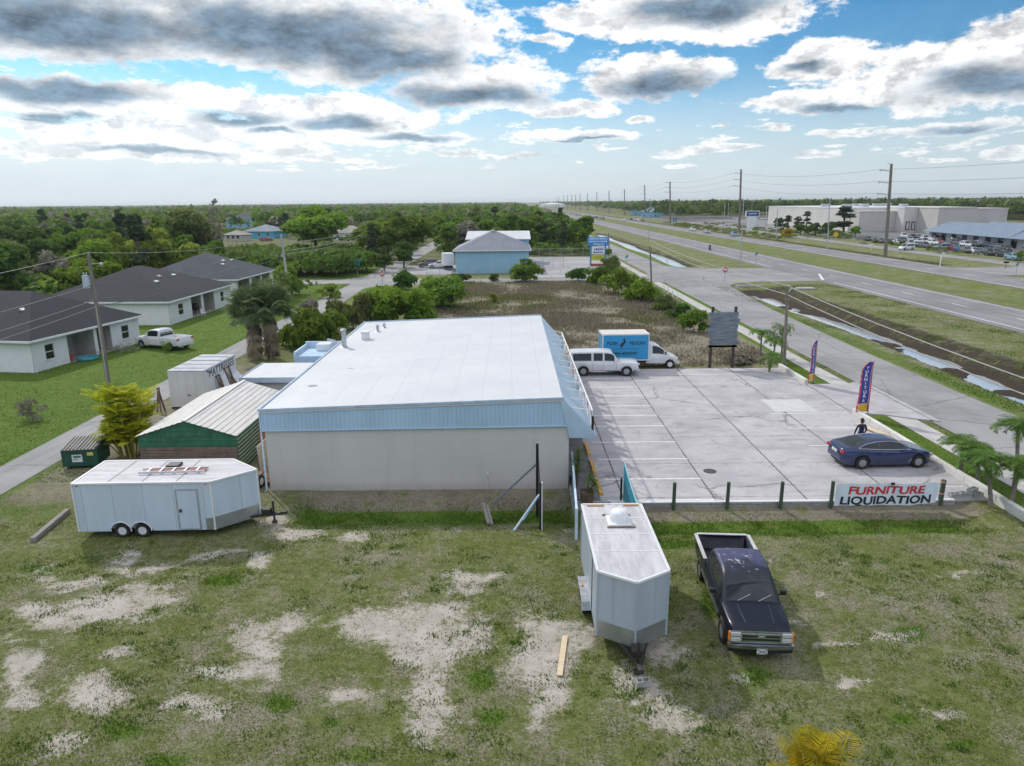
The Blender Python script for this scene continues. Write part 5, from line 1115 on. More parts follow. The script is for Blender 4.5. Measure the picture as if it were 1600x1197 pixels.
# white pickup by the houses
PICK2 = dict(PICK); PICK2.update(roof=[(-.5, 1.5), (-.46, 1.80), (-.3, 1.86), (.3, 1.87), (.75, 1.82), (.95, 1.72), (1.62, 1.14)], side=[(-.32, 1.02)], rear=(-.51, -.49), bed=(-2.86, -.6))
wpk = build_car('pickup_truck', 'white single-cab pickup standing on the green lawn by the white houses', 'pickup truck', (-33.3, 67.0, 0), rad(156), PICK2, wp_, spokes=6)

# ---- traffic and parked cars far off: one kind each, copied with its parts
HATCH = dict(SEDAN); HATCH.update(belt=[(-2.2, .5), (-2.19, .9), (-2.1, 1.05), (.9, 1.0), (1.2, 1.0), (1.9, .9), (2.15, .75), (2.2, .45)], width=[(-2.2, .8), (-2, .9), (1.7, .9), (2.1, .75), (2.2, .6)], sill=[(-2.2, .3), (2.2, .3)], axles=(-1.3, 1.35), roof=[(-2.15, 1.12), (-1.95, 1.5), (-1.5, 1.66), (0, 1.70), (.4, 1.62), (1.25, 1.0)], roofw=.66, side=[(-1.8, -.5), (-.42, .8)], screen=(.35, 1.2), rear=(-2.15, -1.9))
COLS = dict(white=(.70, .71, .72), silver=(.40, .42, .44), black=(.012, .012, .014), grey=(.10, .105, .11), blue=(.03, .09, .22), red=(.28, .02, .02), teal=(.16, .32, .42))
protos = {}
def far_car(kind, colour, loc, rz, label, group):
    k = (kind, colour)
    if k not in protos:
        protos[k] = th = build_car('car' if kind == 'sedan' else 'sport_utility' if kind == 'hatch' else 'pickup_truck', label, 'car', loc, rz, dict(sedan=SEDAN, hatch=HATCH, pick=PICK)[kind], paint('far %s paint' % colour, COLS[colour], .3, .2 if colour == 'silver' else 0), True, group)
        KIDS[th.name] = list(th.children); return th
    return dup(protos[k], loc, rz, label, group)
ROWS = [[(50, 362), (125, 378), (178, 383), (290, 392), (352, 398), (480, 412), (540, 420), (620, 432), (930, 462), (985, 472), (1040, 482), (1120, 486), (1195, 496), (1270, 508), (1335, 510), (1425, 526), (1520, 556)],
        [(400, 372), (470, 368), (555, 392), (620, 388), (700, 402), (760, 392), (940, 402), (1035, 424), (1105, 422), (1170, 418), (1225, 428), (1290, 438), (1370, 446), (1445, 466)], [(410, 332), (500, 343), (560, 343), (622, 358), (690, 362), (735, 362), (960, 382), (1020, 378), (1365, 424), (1470, 428), (1535, 438)]]
cl = ['black', 'black', 'grey', 'black', 'white', 'silver', 'silver', 'grey', 'red', 'blue', 'grey', 'white', 'grey', 'black', 'grey', 'black', 'teal', 'black', 'silver', 'white', 'silver', 'white', 'red', 'grey', 'white', 'black', 'silver']
rown = ('in the front car lot row', 'in the middle car lot row', 'in the back car lot row'); cnt = {}; ci = 0
recs_ = []
for r_, row in enumerate(ROWS):
    for (X_, Y_) in row:
        col = cl[ci % len(cl)] if r_ < 2 else R.choice(['white', 'silver', 'white', 'grey', 'black', 'blue']); kind = R.choice(['sedan', 'hatch', 'sedan']); ci += 1
        recs_.append((r_, X_, Y_, col, kind)); cnt.setdefault((r_, col, kind), []).append(X_)
ordn = ['leftmost', 'second from the left', 'third from the left', 'fourth from the left', 'fifth from the left', 'sixth from the left']
for (r_, X_, Y_, col, kind) in recs_:
    same = sorted(cnt[(r_, col, kind)]); kn = 'sedan' if kind == 'sedan' else 'wagon'
    lb = '%s %s parked %s' % (col, kn, rown[r_])+('' if len(same) == 1 else ', %s such' % ordn[same.index(X_)])
    pos = at(1350+X_/6.4, 320+Y_/6.4); far_car(kind, col, (pos.x, pos.y+1.0, .025), rad(-100+R.uniform(-8, 8)), lb, 'cars for sale on the far lot')
pos = at(1350+780/6.4, 320+452/6.4); far_car('hatch', 'teal', (pos.x, pos.y, .025), rad(176), 'pale blue wagon parked side-on at the front of the car lot', 'cars for sale on the far lot')
pos = at(1350+1290/6.4, 320+378/6.4); far_car('hatch', 'blue', (pos.x, pos.y, .025), rad(10), 'tall blue wagon against the blue-roofed building', 'cars for sale on the far lot')
pos = at(1350+420/6.4, 320+455/6.4); far_car('hatch', 'white', (pos.x, pos.y, .035), rad(200), 'white wagon turning into the car lot driveway', 'cars on the highway and its side roads')
hw = [(1082, 361, 'hatch', 'white', -90, 'white wagon leading the three oncoming cars on the far carriageway'), (1104.5, 364.5, 'sedan', 'silver', -90, 'silver sedan in the middle of the three oncoming cars'), (1147, 369.5, 'hatch', 'teal', -90, 'pale blue car last of the three oncoming cars beside the tall pole'),
      (921, 341.5, 'sedan', 'white', 90, 'white car on the left of the group waiting at the far junction'), (927, 341.5, 'hatch', 'grey', 90, 'grey car second in the group waiting at the far junction'), (932, 340.5, 'sedan', 'black', 90, 'black car in the middle of the far junction group'), (937, 341.5, 'hatch', 'silver', 90, 'silver car right of the black one at the far junction'), (942, 342, 'sedan', 'red', 90, 'red car on the right of the far junction group'),
      (976, 344.5, 'sedan', 'white', -90, 'white car apart at the head of the oncoming line by the blue restaurant'), (986, 344.5, 'hatch', 'black', -90, 'black car in the oncoming line by the blue restaurant'), (992, 345, 'sedan', 'silver', -90, 'silver car in the oncoming line by the blue restaurant'), (998, 345.5, 'hatch', 'white', -90, 'white wagon in the oncoming line by the blue restaurant'), (1004, 346, 'sedan', 'red', -90, 'red car at the tail of the oncoming line'),
      (862, 329.5, 'sedan', 'white', -90, 'white car far along the highway near the vanishing point'), (867, 330.5, 'hatch', 'silver', 90, 'silver car far along the highway'), (872, 331.5, 'sedan', 'grey', 90, 'grey car far along the highway'), (878, 333, 'sedan', 'black', 90, 'black car far along the highway'), (889, 335.5, 'hatch', 'white', 90, 'white wagon far along the highway beyond the junction'), (900, 337, 'sedan', 'silver', 90, 'silver car just beyond the far junction'), (912, 338, 'hatch', 'white', 90, 'white car arriving at the far junction')]
for px_, py_, kd, cl_, a_, lb in hw:
    q = at(px_, py_); far_car(kd, cl_, (q.x, q.y, .05), rad(a_+3), lb, 'cars on the highway and its side roads')
for px_, py_, kd, cl_, a_, lb in ((668, 418, 'hatch', 'grey', 200, 'grey blue wagon half hidden by the round tree near the blue building'), (687, 419.5, 'sedan', 'white', 184, 'white sedan parked left of the blue building'), (424, 372, 'sedan', 'white', 20, 'white car parked by the far blue house'), (437, 369, 'hatch', 'white', 10, 'white wagon parked beyond the far blue house'), (415, 377, 'sedan', 'red', 15, 'dark red car parked nearest the hedge at the far blue house')):
    q = at(px_, py_); far_car(kd, cl_, (q.x, q.y+.8, .03), rad(a_), lb, 'cars parked at the far buildings')
for px_, py_, cl_, lb in ((1215, 352, 'white', 'white car on the store lot left of the pale warehouse'), (1228, 351.5, 'blue', 'blue car on the store lot left of the pale warehouse'), (1150, 343, 'white', 'white car on the distant lot beyond the blue road sign'), (1186, 343, 'silver', 'silver car on the distant lot behind the white sign tower'), (1195, 343.5, 'white', 'white car right of the sign tower on the distant lot')):
    q = at(px_, py_); far_car('sedan', cl_, (q.x, q.y, .03), rad(5), lb, 'cars on the store lot')
# motorcyclist
mc = thing('motorcycle', 'lone dark motorcycle heading away on the near carriageway', 'motorcycle', (*at(1109, 391.5)[:2], .04), PI/2); b = MB()
b.loft([[(x_, y_*w_, z_+h_*s_) for y_, s_ in ((-1, -.6), (-1, .5), (0, 1), (1, .5), (1, -.6), (0, -1))] for x_, w_, z_, h_ in ((-.9, .06, .72, .06), (-.4, .16, .72, .14), (.1, .18, .85, .14), (.5, .14, .9, .14), (.75, .05, .85, .08))], True, True); b.build('tank', m_blackm, mc)
for x_ in (-.72, .75): b = MB(); b.cyl((x_, -.07, .33), (x_, .07, .33), .33, n=16); b.build('wheel', m_rubber, mc)
b = MB(); b.tube([(.78, -.35, 1.05), (.6, 0, 1.0), (.78, .35, 1.05)], .02, 5); b.tube([(.75, .06, .33), (.58, .06, 1.0)], .03, 5); b.build('handlebar', m_steel, mc)
# ------------------------------------------------------------------ people: one skinned body each
def person(label, loc, rz, joints, edges, shirt, trousers, skinm, hairm, zsplit, zneck):
    me = bpy.data.meshes.new('person'); me.from_pydata([j[0] for j in joints], [], []); me.edges.add(len(edges))
    for e, (a, b_) in zip(me.edges, edges): e.vertices = (a, b_)
    me.update(); o = bpy.data.objects.new('person', me); COL.objects.link(o)
    md = o.modifiers.new('skin', 'SKIN'); sv = me.skin_vertices[0].data if me.skin_vertices else None
    if sv is None:
        bm = bmesh.new(); bm.from_mesh(me); bm.verts.layers.skin.verify(); bm.to_mesh(me); bm.free(); sv = me.skin_vertices[0].data
    for k, j in enumerate(joints): sv[k].radius = j[1] if isinstance(j[1], tuple) else (j[1], j[1])
    sv[0].use_root = True
    ms = o.modifiers.new('sub', 'SUBSURF'); ms.levels = 2; ms.render_levels = 2
    dg = bpy.context.evaluated_depsgraph_get(); me2 = bpy.data.meshes.new_from_object(o.evaluated_get(dg)); bpy.data.objects.remove(o)
    o = bpy.data.objects.new('person', me2); COL.objects.link(o); o.location = loc; o.rotation_euler = (0, 0, rz)
    for m in (shirt, trousers, skinm): me2.materials.append(m)
    for f in me2.polygons:
        c = f.center; f.use_smooth = True
        arm = abs(c.y) > .30; f.material_index = 2 if c.z > zneck or (arm and c.z < zsplit-.02) else (1 if c.z < zsplit else 0)
    tag(o, label, 'person'); return o
def std_person(label, loc, rz, shirt, trousers):
    J = [((0, 0, .96), (.15, .12)), ((0, 0, 1.12), (.145, .11)), ((0, 0, 1.30), (.17, .12)), ((.0, 0, 1.44), (.12, .09)), ((.01, 0, 1.52), .06), ((.03, 0, 1.60), (.085, .095)), ((.04, 0, 1.72), (.09, .10)),
         ((0, .20, 1.42), .06), ((.02, .30, 1.16), .048), ((.14, .27, .94), .036), ((.2, .25, .86), (.03, .045)), ((0, -.20, 1.42), .06), ((.02, -.30, 1.16), .048), ((.14, -.27, .94), .036), ((.2, -.25, .86), (.03, .045)),
         ((0, .10, .90), .095), ((.02, .11, .5), .065), ((-.01, .11, .10), .045), ((.15, .12, .04), .04), ((0, -.10, .90), .095), ((.02, -.11, .5), .065), ((-.01, -.11, .10), .045), ((.15, -.12, .04), .04)]
    E_ = [(0, 1), (1, 2), (2, 3), (3, 4), (4, 5), (5, 6), (3, 7), (7, 8), (8, 9), (9, 10), (3, 11), (11, 12), (12, 13), (13, 14), (0, 15), (15, 16), (16, 17), (17, 18), (0, 19), (19, 20), (20, 21), (21, 22)]
    sk = M('skin', (.38, .22, .15), .6, var=.08); o = person(label, loc, rz, J, E_, shirt, trousers, sk, None, .95, 1.50)
    b = MB(); b.sphere((.02, 0, 1.735), (.105, .098, .10), 14, 8); b.sphere((-.03, 0, 1.67), (.085, .10, .10), 12, 8); h = b.build('hair', M('dark hair', (.02, .014, .01), .6, var=.3), o)
    b = MB(); b.sphere((.135, 0, 1.645), (.018, .016, .03), 8, 6)
    for s_ in (1, -1): b.sphere((.118, s_*.035, 1.675), (.012, .016, .01), 8, 6)
    b.build('face_feature', sk, o); return o
std_person('person in a dark navy shirt standing behind the blue car', (18.75, 36.35, LZ), rad(95), M('navy cloth', (.012, .022, .055), .85, var=.2), M('dark trousers', (.02, .022, .03), .85))
J = [((-.15, 0, .82), (.16, .13)), ((-.12, 0, 1.05), (.17, .13)), ((-.02, 0, 1.30), (.2, .13)), ((.03, 0, 1.42), .07), ((.06, 0, 1.52), (.12, .12)), ((.07, 0, 1.62), (.12, .12)), ((.0, .2, 1.32), .07), ((.2, .33, 1.12), .055), ((.5, .33, 1.06), .045), ((.0, -.2, 1.32), .07), ((.2, -.33, 1.12), .055), ((.5, -.33, 1.06), .045),
     ((-.1, .15, .8), .1), ((.25, .22, .72), .08), ((.05, .2, .32), .06), ((.2, .2, .27), .05), ((-.1, -.15, .8), .1), ((.25, -.22, .72), .08), ((.05, -.2, .32), .06), ((.2, -.2, .27), .05)]
E_ = [(0, 1), (1, 2), (2, 3), (3, 4), (4, 5), (2, 6), (6, 7), (7, 8), (2, 9), (9, 10), (10, 11), (0, 12), (12, 13), (13, 14), (14, 15), (0, 16), (16, 17), (17, 18), (18, 19)]
person('motorcyclist in dark clothes riding away on the near carriageway', mc.location, PI/2, J, E_, M('rider jacket', (.02, .022, .03), .7), m_blackm, m_blackm, None, .85, 1.48)
# ------------------------------------------------------------------ houses and other buildings
m_hwall = M('white stucco house wall', (.76, .76, .765), .9, var=.04, scale=.6, dirt=.12, bump=.04, bscale=14)
def shingle(name, c):
    m, t, p = newmat(name); P = t.obj(); n1, n2 = t.noise(P, .5, 5, .6), t.noise(P, 9, 5, .7)
    k = t.mix(t.sstep(n1, .3, .7), tuple(x*.8 for x in c), tuple(x*1.2 for x in c)); k = t.mix(.35, k, t.mix(n2, (0, 0, 0), (1, 1, 1)), 'OVERLAY')
    row = t.math('FRACT', t.math('DIVIDE', t.sep(P)[2], .09)); k = t.mix(t.math('MULTIPLY', t.sstep(row, .8, .95), .25), k, tuple(x*.5 for x in c))
    t.put(p.inputs['Base Color'], k); p.inputs['Roughness'].default_value = .9; t.put(p.inputs['Normal'], t.bump(n2, .4, .02)); return m
m_sh1 = shingle('charcoal shingles', (.014, .019, .027)); m_sh2 = shingle('slate shingles', (.048, .056, .068)); m_sh3 = shingle('brown shingles', (.16, .13, .11))
m_frame = M('white window frame', (.72, .73, .74), .5)
m_facia = M('white fascia board', (.74, .75, .76), .6, var=.04, dirt=.15)
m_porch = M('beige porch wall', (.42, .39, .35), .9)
def hip_roof(L, D, ze, rise, ov, ridge_in=None):
    b = MB(); a, c = -ov, L+ov; d0, d1 = -ov, D+ov
    if D <= L: r0_, r1_ = (a+(D/2+ov)*(ridge_in or 1), D/2), (c-(D/2+ov)*(ridge_in or 1), D/2)
    else: r0_, r1_ = (L/2, d0+(L/2+ov)*(ridge_in or 1)), (L/2, d1-(L/2+ov)*(ridge_in or 1))
    P_ = [(a, d0, ze), (c, d0, ze), (c, d1, ze), (a, d1, ze), (*r0_, ze+rise), (*r1_, ze+rise)]
    F_ = [(0, 1, 5, 4), (1, 2, 5), (2, 3, 4, 5), (3, 0, 4)] if D <= L else [(0, 1, 4), (1, 2, 5, 4), (2, 3, 5), (3, 0, 4, 5)]
    b.add(P_, F_+[(3, 2, 1, 0)]); return b
def house(name, label, cat, loc, rz, L, D, wallm, roofm, ze=2.65, rise=3.0, ov=.45, ops=(), ridge_in=None, vents=True, detail=True, gutter=True):
    """front facade along local x (0..L) at y = 0, depth towards +y; ops: (kind, u0, u1, z0, z1)"""
    th = thing(name, label, cat, loc, rz); b = MB(); us = sorted({0.0, L}|{u for o in ops for u in o[1:3]}); zs_ = sorted({-.2, ze}|{z for o in ops for z in o[3:5]})
    for u0, u1 in zip(us, us[1:]):
        for z0, z1 in zip(zs_, zs_[1:]):
            um, zm = (u0+u1)/2, (z0+z1)/2
            if any(o[1] < um < o[2] and o[3] < zm < o[4] for o in ops): continue
            b.quad((u0, 0, z0), (u1, 0, z0), (u1, 0, z1), (u0, 0, z1))
    b.quad((0, 0, -.2), (0, D, -.2), (0, D, ze), (0, 0, ze)); b.quad((L, 0, -.2), (L, D, -.2), (L, D, ze), (L, 0, ze)); b.quad((0, D, -.2), (L, D, -.2), (L, D, ze), (0, D, ze))
    w_ = b.build('wall', wallm, th); weld(w_)
    for o in ops:
        k, u0, u1, z0, z1 = o
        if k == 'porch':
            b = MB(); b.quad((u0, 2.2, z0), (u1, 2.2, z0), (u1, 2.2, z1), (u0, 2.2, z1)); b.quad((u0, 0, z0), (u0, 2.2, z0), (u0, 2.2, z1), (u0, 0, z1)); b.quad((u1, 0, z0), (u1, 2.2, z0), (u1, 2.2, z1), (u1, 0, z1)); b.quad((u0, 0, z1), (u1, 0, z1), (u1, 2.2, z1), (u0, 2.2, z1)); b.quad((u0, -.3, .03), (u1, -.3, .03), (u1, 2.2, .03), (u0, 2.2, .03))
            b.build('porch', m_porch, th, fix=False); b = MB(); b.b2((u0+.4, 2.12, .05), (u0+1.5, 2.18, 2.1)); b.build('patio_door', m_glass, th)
        elif k == 'door': b = MB(); b.b2((u0, .03, z0), (u1, .07, z1)); b.build('door', M('grey door', (.33, .34, .34), .6, ribs=(2, .4, .01)), th)
        else:
            b = MB(); b.b2((u0, .05, z0), (u1, .08, z1)); pn = b.build('window', m_glass, th)
            b = MB(); f_ = .06
            for (a_, c_) in (((u0, z0), (u1, z0+f_)), ((u0, z1-f_), (u1, z1)), ((u0, z0+f_), (u0+f_, z1-f_)), ((u1-f_, z0+f_), (u1, z1-f_)), ((u0+f_, (z0+z1)/2-.03), (u1-f_, (z0+z1)/2+.03))): b.b2((a_[0], -.02, a_[1]), (c_[0], .05, c_[1]))
            b.b2((u0-.06, -.05, z0-.08), (u1+.06, .0, z0)); b.build('frame', m_frame, pn)
    rf = hip_roof(L, D, ze+.03, rise, ov, ridge_in).build('roof', roofm, th)
    b = MB(); e = [(-ov, -ov), (L+ov, -ov), (L+ov, D+ov), (-ov, D+ov), (-ov, -ov)]
    for p0, p1 in zip(e, e[1:]): b.beam((*p0, ze-.02), (*p1, ze-.02), .06, .17)
    b.build('fascia', m_facia, rf)
    if vents:
        for (u, v) in ((L*.30, D*.24), (L*.45, D*.30), (L*.62, D*.28)):
            zz = ze+rise*min(v+ov, u+ov, L-u+ov)/(min(L, D)/2+ov); b = MB(); b.box((u, v, zz+.1), (.75, .35, .1), M=Matrix.Rotation(math.atan2(rise, min(L, D)/2+ov), 3, 'X')); b.build('roof_vent', m_white, rf)
    if gutter: b = MB(); b.tube([(.06, -.06, ze-.05), (.06, -.06, .1), (.06, -.2, .03)], .045, 6); b.build('downspout', m_facia, th)
    return th
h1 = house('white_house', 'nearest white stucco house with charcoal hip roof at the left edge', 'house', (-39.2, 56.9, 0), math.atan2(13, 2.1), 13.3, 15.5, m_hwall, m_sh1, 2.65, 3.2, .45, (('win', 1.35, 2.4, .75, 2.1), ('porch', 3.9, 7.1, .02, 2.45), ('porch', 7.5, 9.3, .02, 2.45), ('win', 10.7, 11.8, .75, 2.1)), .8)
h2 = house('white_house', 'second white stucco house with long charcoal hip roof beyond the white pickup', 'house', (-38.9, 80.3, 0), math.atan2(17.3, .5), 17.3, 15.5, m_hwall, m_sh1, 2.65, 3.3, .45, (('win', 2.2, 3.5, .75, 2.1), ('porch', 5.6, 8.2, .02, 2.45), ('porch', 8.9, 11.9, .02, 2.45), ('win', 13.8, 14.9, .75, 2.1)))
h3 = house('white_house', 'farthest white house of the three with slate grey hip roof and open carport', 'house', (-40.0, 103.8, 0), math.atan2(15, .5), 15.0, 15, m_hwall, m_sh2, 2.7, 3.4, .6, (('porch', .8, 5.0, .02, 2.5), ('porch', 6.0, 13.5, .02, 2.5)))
b = MB()
for u in (2.0, 6.5, 11): b.cyl((u, -1.3, 0), (u, -1.3, 2.6), .08, n=8)
b.build('carport_post', m_facia, h3)
# clutter on the porches
def blob_box(name, label, cat, loc, d, mat, rz=0):
    th = thing(name, label, cat, loc, rz); b = MB(); b.box((0, 0, d[2]/2), d, bev=min(d)*.12); b.box((0, 0, d[2]+.02), (d[0]*.9, d[1]*.9, .06), bev=.01); b.build('shell', mat, th); return th
kp = thing('kiddie_pool', 'round teal paddling pool by the first house porch', 'paddling pool', (-37.7, 61.9, .0)); b = MB(); b.lathe([(0, .02), (.75, .03), (.85, .28), (.92, .28), (.82, .0), (0, 0)], 20); b.build('pool_shell', M('teal plastic', (.05, .30, .33), .4), kp)
blob_box('toy_cart', 'small red toy cart standing in the first house porch', 'toy', (-38.9, 61.0, .05), (.7, .5, .6), M('red plastic', (.45, .03, .025), .4), .4)
gr = thing('grill', 'covered barbecue grill in the second house porch', 'grill', (-39.2, 88.0, .04)); b = MB(); b.sphere((0, 0, .95), (.45, .45, .5), 12, 8); b.build('cover', m_blackm, gr); b = MB(); [b.cyl((dx, dy, 0), (dx*.6, dy*.6, .6), .03, n=6) for dx, dy in ((-.3, -.3), (.3, -.3), (.3, .3), (-.3, .3))]; b.build('leg_frame', m_steel, gr)
ch = thing('patio_chair', 'white plastic patio chair on the lawn at the second house', 'chair', (-37.7, 86.6, 0)); b = MB(); b.box((0, 0, .42), (.5, .5, .05), bev=.02); b.build('seat', m_white, ch); b = MB(); b.box((-.24, 0, .68), (.05, .5, .5), bev=.02); b.build('backrest', m_white, ch)
for dx in (-.2, .2):
    for dy in (-.2, .2): b = MB(); b.cyl((dx, dy, 0), (dx*.9, dy*.9, .4), .025, n=6); b.build('leg', m_white, ch)
br = thing('brush_pile', 'heap of cut branches between the first house and the white pickup', 'brush pile', (-36.3, 65.2, 0)); b = MB()
for k in range(40): a = R.uniform(0, 2*PI); x_, y_ = R.uniform(-1.3, 1.3), R.uniform(-.8, .8); b.beam((x_, y_, .05+R.uniform(0, .3)), (x_+R.uniform(.4, 1.3)*math.cos(a), y_+.9*math.sin(a), .1+R.uniform(0, .6)), .035, .035)
b.build('branch_heap', m_wood, br)['kind'] = 'stuff'

# blue metal-roofed building and the flat one behind
m_bluew = M('light blue wall', (.30, .50, .64), .85, var=.05, scale=.5, dirt=.15)
m_bmetal = M('grey standing seam roof', (.17, .185, .225), .55, .0, var=.1, scale=.4, dirt=.2, ribs=(0, .5, .02))
bb = house('blue_building', 'light blue building with grey hip metal roof beyond the vacant lot', 'building', (-10.6, 138.0, 0), 0, 14.0, 19, m_bluew, m_bmetal, 4.3, 3.4, .5, (), None, False)
b = MB(); b.box((7, 7.2, 7.75), (.6, 1.2, .2)); b.build('ridge_vent', m_white, bb)
bb2 = thing('flat_building', 'pale blue building with white low roof standing behind the grey metal roof', 'building', (-9.6, 160, 0)); b = MB(); b.b2((0, 0, 0), (13.6, 9, 5.2)); b.build('wall', m_bluew, bb2)
b = MB(); b.loft([[(x_, -.4, 5.2), (x_, 9.4, 6.6), (x_, 9.4, 6.75), (x_, -.4, 5.35)] for x_ in (-.4, 14)], True, True, 0, False); b.build('roof', rm, bb2)
b = MB(); b.b2((9.5, -.01-.03, 4.3), (10.6, -.005, 4.6)); b.build('wall_light', m_white, bb2)
# small white box truck beside the blue building
wt_ = thing('box_truck', 'small white box truck parked against the left end of the blue building', 'truck', (-12.9, 146.5, .03), rad(105)); wt_.scale = (.92,)*3; b = MB(); b.b2((-2.2, -1.1, 1.0), (1.6, 1.1, 3.6)); b.build('cargo_box', m_white, wt_)
body, cabm, ws, wf, wr_ = car_parts(VAN, .12)
for b_, nm, mt in ((body, 'body', wp_), (cabm, 'cab_roof', wp_), (ws, 'side_window', m_glass), (wf, 'windscreen', m_glass)):
    b_.v = [(x_+2.7, y_, z_) for x_, y_, z_ in b_.v]; weld(b_.build(nm, mt, wt_))
b = MB(); b.b2((-2.1, -.5, .5), (3.5, .5, 1.0)); b.build('chassis', m_blackm, wt_)
for xw in (3.48, -.9):
    for s_ in (-1, 1): b = MB(); b.cyl((xw, s_*.95, .4), (xw, s_*.7, .4), .4, n=14); b.build('wheel', m_rubber, wt_)
# big pale store
m_ware = M('pale store wall', (.52, .49, .46), .9, var=.05, scale=.15, dirt=.15); m_ware2 = M('off white store wall', (.60, .57, .54), .9, var=.05, scale=.15)
wh = thing('warehouse_store', 'large pale windowless store with flat white roof beyond the car lot', 'store', (143, 300, 0)); H_ = 9.3
wm2 = m_ware2
def block(x0, y0, x1, y1, h, mat):
    b = MB(); b.b2((x0, y0, -.2), (x1, y1, h)); w_ = b.build('wall', mat, wh); b = MB(); b.b2((x0-.15, y0-.15, h), (x1+.15, y1+.15, h+.35)); b.b2((x0+.6, y0+.6, h+.36), (x1-.6, y1-.6, h+.4)); b.build('parapet', m_ware2 if mat is m_ware else m_white, w_)
block(0, 8, 45, 105, 9.4, m_ware2); block(0.5, 0, 15.5, 7.9, 8.0, m_ware); block(15.6, -6, 21, 7.8, 9.6, m_ware2); block(21.1, -20, 36, 7.7, 9.5, m_ware); block(36.2, -2, 60, 40, 8.8, m_ware)
for x_ in (16.6, 18.9): b = MB(); b.b2((x_, -6.12, .9), (x_+1.6, -6.02, 4.2)); b.build('dock_door', m_blackm, wh); b = MB(); b.b2((x_+.35, -6.2, 1.2), (x_+1.25, -6.13, 3.8)); b.build('dock_door_panel', m_ware2, wh)
for k in range(9): b = MB(); x_, y_ = R.uniform(5, 40), R.uniform(14, 60); b.box((x_, y_, 10.4), (R.uniform(2, 4), R.uniform(2, 3), 1.3), bev=.1); b.build('rooftop_unit', m_galv, wh)
# long building with blue roof at the car lot
P1, P2 = at(1443, 374.5), at(1612, 393); dv = (P2-P1); Lb = dv.length
bl = thing('car_dealer_office', 'long low building with slate blue roof behind the rows of cars', 'building', P1, math.atan2(dv.y, dv.x)); m_blroof = M('slate blue metal roof', (.18, .235, .31), .5, var=.08, scale=.3, dirt=.15, ribs=(0, .6, .02))
b = MB(); b.b2((0, 1.6, -.1), (Lb, 11.5, 3.0)); b.build('wall', M('grey white wall', (.55, .56, .57), .85), bl)
for a0, a1, rr in ((-.8, Lb*.46, 3.1), (Lb*.46+.02, Lb*.83, 3.6), (Lb*.83+.02, Lb+1, 3.1)):
    b = MB(); b.loft([[(u, -.6, 2.85), (u+(5 if u < 0 else 0), 6, 2.9+rr), (u, 12.5, 2.85), (u, 12.5, 2.7), (u, -.6, 2.7)] for u in (a0, a1)], True, True, 0, False); b.build('roof', m_blroof, bl)
for k in range(9): u = 2.0+k*(Lb-4)/8.6; b = MB(); b.b2((u, 1.5, .2), (u+2.6, 1.57, 2.5)); b.build('shop_window', m_glass, bl)
b = MB(); b.box((7, .1, 1.5), (3.2, 3.4, 2.6), bev=.03) if False else None
# distant houses among the trees
m_tealw = M('turquoise wall', (.09, .42, .60), .8); m_cream = M('cream wall', (.55, .52, .46), .85); m_bluewall = M('sky blue wall', (.26, .50, .66), .8)
def far_house(label, px_, py_, L, D, rz, wm, rm_, ze=2.8, rise=2.4, cat='house', name='far_house'):
    q = at(px_, py_); return house(name, label, cat, q, rad(rz), L, D, wm, rm_, ze, rise, .5, tuple(('win', L*f, L*f+1.3, .9, 2.1) for f in (.12, .45, .75)), None, False, False, False)
far_house('bright turquoise low house with pale grey roof among the trees', 382, 372.5, 13, 12, -12, m_tealw, shingle('pale grey shingles', (.22, .25, .28)))
far_house('tall pale blue two-storey house with dark hip roof behind the turquoise house', 354, 357, 17, 13, -8, m_bluewall, m_sh2, 5.4, 2.8)
far_house('grey house with dark roof and parked cars right of the turquoise house', 425, 361, 16, 12, 5, m_hwall, m_sh2)
far_house('low house with pale tan roof half hidden by trees', 352, 377, 7, 6, -20, m_cream, shingle('tan shingles', (.34, .30, .27)), 2.4, 1.5)
far_house('white house with pale brown hip roof behind the dark hedge', 520, 376, 11, 10, -6, m_hwall, shingle('warm grey shingles', (.30, .275, .25)))
far_house('distant house with purple grey roof above the treetops', 570, 346, 17, 14, 4, m_cream, shingle('violet grey shingles', (.16, .15, .18)))
far_house('distant blue roofed shop beside the highway beyond the blue building', 800, 331.5, 34, 20, 0, m_bluewall, M('bright blue roof', (.04, .25, .5), .5), 4, 3, 'shop', 'far_shop')
far_house('far restaurant with bright blue roof beside the highway', 985, 337.5, 32, 26, -12, m_bluewall, M('blue metal roof', (.04, .16, .36), .5), 4.5, 5, 'restaurant', 'far_restaurant')
far_house('small pale blue building with light roof next to the far restaurant', 1002, 340.5, 14, 12, -12, m_bluewall, shingle('pale blue roof', (.36, .48, .56)), 5, 3, 'building', 'far_building')
far_house('white canopied station at the far end of the highway', 846, 323.4, 60, 40, 0, m_hwall, M('white canopy', (.7, .69, .66), .6), 6, 4, 'station', 'far_station')
far_house('pale roofed building among trees at the far right of the store lot', 1208, 342, 22, 16, -10, m_cream, shingle('grey roof', (.3, .3, .31)), 4, 2.5, 'building', 'far_building')
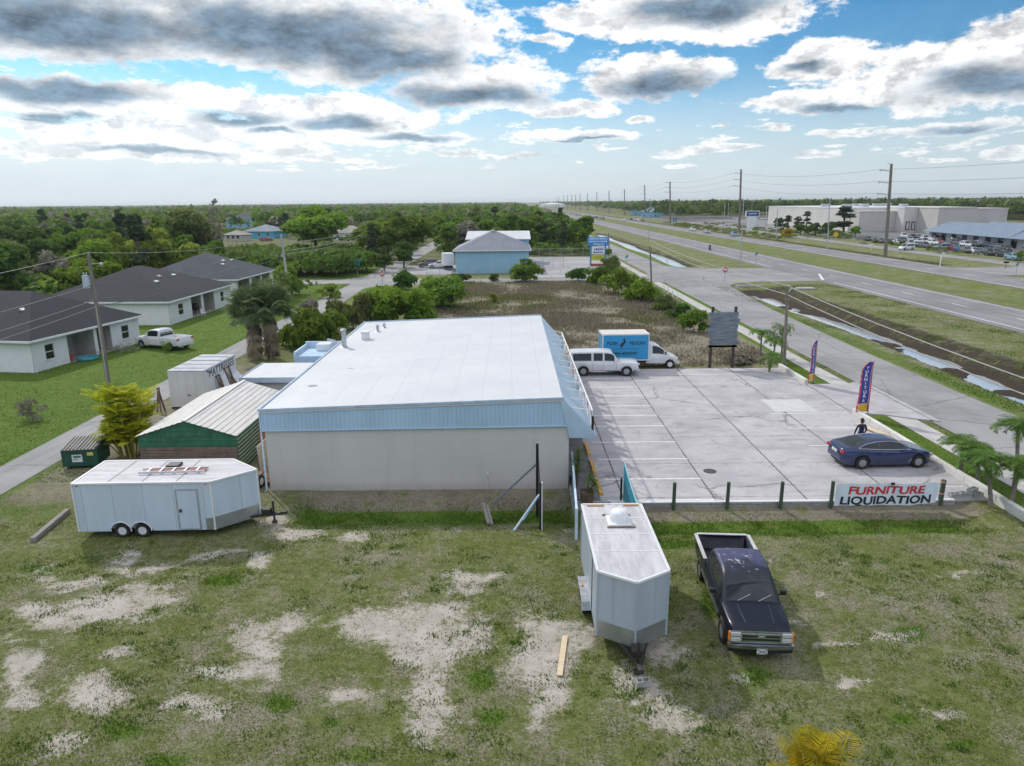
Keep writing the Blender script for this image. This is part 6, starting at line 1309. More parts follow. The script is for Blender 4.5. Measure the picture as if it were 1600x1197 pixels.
# fences of the blue building's yard
def wire_fence(label, p0, p1, h, mat, postm, n, slat=None, name='chain_link_fence'):
    p0, p1 = Vector(p0), Vector(p1); d = p1-p0; L = d.length; th = thing(name, label, 'fence', p0, math.atan2(d.y, d.x)); b = MB()
    st = slat or .22
    if slat: k = int(L/st); [b.b2((i*st, -.01, .08), (i*st+st*.86, .01, h-.05)) for i in range(k)]
    else:
        k = int(L/.25)
        for i in range(k): b.beam((i*.25, 0, .05), (i*.25+.12, 0, h), .012, .012)
        for i in range(8): b.beam((0, .008, .1+i*h/8), (L, .008, .1+i*h/8), .012, .012)
    b.build('fence_mesh' if not slat else 'slat_panel', mat, th); b = MB(); b.beam((0, -.03, h), (L, -.03, h), .05, .05); b.build('rail', postm, th)
    for i in range(n+1): b = MB(); b.cyl((L*i/n, -.03, 0), (L*i/n, -.03, h+.08), .04, n=8); b.build('post', postm, th)
wire_fence('low blue-tinted chain link fence in front of the blue building', (-15.5, 131.5, 0), (3.8, 131.5, 0), 1.5, M('blue fence wire', (.25, .40, .50), .5), m_galv, 8)
wire_fence('chain link gate across the concrete yard right of the blue building', (4.5, 150.5, 0), (11.0, 150.5, 0), 1.9, m_galv, m_galv, 3, name='yard_gate')
wire_fence('tall chain link fence at the back of the concrete yard', (4.2, 178.5, 0), (20.6, 178.5, 0), 2.0, M('dark fence wire', (.09, .1, .1), .6), m_galv, 6)
wire_fence('grey green slatted fence along the right side of the concrete yard', (20.8, 178.0, 0), (20.8, 146, 0), 2.0, M('grey green slats', (.20, .25, .25), .6), m_galv, 8, .14, 'slat_fence')
# culvert in the drain
cu = thing('culvert', 'pale concrete culvert headwall with two dark pipes at the end of the near ditch', 'culvert', (37.9, 113.0, -1.1)); b = MB(); b.prism([(-2.6, 0), (2.6, 0), (2.1, 1.25), (-2.1, 1.25)], lambda u, v, w: (u, w, v), .5); b.build('headwall', m_conc, cu)
for x_ in (-.9, .9): b = MB(); b.cyl((x_, -.03, .5), (x_, .0, .5), .44, n=20); b.build('pipe_mouth', m_blackm, cu)
sl = thing('concrete_slab', 'broken pale concrete slabs lying in the grass between ditch and highway', 'rubble', (*at(1258, 452)[:2], 0)); b = MB(); b.box((0, 0, .12), (2.6, 1.4, .25), bev=.04); b.build('slab', m_conc, sl); b = MB(); b.box((-1.2, 3.6, .1), (1.6, .9, .2), rz=.4, bev=.04); b.build('slab', M('rusty slab', (.3, .22, .18), .9, var=.2), sl)
# ------------------------------------------------------------------ vegetation
f_dark = foliage('dark green leaves', (0.044, 0.090, 0.020), (0.122, 0.200, 0.044), .35)
f_mid = foliage('green leaves', (0.069, 0.133, 0.018), (0.196, 0.281, 0.047), .4)
f_olive = foliage('olive leaves', (.08, .115, .03), (.22, .26, .09), .38)
f_yel = foliage('yellow green leaves', (.13, .19, .03), (.31, .37, .07), .42)
f_lime = foliage('fresh lime leaves', (.09, .17, .02), (.25, .36, .05), .42)
f_grey = foliage('grey twigs', (0.166, 0.160, 0.122), (0.333, 0.307, 0.243), .2, .03)
f_pine = foliage('pine needles', (0.041, 0.070, 0.036), (0.109, 0.154, 0.070), .25)
f_palm = foliage('palm fronds', (.055, .105, .020), (.18, .27, .06), .35, .03)
f_sabal = foliage('cabbage palm fans', (.07, .12, .045), (.27, .34, .18), .3, .02)
f_dead = foliage('dead palm fronds', (.16, .12, .085), (.38, .31, .23), .2, .02)
f_areca = foliage('yellowing cane fronds', (.17, .21, .010), (.52, .50, .03), .45, .02)
f_orange = foliage('orange yellow fronds', (.10, .13, .012), (.55, .36, .02), .35, .02)
f_brush = foliage('dry brown brush', (.13, .105, .08), (.33, .28, .215), .2, .0)
f_brush2 = foliage('olive scrub', (.095, .105, .035), (.24, .245, .10), .25, .0)
f_grass = foliage('lawn blades', (.088, .112, .020), (.245, .265, .07), .3, .0)
f_grass2 = foliage('green blades', (.038, .085, .006), (.125, .20, .022), .35, .0)
f_straw = foliage('straw blades', (.20, .175, .13), (.42, .375, .30), .25, .0)
m_bark = M('grey bark', (.13, .105, .085), .95, var=.3, scale=4, bump=.3, bscale=8, aniso=(3, 3, .6))
m_palmbark = M('palm trunk', (.20, .17, .14), .95, var=.3, scale=5, bump=.3, bscale=10, aniso=(.6, .6, 6))
def unit(n): v = NP.normal(size=(n, 3)); return v/np.linalg.norm(v, axis=1)[:, None]
def leaf_quads(C, N, ln, wd):
    """diamond leaves centred on C lying across N"""
    n = len(C); a = np.cross(N, unit(n)); a /= np.linalg.norm(a, axis=1)[:, None]+1e-9; b = np.cross(N, a)
    ln = np.asarray(ln).reshape(-1, 1)*np.ones((n, 1)); wd = np.asarray(wd).reshape(-1, 1)*np.ones((n, 1))
    return np.stack([C-a*ln, C+b*wd, C+a*ln, C-b*wd], 1)
def lobes_leaves(lobes, n, size, flat=.55, shell=(.55, 1.05)):
    r = np.array([l[3] for l in lobes]); p = r**2/np.sum(r**2); k = NP.choice(len(lobes), n, p=p); c = np.array([l[:3] for l in lobes])[k]
    u = unit(n); u[:, 2] = np.where(u[:, 2] < -.3, -u[:, 2]*.6, u[:, 2]); rr = r[k]*(shell[0]+(shell[1]-shell[0])*NP.random(n)**.5)
    C = c+u*rr[:, None]*np.array([1, 1, .8]); N = u*flat+unit(n)*(1-flat); N /= np.linalg.norm(N, axis=1)[:, None]
    s = size*(.6+.8*NP.random(n)); lt = NP.random(len(lobes)); tone = np.clip(-.05+.65*lt[k]+.5*NP.random(n), 0, 1)
    return leaf_quads(C, N, s*.62, s*.36), tone
def make_lobes(kind, seed):
    q = random.Random(seed); L = []
    if kind == 'broad':
        for _ in range(17):
            a = q.uniform(0, 2*PI); r = q.uniform(.0, 3.3)*1.0; z = q.uniform(3.2, 7.6)-.18*r*r*.5; L.append((r*math.cos(a), r*math.sin(a), z, q.uniform(1.1, 2.1)))
        L.append((0, 0, 6.4, 2.4))
    elif kind == 'tall':
        for _ in range(18):
            a = q.uniform(0, 2*PI); z = q.uniform(3.0, 11.0); r = q.uniform(.2, 2.3)*(1-.45*abs(z-6)/6); L.append((r*math.cos(a), r*math.sin(a), z, q.uniform(.8, 1.6)))
    elif kind == 'spread':
        for _ in range(20):
            a = q.uniform(0, 2*PI); r = q.uniform(.5, 4.8); z = q.uniform(2.2, 5.6)-.09*r*r; L.append((r*math.cos(a), r*math.sin(a), z, q.uniform(1.0, 1.7)))
    elif kind == 'pine':
        for _ in range(15):
            z = q.uniform(4.0, 12.0); a = q.uniform(0, 2*PI); r = q.uniform(.3, 2.4)*(1.15-.07*z); L.append((r*math.cos(a), r*math.sin(a), z, q.uniform(.55, 1.0)))
        L.append((0, 0, 12.2, .8))
    elif kind == 'bush':
        for _ in range(11):
            a = q.uniform(0, 2*PI); r = q.uniform(.1, 1.15); L.append((r*math.cos(a), r*math.sin(a), q.uniform(.35, 1.5)-.25*r, q.uniform(.4, .75)))
    return L
PROTO = {}
def proto(kind, seed, n, size):
    key = (kind, seed, n)
    if key in PROTO: return PROTO[key]
    lob = make_lobes(kind, seed); P_, tn = lobes_leaves(lob, int(n*.62), size*1.35, .5); lme = quads('crown', P_, f_mid, tn); b = MB(); q = random.Random(seed+99)
    H_ = dict(broad=4.6, tall=7.0, spread=3.4, pine=11.5, bush=.7)[kind]; r0_ = dict(broad=.28, tall=.22, spread=.3, pine=.2, bush=.05)[kind]
    b.tube([(0, 0, -.1), (q.uniform(-.2, .2), q.uniform(-.2, .2), H_*.4), (q.uniform(-.3, .3), q.uniform(-.3, .3), H_)], [r0_, r0_*.75, r0_*.35], 8)
    for l in sorted(lob, key=lambda l: -l[3])[:9]: z0 = min(H_*.9, max(H_*.25, l[2]*.55)); b.tube([(0, 0, z0), (l[0]*.5, l[1]*.5, (z0+l[2])*.5), (l[0]*.95, l[1]*.95, l[2])], [r0_*.45, r0_*.3, r0_*.1], 5)
    PROTO[key] = (lme, b.mesh('trunk', m_bark)); return PROTO[key]
DIM = dict(broad=(10.2, 9.0), tall=(6.6, 12.2), spread=(11.6, 6.8), pine=(4.6, 13.0), bush=(3.2, 2.1))
def plant(name, label, cat, loc, kind, seed, width, height, mat, n=2600, size=.5, group=None, rz=None):
    lme, tme = proto(kind, seed, n, size); o = thing(name, label, cat, loc, R.uniform(0, 6.28) if rz is None else rz, group)
    d = DIM[kind]; o.scale = (width/d[0], width/d[0], height/d[1]); c = link('crown', lme, o); link('trunk', tme, o)
    if mat is not f_mid: c.material_slots[0].link = 'OBJECT'; c.material_slots[0].material = mat
    return o
def gz(x_, y_): return float(height(np.array([float(x_)]), np.array([float(y_)]))[0])
SPOT = []
def tree_px(label, px_, top, y_, wpx, kind, mat, seed, n=3200, size=.5, name='tree', cat='tree', group=None):
    d = ray(px_, top); k = y_/d[1]; x_ = d[0]*k; zt_ = CAM_H+d[2]*k; w_ = wpx/FPX*(y_*math.cos(PITCH)+10*math.sin(PITCH)); SPOT.append((x_, y_, w_*.5))
    return plant(name, label, cat, (x_, y_, 0), kind, seed, w_, zt_, mat, n, size, group)
TW = 'trees standing out of the western wood'
for a in (('tall broad yellow-green tree rising above the dark hedge trees', 490, 320, 190, 112, 'broad', f_lime, 3, 5200, .6), ('large rounded soft green tree behind the street corner', 634, 335, 168, 104, 'broad', f_mid, 4, 5200, .55),
          ('small round dark green tree at the bend of the side street', 630, 376, 150, 58, 'broad', f_dark, 5, 4200, .45), ('bright yellow-green spreading tree right behind the white houses', 240, 352, 128, 122, 'spread', f_yel, 6, 6000, .5),
          ('yellow-green spreading tree left of its twin behind the white houses', 165, 358, 124, 92, 'spread', f_yel, 8, 5000, .5), ('tall grey-green tree reaching the horizon left of centre', 285, 322, 172, 110, 'broad', f_olive, 7, 5200, .6), ('thin bare-topped grey tree poking above the horizon', 328, 306, 178, 40, 'tall', f_grey, 9, 1100, .45),
          ('grey half-bare tree behind the nearest white house', 75, 384, 104, 96, 'spread', f_grey, 10, 5200, .42), ('greyish olive tree at the left edge behind the nearest house', 8, 372, 112, 110, 'broad', f_olive, 11, 5200, .5), ('dark tree at the far left edge of the wood', 45, 348, 150, 80, 'broad', f_dark, 12, 3600, .55),
          ('dark pointed tree beside the far right end of the blue building yard', 846, 340, 205, 52, 'tall', f_dark, 13, 3800, .55), ('dark shrubby tree at the corner of the slatted fence', 886, 352, 196, 30, 'broad', f_dark, 14, 2600, .45), ('dark green tree behind the white-roofed building', 806, 346, 225, 50, 'broad', f_mid, 15, 3000, .55)):
    tree_px(a[0], *a[1:8], n=a[8], size=a[9], group=TW)
for k, (px_, top, y_, w_, mt, sd_) in enumerate(((335, 374, 150, 58, f_mid, 3), (372, 392, 138, 66, f_dark, 4), (412, 396, 134, 60, f_mid, 5), (452, 392, 140, 62, f_dark, 7), (492, 384, 142, 70, f_dark, 8), (532, 390, 140, 66, f_dark, 11), (572, 390, 142, 60, f_mid, 12), (600, 396, 141, 44, f_dark, 14), (398, 420, 122, 40, f_mid, 15), (345, 410, 128, 52, f_dark, 13))):
    tree_px('%s tree of the dark cross street hedge, %s' % (('tall', 'broad')[k % 2], ['at its left end', 'beside the slate roof', 'left of the pale pole', 'just behind the pale pole', 'below the yellow-green tree', 'left of the blue street sign', 'above the blue street sign', 'at its right end', 'lowest, beside the carport', 'closest to the carport roof'][k]), px_, top, y_, w_, 'broad', mt, sd_, 4600, .48, group='trees of the hedge wood by the cross street')
tree_px('leafy round shrub clump with browning edges beside the pale pole', 446, 411, 107, 66, 'bush', f_lime, 21, 5200, .16, 'shrub', 'shrub')
for a in (('open-crowned pine with bare branches in front of the pale store', 1322, 322, 270, 44, 'pine', f_pine, 31, 1500, .6), ('bushy dark tree left of the open pine at the store', 1296, 345, 262, 34, 'broad', f_dark, 32, 2400, .5), ('low dark tree right of the open pine at the store', 1338, 352, 258, 30, 'broad', f_mid, 33, 2200, .5), ('small pine beside the store lot lamp posts', 1248, 338, 290, 18, 'pine', f_pine, 34, 1000, .6), ('thin pine at the left end of the store wall', 1232, 336, 300, 16, 'pine', f_pine, 35, 1000, .6), ('dark leafy tree at the right end behind the blue roof', 1560, 345, 255, 60, 'spread', f_dark, 36, 3000, .5), ('spreading tree peeking over the blue roof', 1530, 346, 262, 42, 'spread', f_mid, 37, 2400, .5), ('palm-like green tree at the right edge of the car lot', 1598, 384, 150, 18, 'tall', f_mid, 38, 1600, .35)):
    tree_px(a[0], *a[1:8], n=a[8], size=a[9], group='trees around the car lot and store')
for a in (('dark bushy tree in the clump left of the open pine', 1275, 344, 275, 40, 'spread', f_dark, 41, 2400, .5), ('green bushy tree low in the clump under the open pine', 1312, 356, 255, 44, 'spread', f_mid, 42, 2400, .45), ('dark rounded tree behind the yellow flowering shrub', 1252, 350, 280, 34, 'broad', f_dark, 43, 2200, .5), ('spreading pine left of the store on the lot edge', 1222, 338, 310, 30, 'spread', f_pine, 44, 1800, .5), ('tall pine behind the sign tower lot', 1262, 330, 330, 22, 'pine', f_pine, 45, 1100, .6)):
    tree_px(a[0], *a[1:8], n=a[8], size=a[9], group='trees around the car lot and store')
tree_px('round yellow flowering shrub beside the highway lamp posts', 1232, 354, 262, 22, 'bush', f_orange, 22, 1800, .2, 'shrub', 'shrub')

# bushes of the vacant lot and verge
def bush_px(label, px_, base, wpx, hpx, mat, seed, n=2600, size=.17, name='shrub', group='shrubs round the vacant lot'):
    p0 = at(px_, base); w_ = wpx/FPX*p0.y*1.03; h_ = hpx/FPX*p0.y*1.0+.25
    return plant(name, label, 'shrub', (p0.x, p0.y+w_*.3, gz(p0.x, p0.y)), 'bush', seed, w_, h_, mat, n, size, group)
for k, a in enumerate((('dark green shrub right behind the cabbage palms', 462, 548, 90, 78, f_mid, 41), ('leafy dark shrub beside the blue service bay', 503, 554, 105, 84, f_mid, 42), ('grey-green shrub at the end of the alley street', 548, 520, 80, 74, f_olive, 43), ('bright yellow-green shrub behind the store roof', 597, 514, 125, 72, f_lime, 44), ('grey leafless shrub in front of the yellow-green one', 570, 505, 50, 36, f_grey, 45), ('yellow-green shrub right of the grey leafless one', 645, 508, 96, 58, f_lime, 46),
        ('large olive green shrub in the middle of the vacant lot', 685, 488, 104, 58, f_mid, 47), ('vivid yellow shrub in the grass by the street bend', 512, 467, 42, 26, f_yel, 48), ('dark rounded shrub at the stop sign', 632, 455, 50, 34, f_dark, 49), ('low dark shrub in front of the blue fence, left of its middle', 717, 442, 36, 16, f_dark, 50), ('low dark shrub in front of the blue fence, near its middle', 773, 440, 20, 12, f_dark, 51), ('wide green shrub in front of the blue building corner', 822, 444, 78, 34, f_mid, 52),
        ('dark hedge shrub below the blue road sign', 905, 441, 42, 24, f_dark, 53), ('green hedge shrub right of the blue road sign', 938, 446, 50, 34, f_mid, 54), ('tall yellow-green hedge shrub along the sidewalk', 972, 461, 66, 46, f_lime, 55), ('broad yellow-green hedge shrub before the dry edge', 1005, 474, 66, 44, f_lime, 56), ('brown tipped shrub at the end of the hedge row', 1040, 488, 44, 26, f_olive, 57), ('green shrub beside the wooden sign board', 1086, 522, 52, 46, f_mid, 58), ('dark low shrub between the hedge row and the sign board', 1062, 500, 40, 28, f_dark, 59), ('grey brown shrub at the top of the hedge row', 958, 428, 40, 30, f_olive, 60), ('dry bush under the young palms', 1160, 572, 60, 18, f_grey, 61), ('small yellow bush in the dry lot behind the store', 672, 497, 30, 12, f_yel, 62), ('small yellow-green tuft in the dry lot', 772, 474, 14, 16, f_yel, 63), ('dark shrub beside the yard gate', 945, 400, 24, 14, f_mid, 64), ('small grey shrub next to the bent street shrubs', 485, 500, 40, 40, f_grey, 65))):
    bush_px(*a)
bush_px('young round tree on the lawn before the white pickup', 259, 551, 26, 20, f_mid, 66, 1200, .12, 'small_tree', None); bush_px('dark multi-stemmed shrub alone on the left lawn', 41, 661, 48, 36, f_grey, 67, 1500, .12, 'lawn_shrub', None); bush_px('small shrub touching the dumpster', 152, 722, 24, 40, f_olive, 68, 1400, .09, 'wild_shrub', None)
tree_px('dark pointed young tree in front of the blue building corner', 821, 402, 124, 42, 'tall', f_dark, 23, 2600, .3, group=TW)

# the western wood: single trees nearer than about 330 m
def blocked(x_, y_):
    if -30 < x_ < -19 and y_ < 335: return True
    if 118 < y_ < 131: return True
    if x_ > -24 and y_ < 182: return True
    if x_ > 21.5 and y_ < 420: return True
    if -60 < x_ < -18 and y_ < 122: return True
    for (a, c, r) in SPOT:
        if abs(x_-a) < r*.8+2.5 and abs(y_-c) < r*.8+2.5: return True
    return False
CLEAR = [(at(px_, py_), w_) for px_, py_, w_ in ((382, 372, 13), (354, 357, 14), (425, 368, 12), (360, 378, 8), (520, 376, 9), (570, 346, 12), (415, 377, 8), (437, 369, 8), (800, 331, 20))]
GAP = [(332, 464, 379, 275), (322, 392, 350, 395), (496, 546, 377, 245), (548, 592, 350, 400), (782, 822, 333, 600)]
def in_clear(x_, y_, h_=8.0):
    a, c = proj(x_, y_, h_)
    for p0, p1, base, ymax in GAP:
        m_ = 4.5*FPX/y_*.75
        if p0-m_ < a < p1+m_ and c < base and y_ < ymax: return True
    return near_house(x_, y_)
def near_house(x_, y_):
    for p0, w_ in CLEAR:
        k = p0.x/p0.y
        if p0.y-14 < y_ < p0.y+16 and abs(x_-p0.x-6) < w_: return True
    return False
cand = []
for _ in range(9000):
    y_ = R.uniform(96, 335); x_ = R.uniform(-.80*y_-4, 22)
    if blocked(x_, y_) or in_clear(x_, y_): continue
    if any((x_-a)**2+(y_-c)**2 < (5.6+y_*.012)**2 for a, c in cand): continue
    cand.append((x_, y_))
cand.sort(key=lambda q: q[1]); cand = cand[:255]
kinds = ['broad', 'broad', 'spread', 'tall', 'broad', 'pine']; mats = [f_dark, f_mid, f_mid, f_lime, f_mid, f_olive, f_dark, f_grey, f_mid, f_mid]
desc = {f_dark.name: 'dark green', f_mid.name: 'green', f_olive.name: 'olive', f_lime.name: 'light green', f_grey.name: 'grey half-bare', f_yel.name: 'yellowish', f_pine.name: 'dark'}
kd = dict(broad='rounded tree', spread='low spreading tree', tall='tall narrow tree', pine='pine tree')
for (x_, y_) in cand:
    kn = R.choice(kinds); mt = f_pine if kn == 'pine' else R.choice(mats); near_ = y_ < 190; sc = R.uniform(.75, 1.15)
    h_ = dict(broad=8.4, spread=6.2, tall=9.6, pine=10.5)[kn]*sc; w_ = dict(broad=9.5, spread=10.5, tall=6.2, pine=4.6)[kn]*sc
    zone_ = 'west of the white houses' if x_ < -62 and y_ < 135 else ('in the wood left of the side street' if x_ < -28 else 'in the wood behind the blue building')
    plant('tree', '%s %s %s' % (desc[mt.name], kd[kn], zone_), 'tree', (x_, y_, 0), kn, 100+R.randrange(5), w_, h_, mt, 4200 if near_ else 1500, .5 if near_ else .85, 'trees of the western wood')
    for _ in range(0): pass
# beyond that the wood reads as one mass
def mass(name, pts, per, lsize, hgt, mats_, wide=(3.0, 5.2)):
    Cs, Ns, S_, T_, MI = [], [], [], [], []
    for (x_, y_) in pts:
        h_ = hgt(x_, y_); r_ = NP.uniform(*wide); n = per; u = unit(n); u[:, 2] = np.abs(u[:, 2])*.9; rr = r_*(.6+.45*NP.random(n)); C = np.array([x_, y_, h_*.55])+u*rr[:, None]*np.array([1, 1, h_*.45/r_])
        N = u*.5+unit(n)*.5; Cs.append(C); Ns.append(N/np.linalg.norm(N, axis=1)[:, None]); S_.append(lsize(y_)*(.6+.8*NP.random(n))); T_.append(np.clip(NP.uniform(-.1, .75)+.35*NP.random(n), 0, 1)); MI.append(np.full(n, NP.integers(len(mats_))))
    C, N, s, t_ = np.concatenate(Cs), np.concatenate(Ns), np.concatenate(S_), np.concatenate(T_); me_ = quads(name, leaf_quads(C, N, s*.62, s*.42), mats_, t_); me_.polygons.foreach_set('material_index', np.concatenate(MI).astype(np.int32)); me_.update()
    return tag(link(name, me_), kind='stuff')
pts = []
for _ in range(26000):
    y_ = 330*math.exp(R.uniform(0, 3.0)); x_ = R.uniform(-.82*y_, .82*y_)
    if 22+max(0, y_-600)*.004 < x_ < 128+max(0, y_-600)*.02 and not (x_ < 46 and R.random() < .0): continue
    if x_ > 22 and y_ < 440: continue
    if 100 < x_ < 305 and y_ < 640: continue
    if in_clear(x_, y_): continue
    if y_ > 1200 and R.random() < .45: continue
    pts.append((x_, y_))
tall = lambda x_, y_: R.uniform(5.0, 10.2)*(1.0 if x_ < 100 else 1.22)+(R.random() < .06)*R.uniform(1, 4)
mass('distant_woodland', pts, 34, lambda y_: 1.5+y_*.0011, tall, [f_dark, f_mid, f_olive, f_mid, f_mid, f_grey])
pts = []
for _ in range(2600):
    y_ = R.uniform(400, 700); x_ = R.uniform(108, .8*y_)
    if (130 < x_ < 300 and y_ < 520) or (x_ < 125 and y_ < 470): continue
    pts.append((x_, y_))
mass('pine_belt', pts, 46, lambda y_: 1.5, lambda x_, y_: R.uniform(7.5, 12.0)+(R.random() < .15)*3, [f_pine, f_dark, f_olive, f_dark], (2.4, 4.0))
pts = []
for _ in range(7000):
    y_ = R.uniform(94, 340); x_ = R.uniform(-.82*y_, 21)
    if (-31.5 < x_ < -18.5) or 114 < y_ < 134 or (x_ > -24 and y_ < 181) or (-62 < x_ < -33 and y_ < 124) or in_clear(x_, y_, 3.0): continue
    pts.append((x_, y_))
pts += [(R.uniform(-66, -29), R.uniform(131.5, 150)) for _ in range(420)]
mass('undergrowth', pts, 26, lambda y_: .7, lambda x_, y_: R.uniform(1.2, 3.4)*(1.5 if y_ < 151 and x_ < -28 else 1), [f_dark, f_mid, f_olive], (1.6, 2.8))
pts = [(R.uniform(105, 118), R.uniform(150, 420)) for _ in range(90)]+[(R.uniform(87.5, 99), R.uniform(250, 420)) for _ in range(120)]
mass('roadside_scrub', pts, 40, lambda y_: .5, lambda x_, y_: R.uniform(.6, 1.5), [f_olive, f_mid, f_grey], (.8, 1.8))

# dry brush over the vacant lot
def blades(name, X_, Y_, H_, Wd, spread, mats_, mi, z=None, lean=.6):
    n = len(X_); a = NP.uniform(0, 2*PI, n); d = np.stack([np.cos(a), np.sin(a), np.zeros(n)], -1); s = np.stack([-np.sin(a), np.cos(a), np.zeros(n)], -1)
    z = height(X_, Y_) if z is None else z; B = np.stack([X_, Y_, z-.01], -1); l = NP.uniform(0, lean, n)[:, None]; tip = B+d*(H_[:, None]*l)+np.array([0, 0, 1])*(H_*(1-.35*l[:, 0]))[:, None]
    P_ = np.stack([B-s*Wd[:, None], B+s*Wd[:, None], tip], 1); me_ = quads(name, P_, mats_, np.clip(NP.random(n)*.8+spread, 0, 1)); me_.polygons.foreach_set('material_index', mi.astype(np.int32)); me_.update(); return tag(link(name, me_), kind='stuff')
n = 150000; X_ = NP.uniform(-11.5, 22.6, n); Y_ = NP.uniform(57.2, 121.5, n); cl_ = fbm(X_, Y_, 4.0, 4, 21); f2 = fbm(X_, Y_, 14.0, 3, 31)
keep = NP.random(n) < np.clip((cl_-.28)*2.6, .06, 1); X_, Y_, cl_, f2 = X_[keep], Y_[keep], cl_[keep], f2[keep]
blades('dry_brush', X_, Y_, NP.uniform(.12, .62, len(X_))*np.clip(cl_*1.5, .4, 1.3), NP.uniform(.03, .075, len(X_)), .1, [f_brush, f_brush2, f_grass2], np.where(NP.random(len(X_)) < np.clip((f2-.42)*5, .04, .8), np.where(NP.random(len(X_)) < .12, 2, 1), 0), lean=.9)
# lawn blades in the foreground and rough grass by the ditches
n = 430000; X_ = NP.uniform(-27, 24, n); Y_ = 13.2+NP.random(n)**1.25*18.5
pz, _q = proj(X_, Y_, np.zeros(n)); inside = (np.abs(pz-800) < 860); X_, Y_ = X_[inside], Y_[inside]; n = len(X_); px_, py_ = proj(X_, Y_, np.zeros(n)); sv_ = np.zeros(n); lv = np.zeros(n)
for (cx_, cy_, a, b_) in SANDP: sv_ = np.maximum(sv_, 1.15-np.sqrt(((px_-cx_)/a)**2+((py_-cy_)/b_)**2))
for (cx_, cy_, a, b_) in LUSHP: lv = np.maximum(lv, 1-np.sqrt(((px_-cx_)/a)**2+((py_-cy_)/b_)**2))
tex = fbm(X_, Y_, .9, 4, 41); dryn = fbm(X_, Y_, 2.6, 4, 51); leftm = X_ < 3
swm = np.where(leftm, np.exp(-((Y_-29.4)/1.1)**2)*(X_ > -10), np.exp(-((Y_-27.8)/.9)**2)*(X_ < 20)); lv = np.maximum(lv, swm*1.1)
keep = (NP.random(n) < np.clip(1.25-1.5*np.clip(sv_+(tex-.5)*1.6, 0, 1), .03, 1)*np.clip((tex-.22)*2.6, .1, 1)) & ~((X_ > 2.7) & (Y_ > 29.5)) & ~((X_ < 2.7) & (X_ > -11.6) & (Y_ > 31.6)); X_, Y_, lv, tex, dryn, swm = [q[keep] for q in (X_, Y_, lv, tex, dryn, swm)]; n = len(X_)
mi = np.where(NP.random(n) < np.clip((dryn-.45)*3.2, .05, .7), 2, 0); mi = np.where(NP.random(n) < np.clip(lv*1.6, 0, .95)+np.clip((tex-.62)*5, 0, .7), 1, mi)
tx, ty, th_ = [], [], []
for _ in range(2600):
    a, c = NP.uniform(-24, 22), 13.4+NP.random()**1.2*15
    if fbm(np.array([a]), np.array([c]), 2.2, 3, 81)[0] < .5: continue
    k = NP.integers(12, 46); r_ = NP.uniform(.06, .26); tx.append(a+NP.normal(size=k)*r_*1.3); ty.append(c+NP.normal(size=k)*r_); th_.append(NP.uniform(.05, .13)*NP.uniform(.6, 1.2, k))
tx, ty, th_ = map(np.concatenate, (tx, ty, th_)); ok = ~((tx > 2.7) & (ty > 29.5)) & ~((tx < 2.7) & (tx > -11.6) & (ty > 31.6)); tx, ty, th_ = tx[ok], ty[ok], th_[ok]
blades('weed_tufts', tx, ty, th_, NP.uniform(.014, .03, len(tx)), .0, [f_grass2, f_mid], (NP.random(len(tx)) < .35).astype(int), lean=1.1)
k = 4500; lx, ly = NP.uniform(-24, 20, k), 13.4+NP.random(k)**1.2*15; C = np.stack([lx, ly, height(lx, ly)+.012], -1); N = np.array([0, 0, 1.0])+NP.normal(size=(k, 3))*.35; N /= np.linalg.norm(N, axis=1)[:, None]
tag(link('leaf_litter', quads('leaf_litter', leaf_quads(C, N, NP.uniform(.012, .05, k), NP.uniform(.01, .03, k)), f_brush, NP.random(k)*.9)), kind='stuff')
k = 170000; lx, ly = NP.uniform(-62, -18.5, k), 33+NP.random(k)**1.5*90; tq = fbm(lx, ly, 2.5, 4, 91); ok = ((lx < -27.1) | ((lx > -24.1) & (ly < 36) & (lx < -19))) & (NP.random(k) < np.clip((tq-.25)*2.5, .1, 1)); lx, ly, tq = lx[ok], ly[ok], tq[ok]
blades('side_lawn_grass', lx, ly, NP.uniform(.03, .11, len(lx)), NP.uniform(.02, .05, len(lx)), .1, [f_grass2, f_grass, f_straw], np.where(NP.random(len(lx)) < np.clip((tq-.5)*3, 0, .6), 1, np.where(NP.random(len(lx)) < .06, 2, 0)), lean=1.0)
k = 26000; lx, ly = NP.uniform(21.9, 25.7, k), NP.uniform(22, 62, k); ok = (((lx < 23.55) | (lx > 25.05)) & ((ly < 42.8) | (ly > 51.5))) ; lx, ly = lx[ok], ly[ok]
blades('verge_grass', lx, ly, NP.uniform(.03, .08, len(lx)), NP.uniform(.015, .03, len(lx)), .2, [f_grass2, f_grass], (NP.random(len(lx)) < .25).astype(int), lean=1.0)
blades('lawn_grass', X_, Y_, NP.uniform(.025, .075, n)*(1+1.5*np.clip(lv, 0, 1)+1.6*np.clip(tex-.6, 0, 1)), NP.uniform(.009, .02, n), .1, [f_grass, f_grass2, f_straw], mi, lean=1.0)
n = 110000; X_ = NP.uniform(32, 51.5, n); Y_ = NP.uniform(36, 116, n); tex = fbm(X_, Y_, 3, 4, 61); d_ = ditch1(X_, Y_); keep = (NP.random(n) < np.clip((tex-.3)*2.4, .05, 1)) & (d_ < .55) & ~((X_ > 39) & (X_ < 42.5) & (tex < .58)); X_, Y_, tex = X_[keep], Y_[keep], tex[keep]; n = len(X_)
blades('ditch_grass', X_, Y_, NP.uniform(.03, .12, n)*(.6+tex), NP.uniform(.02, .05, n), .05, [f_grass, f_grass2, f_brush], np.where(tex > .6, 1, np.where(NP.random(n) < .45, 2, 0)), lean=.9)

